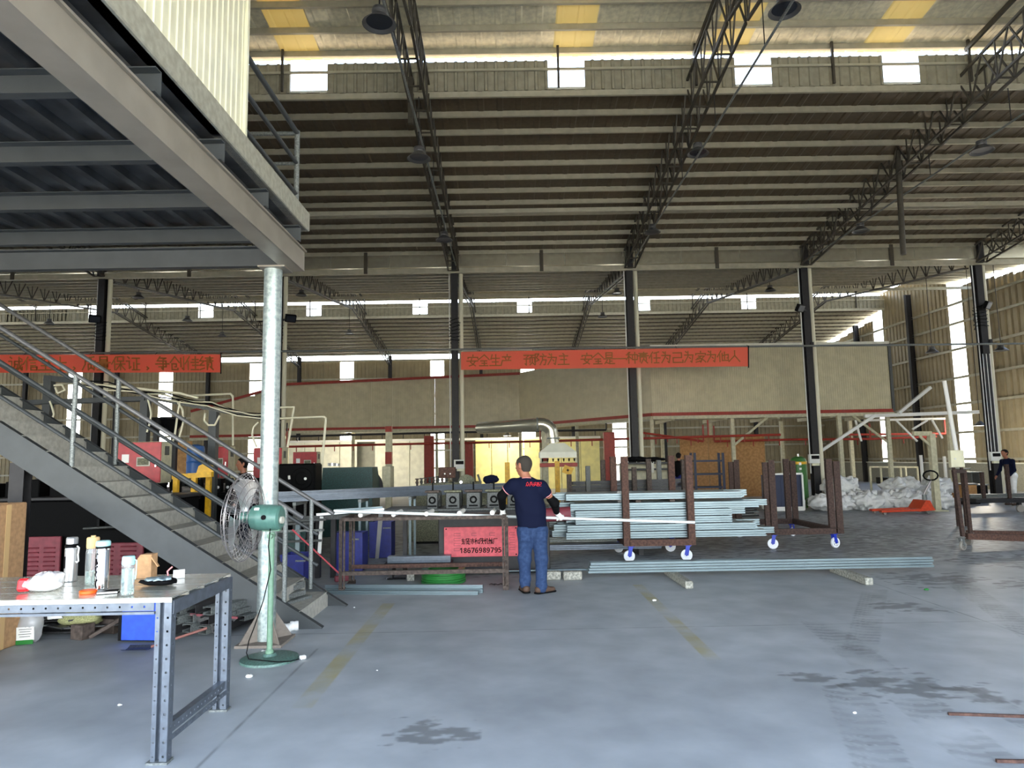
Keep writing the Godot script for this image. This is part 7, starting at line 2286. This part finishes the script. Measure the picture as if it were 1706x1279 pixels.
class Field:
	# distances to tapered capsules joined with a smooth minimum on a grid, meshed as surface nets
	var lo: Vector3
	var cell: float
	var nx: int
	var ny: int
	var nz: int
	var f := PackedFloat32Array()
	func value(p: Vector3) -> float:
		var q := (p - lo) / cell
		var i := clampi(int(q.x), 0, nx - 2)
		var j := clampi(int(q.y), 0, ny - 2)
		var k := clampi(int(q.z), 0, nz - 2)
		return f[(i * ny + j) * nz + k]
	func build(bones: Array, size: float, blend: float, cuts := []) -> void:
		# a bone: [a, b, radius a, radius b, squash]
		cell = size
		var a := Vector3.ONE * 1e9
		var b := -a
		for e in bones:
			for m in 2:
				var r: float = maxf(e[2], e[3]) * 1.15 + cell * 3.0
				a = a.min(e[m] - Vector3.ONE * r)
				b = b.max(e[m] + Vector3.ONE * r)
		lo = a
		nx = int((b.x - a.x) / cell) + 2
		ny = int((b.y - a.y) / cell) + 2
		nz = int((b.z - a.z) / cell) + 2
		f.resize(nx * ny * nz)
		f.fill(1.0)
		for e in bones:
			var sq: Vector3 = e[4] if e.size() > 4 else Vector3.ONE
			var pa: Vector3 = e[0]
			var pb: Vector3 = e[1]
			var mid := (pa + pb) * 0.5
			var r: float = maxf(e[2], e[3]) * maxf(1.0, maxf(sq.x, maxf(sq.y, sq.z))) + blend + cell * 2.5
			var m0 := (pa.min(pb) - Vector3.ONE * r - lo) / cell
			var m1 := (pa.max(pb) + Vector3.ONE * r - lo) / cell
			var qa := (pa - mid) / sq
			var qd := (pb - mid) / sq - qa
			var dd := maxf(qd.length_squared(), 1e-9)
			var mn := minf(sq.x, minf(sq.y, sq.z))
			var ra: float = e[2]
			var rb: float = e[3]
			for i in range(maxi(0, int(m0.x)), mini(nx, int(m1.x) + 1)):
				for j in range(maxi(0, int(m0.y)), mini(ny, int(m1.y) + 1)):
					var row := (i * ny + j) * nz
					for k in range(maxi(0, int(m0.z)), mini(nz, int(m1.z) + 1)):
						var p := (lo + Vector3(i, j, k) * cell - mid) / sq - qa
						var t := clampf(p.dot(qd) / dd, 0.0, 1.0)
						var d := ((p - qd * t).length() - lerpf(ra, rb, t)) * mn
						var o := f[row + k]
						var h := maxf(blend - absf(o - d), 0.0) / blend
						f[row + k] = minf(o, d) - h * h * blend * 0.25
		for c in cuts:
			# keep what lies behind the plane: [normal, point]
			for i in nx:
				for j in ny:
					for k in nz:
						var d: float = c[0].dot(lo + Vector3(i, j, k) * cell - c[1])
						var n := (i * ny + j) * nz + k
						f[n] = maxf(f[n], d)
	func grad(i: int, j: int, k: int) -> Vector3:
		var n := (i * ny + j) * nz + k
		return Vector3(f[n + ny * nz] - f[n - ny * nz], f[n + nz] - f[n - nz], f[n + 1] - f[n - 1])
	func skin(s: Shape) -> void:
		var sx := ny * nz
		var offs := [0, sx, nz, sx + nz, 1, sx + 1, nz + 1, sx + nz + 1]
		var cor := [Vector3(0, 0, 0), Vector3(1, 0, 0), Vector3(0, 1, 0), Vector3(1, 1, 0), Vector3(0, 0, 1), Vector3(1, 0, 1), Vector3(0, 1, 1), Vector3(1, 1, 1)]
		var edges := [[0, 1], [2, 3], [4, 5], [6, 7], [0, 2], [1, 3], [4, 6], [5, 7], [0, 4], [1, 5], [2, 6], [3, 7]]
		var pt := {}
		var nm := {}
		for i in range(1, nx - 2):
			for j in range(1, ny - 2):
				for k in range(1, nz - 2):
					var n := i * sx + j * nz + k
					var neg := 0
					for o in offs:
						if f[n + o] < 0.0:
							neg += 1
					if neg == 0 or neg == 8:
						continue
					var sum := Vector3.ZERO
					var cnt := 0
					for e in edges:
						var a := f[n + offs[e[0]]]
						var b := f[n + offs[e[1]]]
						if (a < 0.0) != (b < 0.0):
							sum += cor[e[0]].lerp(cor[e[1]], a / (a - b))
							cnt += 1
					pt[n] = lo + (Vector3(i, j, k) + sum / cnt) * cell
					var g := Vector3.ZERO
					for c in cor:
						g += grad(i + int(c.x), j + int(c.y), k + int(c.z))
					nm[n] = g.normalized()
		for n in pt:
			var here := f[n]
			for ax in [[sx, nz, 1], [nz, 1, sx], [1, sx, nz]]:
				if (here < 0.0) == (f[n + ax[0]] < 0.0):
					continue
				var q := [n, n - ax[1], n - ax[1] - ax[2], n - ax[2]]
				if pt.has(q[1]) and pt.has(q[2]) and pt.has(q[3]):
					s.tri(pt[q[0]], pt[q[1]], pt[q[2]], nm[q[0]], nm[q[1]], nm[q[2]])
					s.tri(pt[q[0]], pt[q[2]], pt[q[3]], nm[q[0]], nm[q[2]], nm[q[3]])

func flesh(bones: Array, size: float, blend: float, cuts := []) -> Shape:
	var fl := Field.new()
	fl.build(bones, size, blend, cuts)
	var s := grown()
	fl.skin(s)
	return s

func grip_bones(grip: Vector3, axis: Vector3, near: Vector3, wrist: Vector3, thumb_side: float) -> Array:
	# four unequal fingers closed round a rod, palm and thumb
	var up := axis.cross(near).normalized()
	if up.y < 0.0:
		up = -up
	var out := []
	var rr := 0.031
	var palm := grip + near * rr * 0.9 + up * 0.012
	for j in 4:
		var o := grip + axis * (-0.031 + 0.0205 * j)
		var ln: float = [0.86, 1.0, 0.97, 0.8][j]
		var pts := []
		for a in [35.0, 95.0, 95.0 + 75.0 * ln, 95.0 + 140.0 * ln]:
			var t := deg_to_rad(a)
			pts.append(o + (near * cos(t) + up * sin(t)) * rr)
		out.append([palm + axis * (-0.026 + 0.0175 * j) - up * 0.01, pts[0], 0.013, 0.0115])
		out.append([pts[0], pts[1], 0.0112, 0.0105])
		out.append([pts[1], pts[2], 0.0105, 0.0095])
		out.append([pts[2], pts[3], 0.0095, 0.008])
	out.append([wrist, palm - up * 0.004, 0.026, 0.03])
	out.append([palm - axis * 0.02, palm + axis * 0.02, 0.022, 0.022])
	var tb := palm + axis * 0.034 * thumb_side - up * 0.012
	var t1 := grip + axis * 0.045 * thumb_side + near * rr * 0.7 - up * rr * 0.8
	out.append([palm + axis * 0.02 * thumb_side, tb, 0.016, 0.0135])
	out.append([tb, t1, 0.0125, 0.011])
	out.append([t1, t1 - near * 0.026 - up * 0.004, 0.0108, 0.009])
	for e in out:
		e[2] *= 1.22
		e[3] *= 1.22
	return out

func relaxed_hand(wrist: Vector3, down: Vector3, side: Vector3, fwd: Vector3) -> Array:
	var out := []
	var palm := wrist + down * 0.075
	out.append([wrist, palm, 0.026, 0.03, Vector3.ONE])
	for j in 4:
		var ln: float = [0.07, 0.08, 0.075, 0.06][j]
		var r := palm + fwd * (0.027 - 0.018 * j)
		var a := r + down * ln * 0.5
		var b := a + down * ln * 0.35 + side * 0.02
		out.append([r, a, 0.010, 0.009])
		out.append([a, b, 0.009, 0.008])
	var t := wrist + down * 0.03 + fwd * 0.03
	out.append([t, t + down * 0.035 + fwd * 0.015, 0.012, 0.010])
	out.append([t + down * 0.035 + fwd * 0.015, t + down * 0.06 + fwd * 0.014 + side * 0.01, 0.010, 0.009])
	return out

func head_bones(c: Vector3, face: Vector3, s: float) -> Array:
	var side := Vector3.UP.cross(face).normalized()
	var h := 0.1 * s
	return [
		[c - face * 0.2 * h + Vector3(0, 0.15 * h, 0), c + face * 0.15 * h + Vector3(0, 0.1 * h, 0), 0.83 * h, 0.80 * h, Vector3(1, 1.12, 1)],
		[c + face * 0.30 * h - Vector3(0, 0.45 * h, 0), c + face * 0.42 * h - Vector3(0, 0.85 * h, 0), 0.55 * h, 0.36 * h],
		[c + face * 0.80 * h + Vector3(0, 0.08 * h, 0), c + face * 1.02 * h - Vector3(0, 0.22 * h, 0), 0.10 * h, 0.15 * h],
		[c + face * 0.74 * h - Vector3(0, 0.55 * h, 0) + side * 0.2 * h, c + face * 0.74 * h - Vector3(0, 0.55 * h, 0) - side * 0.2 * h, 0.11 * h, 0.11 * h],
		[c + face * 0.72 * h + Vector3(0, 0.26 * h, 0) + side * 0.4 * h, c + face * 0.72 * h + Vector3(0, 0.26 * h, 0) - side * 0.4 * h, 0.10 * h, 0.10 * h],
		[c + side * 0.78 * h - face * 0.05 * h + Vector3(0, 0.12 * h, 0), c + side * 0.80 * h - face * 0.02 * h - Vector3(0, 0.22 * h, 0), 0.16 * h, 0.12 * h],
		[c - side * 0.78 * h - face * 0.05 * h + Vector3(0, 0.12 * h, 0), c - side * 0.80 * h - face * 0.02 * h - Vector3(0, 0.22 * h, 0), 0.16 * h, 0.12 * h]]

func hair_shape(c: Vector3, face: Vector3, s: float, size: float, thick := 1.06) -> Shape:
	var h := 0.1 * s
	return flesh([[c - face * 0.22 * h + Vector3(0, 0.2 * h, 0), c + face * 0.12 * h + Vector3(0, 0.16 * h, 0), 0.86 * h * thick, 0.82 * h * thick, Vector3(1, 1.10, 1)], [c - face * 0.35 * h - Vector3(0, 0.5 * h, 0), c - face * 0.3 * h, 0.55 * h * thick, 0.7 * h * thick]], size, 0.02, [[(face * 0.9 - Vector3(0, 0.55, 0)).normalized(), c + face * 0.45 * h + Vector3(0, 0.28 * h, 0)], [Vector3(0, -1, 0), c - Vector3(0, 0.75 * h, 0)], [(face + Vector3(0, -0.25, 0)).normalized(), c + face * 0.62 * h]])

func eyes(t: Node3D, c: Vector3, face: Vector3, s: float) -> void:
	var side := Vector3.UP.cross(face).normalized()
	var h := 0.1 * s
	for q in [-1.0, 1.0]:
		var e: Vector3 = c + face * 0.80 * h + side * 0.30 * h * q + Vector3(0, 0.08 * h, 0)
		var b := part(t, "eye", grown().ball(e, Vector3.ONE * 0.11 * h, 10), M("white"))
		part(b, "iris", grown().ball(e + face * 0.07 * h, Vector3.ONE * 0.06 * h, 8), M("black"))
	part(t, "lips", grown().ball(c + face * 0.86 * h - Vector3(0, 0.55 * h, 0), Vector3(0.16, 0.05, 0.16) * h, 8), M("pink"))

func bystander(base: Vector3, height: float, face: Vector3, bend: float, top: String, legs: String, label: String) -> void:
	var k := height / 1.72
	var side := Vector3.UP.cross(face).normalized()
	var t := thing("person", label, "person", base)
	var hip := base + Vector3(0, 0.92 * k, 0) - face * bend * 0.15
	var chest := hip + Vector3(0, 0.44 * k * (1.0 - bend * 0.3), 0) + face * bend * 0.4
	var head := chest + Vector3(0, 0.30 * k, 0) + face * (0.03 + bend * 0.2)
	var sk := head_bones(head, face, k)
	sk.append([chest + Vector3(0, 0.06 * k, 0), head - Vector3(0, 0.04, 0), 0.055 * k, 0.05 * k])
	var sh := [[hip + Vector3(0, 0.03, 0), chest, 0.135 * k, 0.15 * k, Vector3(1, 1, 0.8)], [chest - side * 0.16 * k + Vector3(0, 0.05, 0), chest + side * 0.16 * k + Vector3(0, 0.05, 0), 0.065 * k, 0.065 * k]]
	var hands := []
	for q in [-1.0, 1.0]:
		var s0: Vector3 = chest + side * 0.19 * k * q + Vector3(0, 0.04, 0)
		var el: Vector3 = s0 + Vector3(0, -0.27 * k, 0) + side * 0.05 * q + face * 0.04
		var wr: Vector3 = el + Vector3(0, -0.17 * k, 0) + face * 0.17 * k - side * 0.02 * q
		sh.append([s0, el, 0.056 * k, 0.046 * k])
		sh.append([el, wr, 0.045 * k, 0.034 * k])
		hands.append_array(relaxed_hand(wr, (face * 0.6 + Vector3(0, -0.8, 0)).normalized(), -side * q, face.cross(side * q) * -0.2 + face * 0.5))
	part(t, "body", flesh(sk, 0.008, 0.02), M("skin"))
	part(t, "hand", flesh(hands, 0.006, 0.008), M("skin"))
	part(t, "jacket", flesh(sh, 0.016, 0.05, [[Vector3(0, -1, 0), hip - Vector3(0, 0.03, 0)]]), M(top))
	var lg := [[hip - side * 0.07, hip + side * 0.07, 0.115 * k, 0.115 * k]]
	for q in [-1.0, 1.0]:
		var hj: Vector3 = hip + side * 0.085 * q
		var kn: Vector3 = base + side * 0.10 * q + Vector3(0, 0.48 * k, 0) + face * 0.03
		var an: Vector3 = base + side * 0.11 * q + Vector3(0, 0.09, 0)
		lg.append([hj, kn, 0.092 * k, 0.066 * k])
		lg.append([kn, an, 0.064 * k, 0.05 * k])
		part(t, "shoe", flesh([[an - face * 0.03 - Vector3(0, 0.04, 0), an + face * 0.14 - Vector3(0, 0.05, 0), 0.045, 0.038, Vector3(1, 0.9, 1)]], 0.01, 0.02, [[Vector3(0, -1, 0), base + Vector3(0, 0.002, 0)]]), M("shoe"))
	part(t, "trousers", flesh(lg, 0.016, 0.04), M(legs))
	part(t, "hair", hair_shape(head, face, k, 0.008), M("hair"))
	eyes(t, head, face, k)

func build_people() -> void:
	var D := 8.78
	var t := thing("person", "person in navy polo shirt and jeans seen from behind holding a long pipe", "person", at_depth(889, 988, D) * Vector3(1, 0, 1))
	var P := func(px: float, py: float, d: float) -> Vector3: return at_depth(px, py, d)
	var head: Vector3 = P.call(872, 775, D + 0.05)
	var face := Vector3(-0.80, -0.10, -0.60).normalized()
	var neck: Vector3 = P.call(877, 799, D + 0.03)
	var sl: Vector3 = P.call(854, 808, D + 0.03)
	var sr: Vector3 = P.call(903, 811, D + 0.03)
	# the pipe passes through both hands
	var p0 := at_depth(556, 851, 8.85)
	var p1 := at_depth(1157, 870, 9.55)
	var axis := (p1 - p0).normalized()
	var gl := p0.lerp(p1, (at_depth(838, 850, 9.16).x - p0.x) / (p1.x - p0.x))
	var gr := p0.lerp(p1, (at_depth(934, 858, 9.27).x - p0.x) / (p1.x - p0.x))
	var el: Vector3 = P.call(836, 826, D + 0.10)
	var er: Vector3 = P.call(924, 838, D + 0.16)
	var wl := gl + Vector3(-0.005, 0.095, 0.05)
	var wr := gr + Vector3(-0.055, 0.075, 0.05)
	# skin: head, neck, arms in one mesh
	var sk := head_bones(head, face, 1.06)
	sk.append([neck - Vector3(0, 0.03, 0), head - Vector3(0, 0.03, 0), 0.062, 0.056])
	sk.append([neck - Vector3(0, 0.12, 0), neck, 0.09, 0.07])
	for q in [[sl, el, wl], [sr, er, wr]]:
		sk.append([neck - Vector3(0, 0.10, 0), q[0], 0.05, 0.05])
		sk.append([q[0], q[1], 0.048, 0.040])
		sk.append([q[1], q[2], 0.040, 0.027])
	part(t, "body", flesh(sk, 0.008, 0.025), M("skin"))
	eyes(t, head, face, 1.06)
	part(t, "hair", hair_shape(head, face, 1.06, 0.006, 1.03), M("hair_grey"))
	# shirt
	var hip: Vector3 = P.call(887, 880, D)
	var c1: Vector3 = P.call(878, 818, D + 0.02)
	var c2: Vector3 = P.call(884, 848, D)
	var cl: Vector3 = P.call(841, 819, D + 0.07)
	var cr: Vector3 = P.call(914, 827, D + 0.10)
	var fl := Field.new()
	fl.build([[c1, c2, 0.165, 0.165, Vector3(1.06, 1, 0.72)], [c2, hip, 0.165, 0.175, Vector3(1.06, 1, 0.74)], [sl + Vector3(0.03, 0.01, 0), sr + Vector3(-0.03, 0.01, 0), 0.072, 0.072], [neck - Vector3(0, 0.05, 0), c1, 0.09, 0.14, Vector3(1.1, 1, 0.8)], [sl, sl.lerp(cl, 0.55), 0.078, 0.074], [sr, sr.lerp(cr, 0.55), 0.078, 0.074], [c2 + Vector3(-0.07, -0.02, 0.09), c2 + Vector3(0.10, -0.05, 0.09), 0.02, 0.02], [c1 + Vector3(-0.12, -0.06, 0.05), c2 + Vector3(-0.09, 0.02, 0.10), 0.02, 0.015]], 0.011, 0.05, [[Vector3(0, -1, 0), hip + Vector3(0, 0.015, 0)]] )
	var s := grown()
	fl.skin(s)
	part(t, "polo_shirt", s, M("navy"))
	# lettering across the shoulders
	var ink := grown()
	var chars := "众兵实配"
	for i in 4:
		var o := P.call(878.5 + 6.6 * i, 806, D - 0.3) as Vector3
		var dir := (o - EYE).normalized()
		var hit := o
		for k in 120:
			hit = o + dir * 0.005 * k
			if fl.value(hit) < 0.004:
				break
		write_text(ink, chars[i], hit + Vector3(-0.024, 0, 0.008), Vector3.RIGHT, Vector3.UP, 0.05, 0.05, 0.085)
	part(t, "lettering", ink, M("red_ink"))
	# collar with its stripe, cuff stripes
	var nb := Basis(Vector3.RIGHT, -0.25)
	part(t, "collar", grown().lathe([[0.075, -0.03], [0.088, -0.025], [0.080, 0.02], [0.070, 0.022], [0.068, 0.0]], 28, neck + Vector3(0, -0.005, 0), nb), M("navy"))
	part(t, "collar_stripe", grown().lathe([[0.0785, 0.020], [0.0815, 0.017], [0.083, 0.010], [0.0805, 0.009]], 28, neck + Vector3(0, -0.005, 0), nb), M("pink"))
	for q in [[sl, cl], [sr, cr]]:
		var dir: Vector3 = (q[1] - q[0]).normalized()
		var e: Vector3 = q[0].lerp(q[1], 0.55) + dir * 0.03
		part(t, "cuff_stripe", grown().tube([e - dir * 0.004, e + dir * 0.006], 0.0715, 24, false), M("pink"))
	# arm covers and gloves
	part(t, "arm_cover", flesh([[sl.lerp(cl, 0.9), el, 0.055, 0.055], [el, el.lerp(wl, 0.85), 0.055, 0.043]], 0.009, 0.03), M("black_cloth"))
	part(t, "arm_cover", flesh([[cr.lerp(er, 0.35), er, 0.055, 0.058], [er, er.lerp(wr, 0.85), 0.058, 0.043]], 0.009, 0.03), M("black_cloth"))
	part(t, "glove", flesh(grip_bones(gl, axis, Vector3(0, 0.15, 0.98).normalized(), wl, 1.0), 0.0042, 0.007), M("glove"))
	part(t, "glove", flesh(grip_bones(gr, axis, Vector3(0, 0.15, 0.98).normalized(), wr, -1.0), 0.0042, 0.007), M("glove"))
	part(t, "palm_patch", grown().ball(gl + Vector3(0.0, 0.012, 0.052), Vector3(0.026, 0.024, 0.010), 12), M("glove_yellow"), "yellow rubber patch on the glove")
	# jeans
	var hl: Vector3 = P.call(876, 884, D)
	var hr: Vector3 = P.call(898, 884, D)
	var kl: Vector3 = P.call(874, 931, D - 0.01)
	var kr: Vector3 = P.call(902, 931, D - 0.04)
	var al: Vector3 = P.call(875, 973, D + 0.02)
	var ar: Vector3 = P.call(902, 980, D - 0.06)
	part(t, "jeans", flesh([[hl, hr, 0.112, 0.112, Vector3(1, 1, 0.95)], [hl + Vector3(0, 0.02, 0.04), hl + Vector3(0, -0.06, 0.04), 0.09, 0.09], [hr + Vector3(0, 0.02, 0.04), hr + Vector3(0, -0.06, 0.04), 0.09, 0.09], [hl, kl, 0.102, 0.078], [kl, al, 0.077, 0.066], [hr, kr, 0.102, 0.078], [kr, ar, 0.077, 0.066], [kl + Vector3(-0.05, 0.03, 0.03), kl + Vector3(0.05, 0.0, 0.04), 0.03, 0.03], [ar + Vector3(-0.04, 0.06, 0.03), ar + Vector3(0.04, 0.04, 0.04), 0.03, 0.03], [al + Vector3(-0.04, 0.05, 0.03), al + Vector3(0.04, 0.07, 0.03), 0.03, 0.03]], 0.011, 0.035, [[Vector3(0, 1, 0), hip + Vector3(0, 0.03, 0)]]), M("denim"))
	for q in [[hl, -0.01], [hr, 0.02]]:
		var o: Vector3 = q[0] + Vector3(q[1], -0.05, 0.128)
		part(t, "back_pocket", grown().box(o, Vector3(0.115, 0.125, 0.012), Basis(Vector3.RIGHT, 0.1), 0.005), M("denim"))
	# shoes
	for q in [[al, Vector3(-0.25, 0, -0.97)], [ar, Vector3(0.86, 0, -0.5)]]:
		var fw: Vector3 = q[1].normalized()
		var h: Vector3 = q[0] * Vector3(1, 0, 1)
		var sh := part(t, "shoe", flesh([[h - fw * 0.045 + Vector3(0, 0.05, 0), h + fw * 0.05 + Vector3(0, 0.055, 0), 0.046, 0.047], [h + fw * 0.05 + Vector3(0, 0.045, 0), h + fw * 0.165 + Vector3(0, 0.034, 0), 0.046, 0.036, Vector3(1, 0.9, 1)]], 0.008, 0.03, [[Vector3(0, -1, 0), Vector3(0, 0.018, 0)]]), M("shoe"))
		part(sh, "sole", flesh([[h - fw * 0.05 + Vector3(0, 0.012, 0), h + fw * 0.17 + Vector3(0, 0.012, 0), 0.052, 0.044]], 0.008, 0.02, [[Vector3(0, -1, 0), Vector3(0, 0.002, 0)], [Vector3(0, 1, 0), Vector3(0, 0.022, 0)]]), M("black"))
	# others far off
	bystander(at_depth(1683, 790, 21.0) * Vector3(1, 0, 1), 1.66, Vector3(-0.85, 0, 0.2).normalized(), 0.25, "navy", "bag", "person in dark jacket and pale trousers bending at the right edge")
	bystander(at_depth(1131, 790, 24.0) * Vector3(1, 0, 1), 1.72, Vector3(0.6, 0, -0.8).normalized(), 0.05, "black_cloth", "blue_navy", "person in black standing beside the plywood partition")
	bystander(at_depth(410, 790, 12.9) * Vector3(1, 0, 1), 1.72, Vector3(-0.7, 0, 0.5).normalized(), 0.1, "black_cloth", "navy", "person with black hair behind the fan cage")
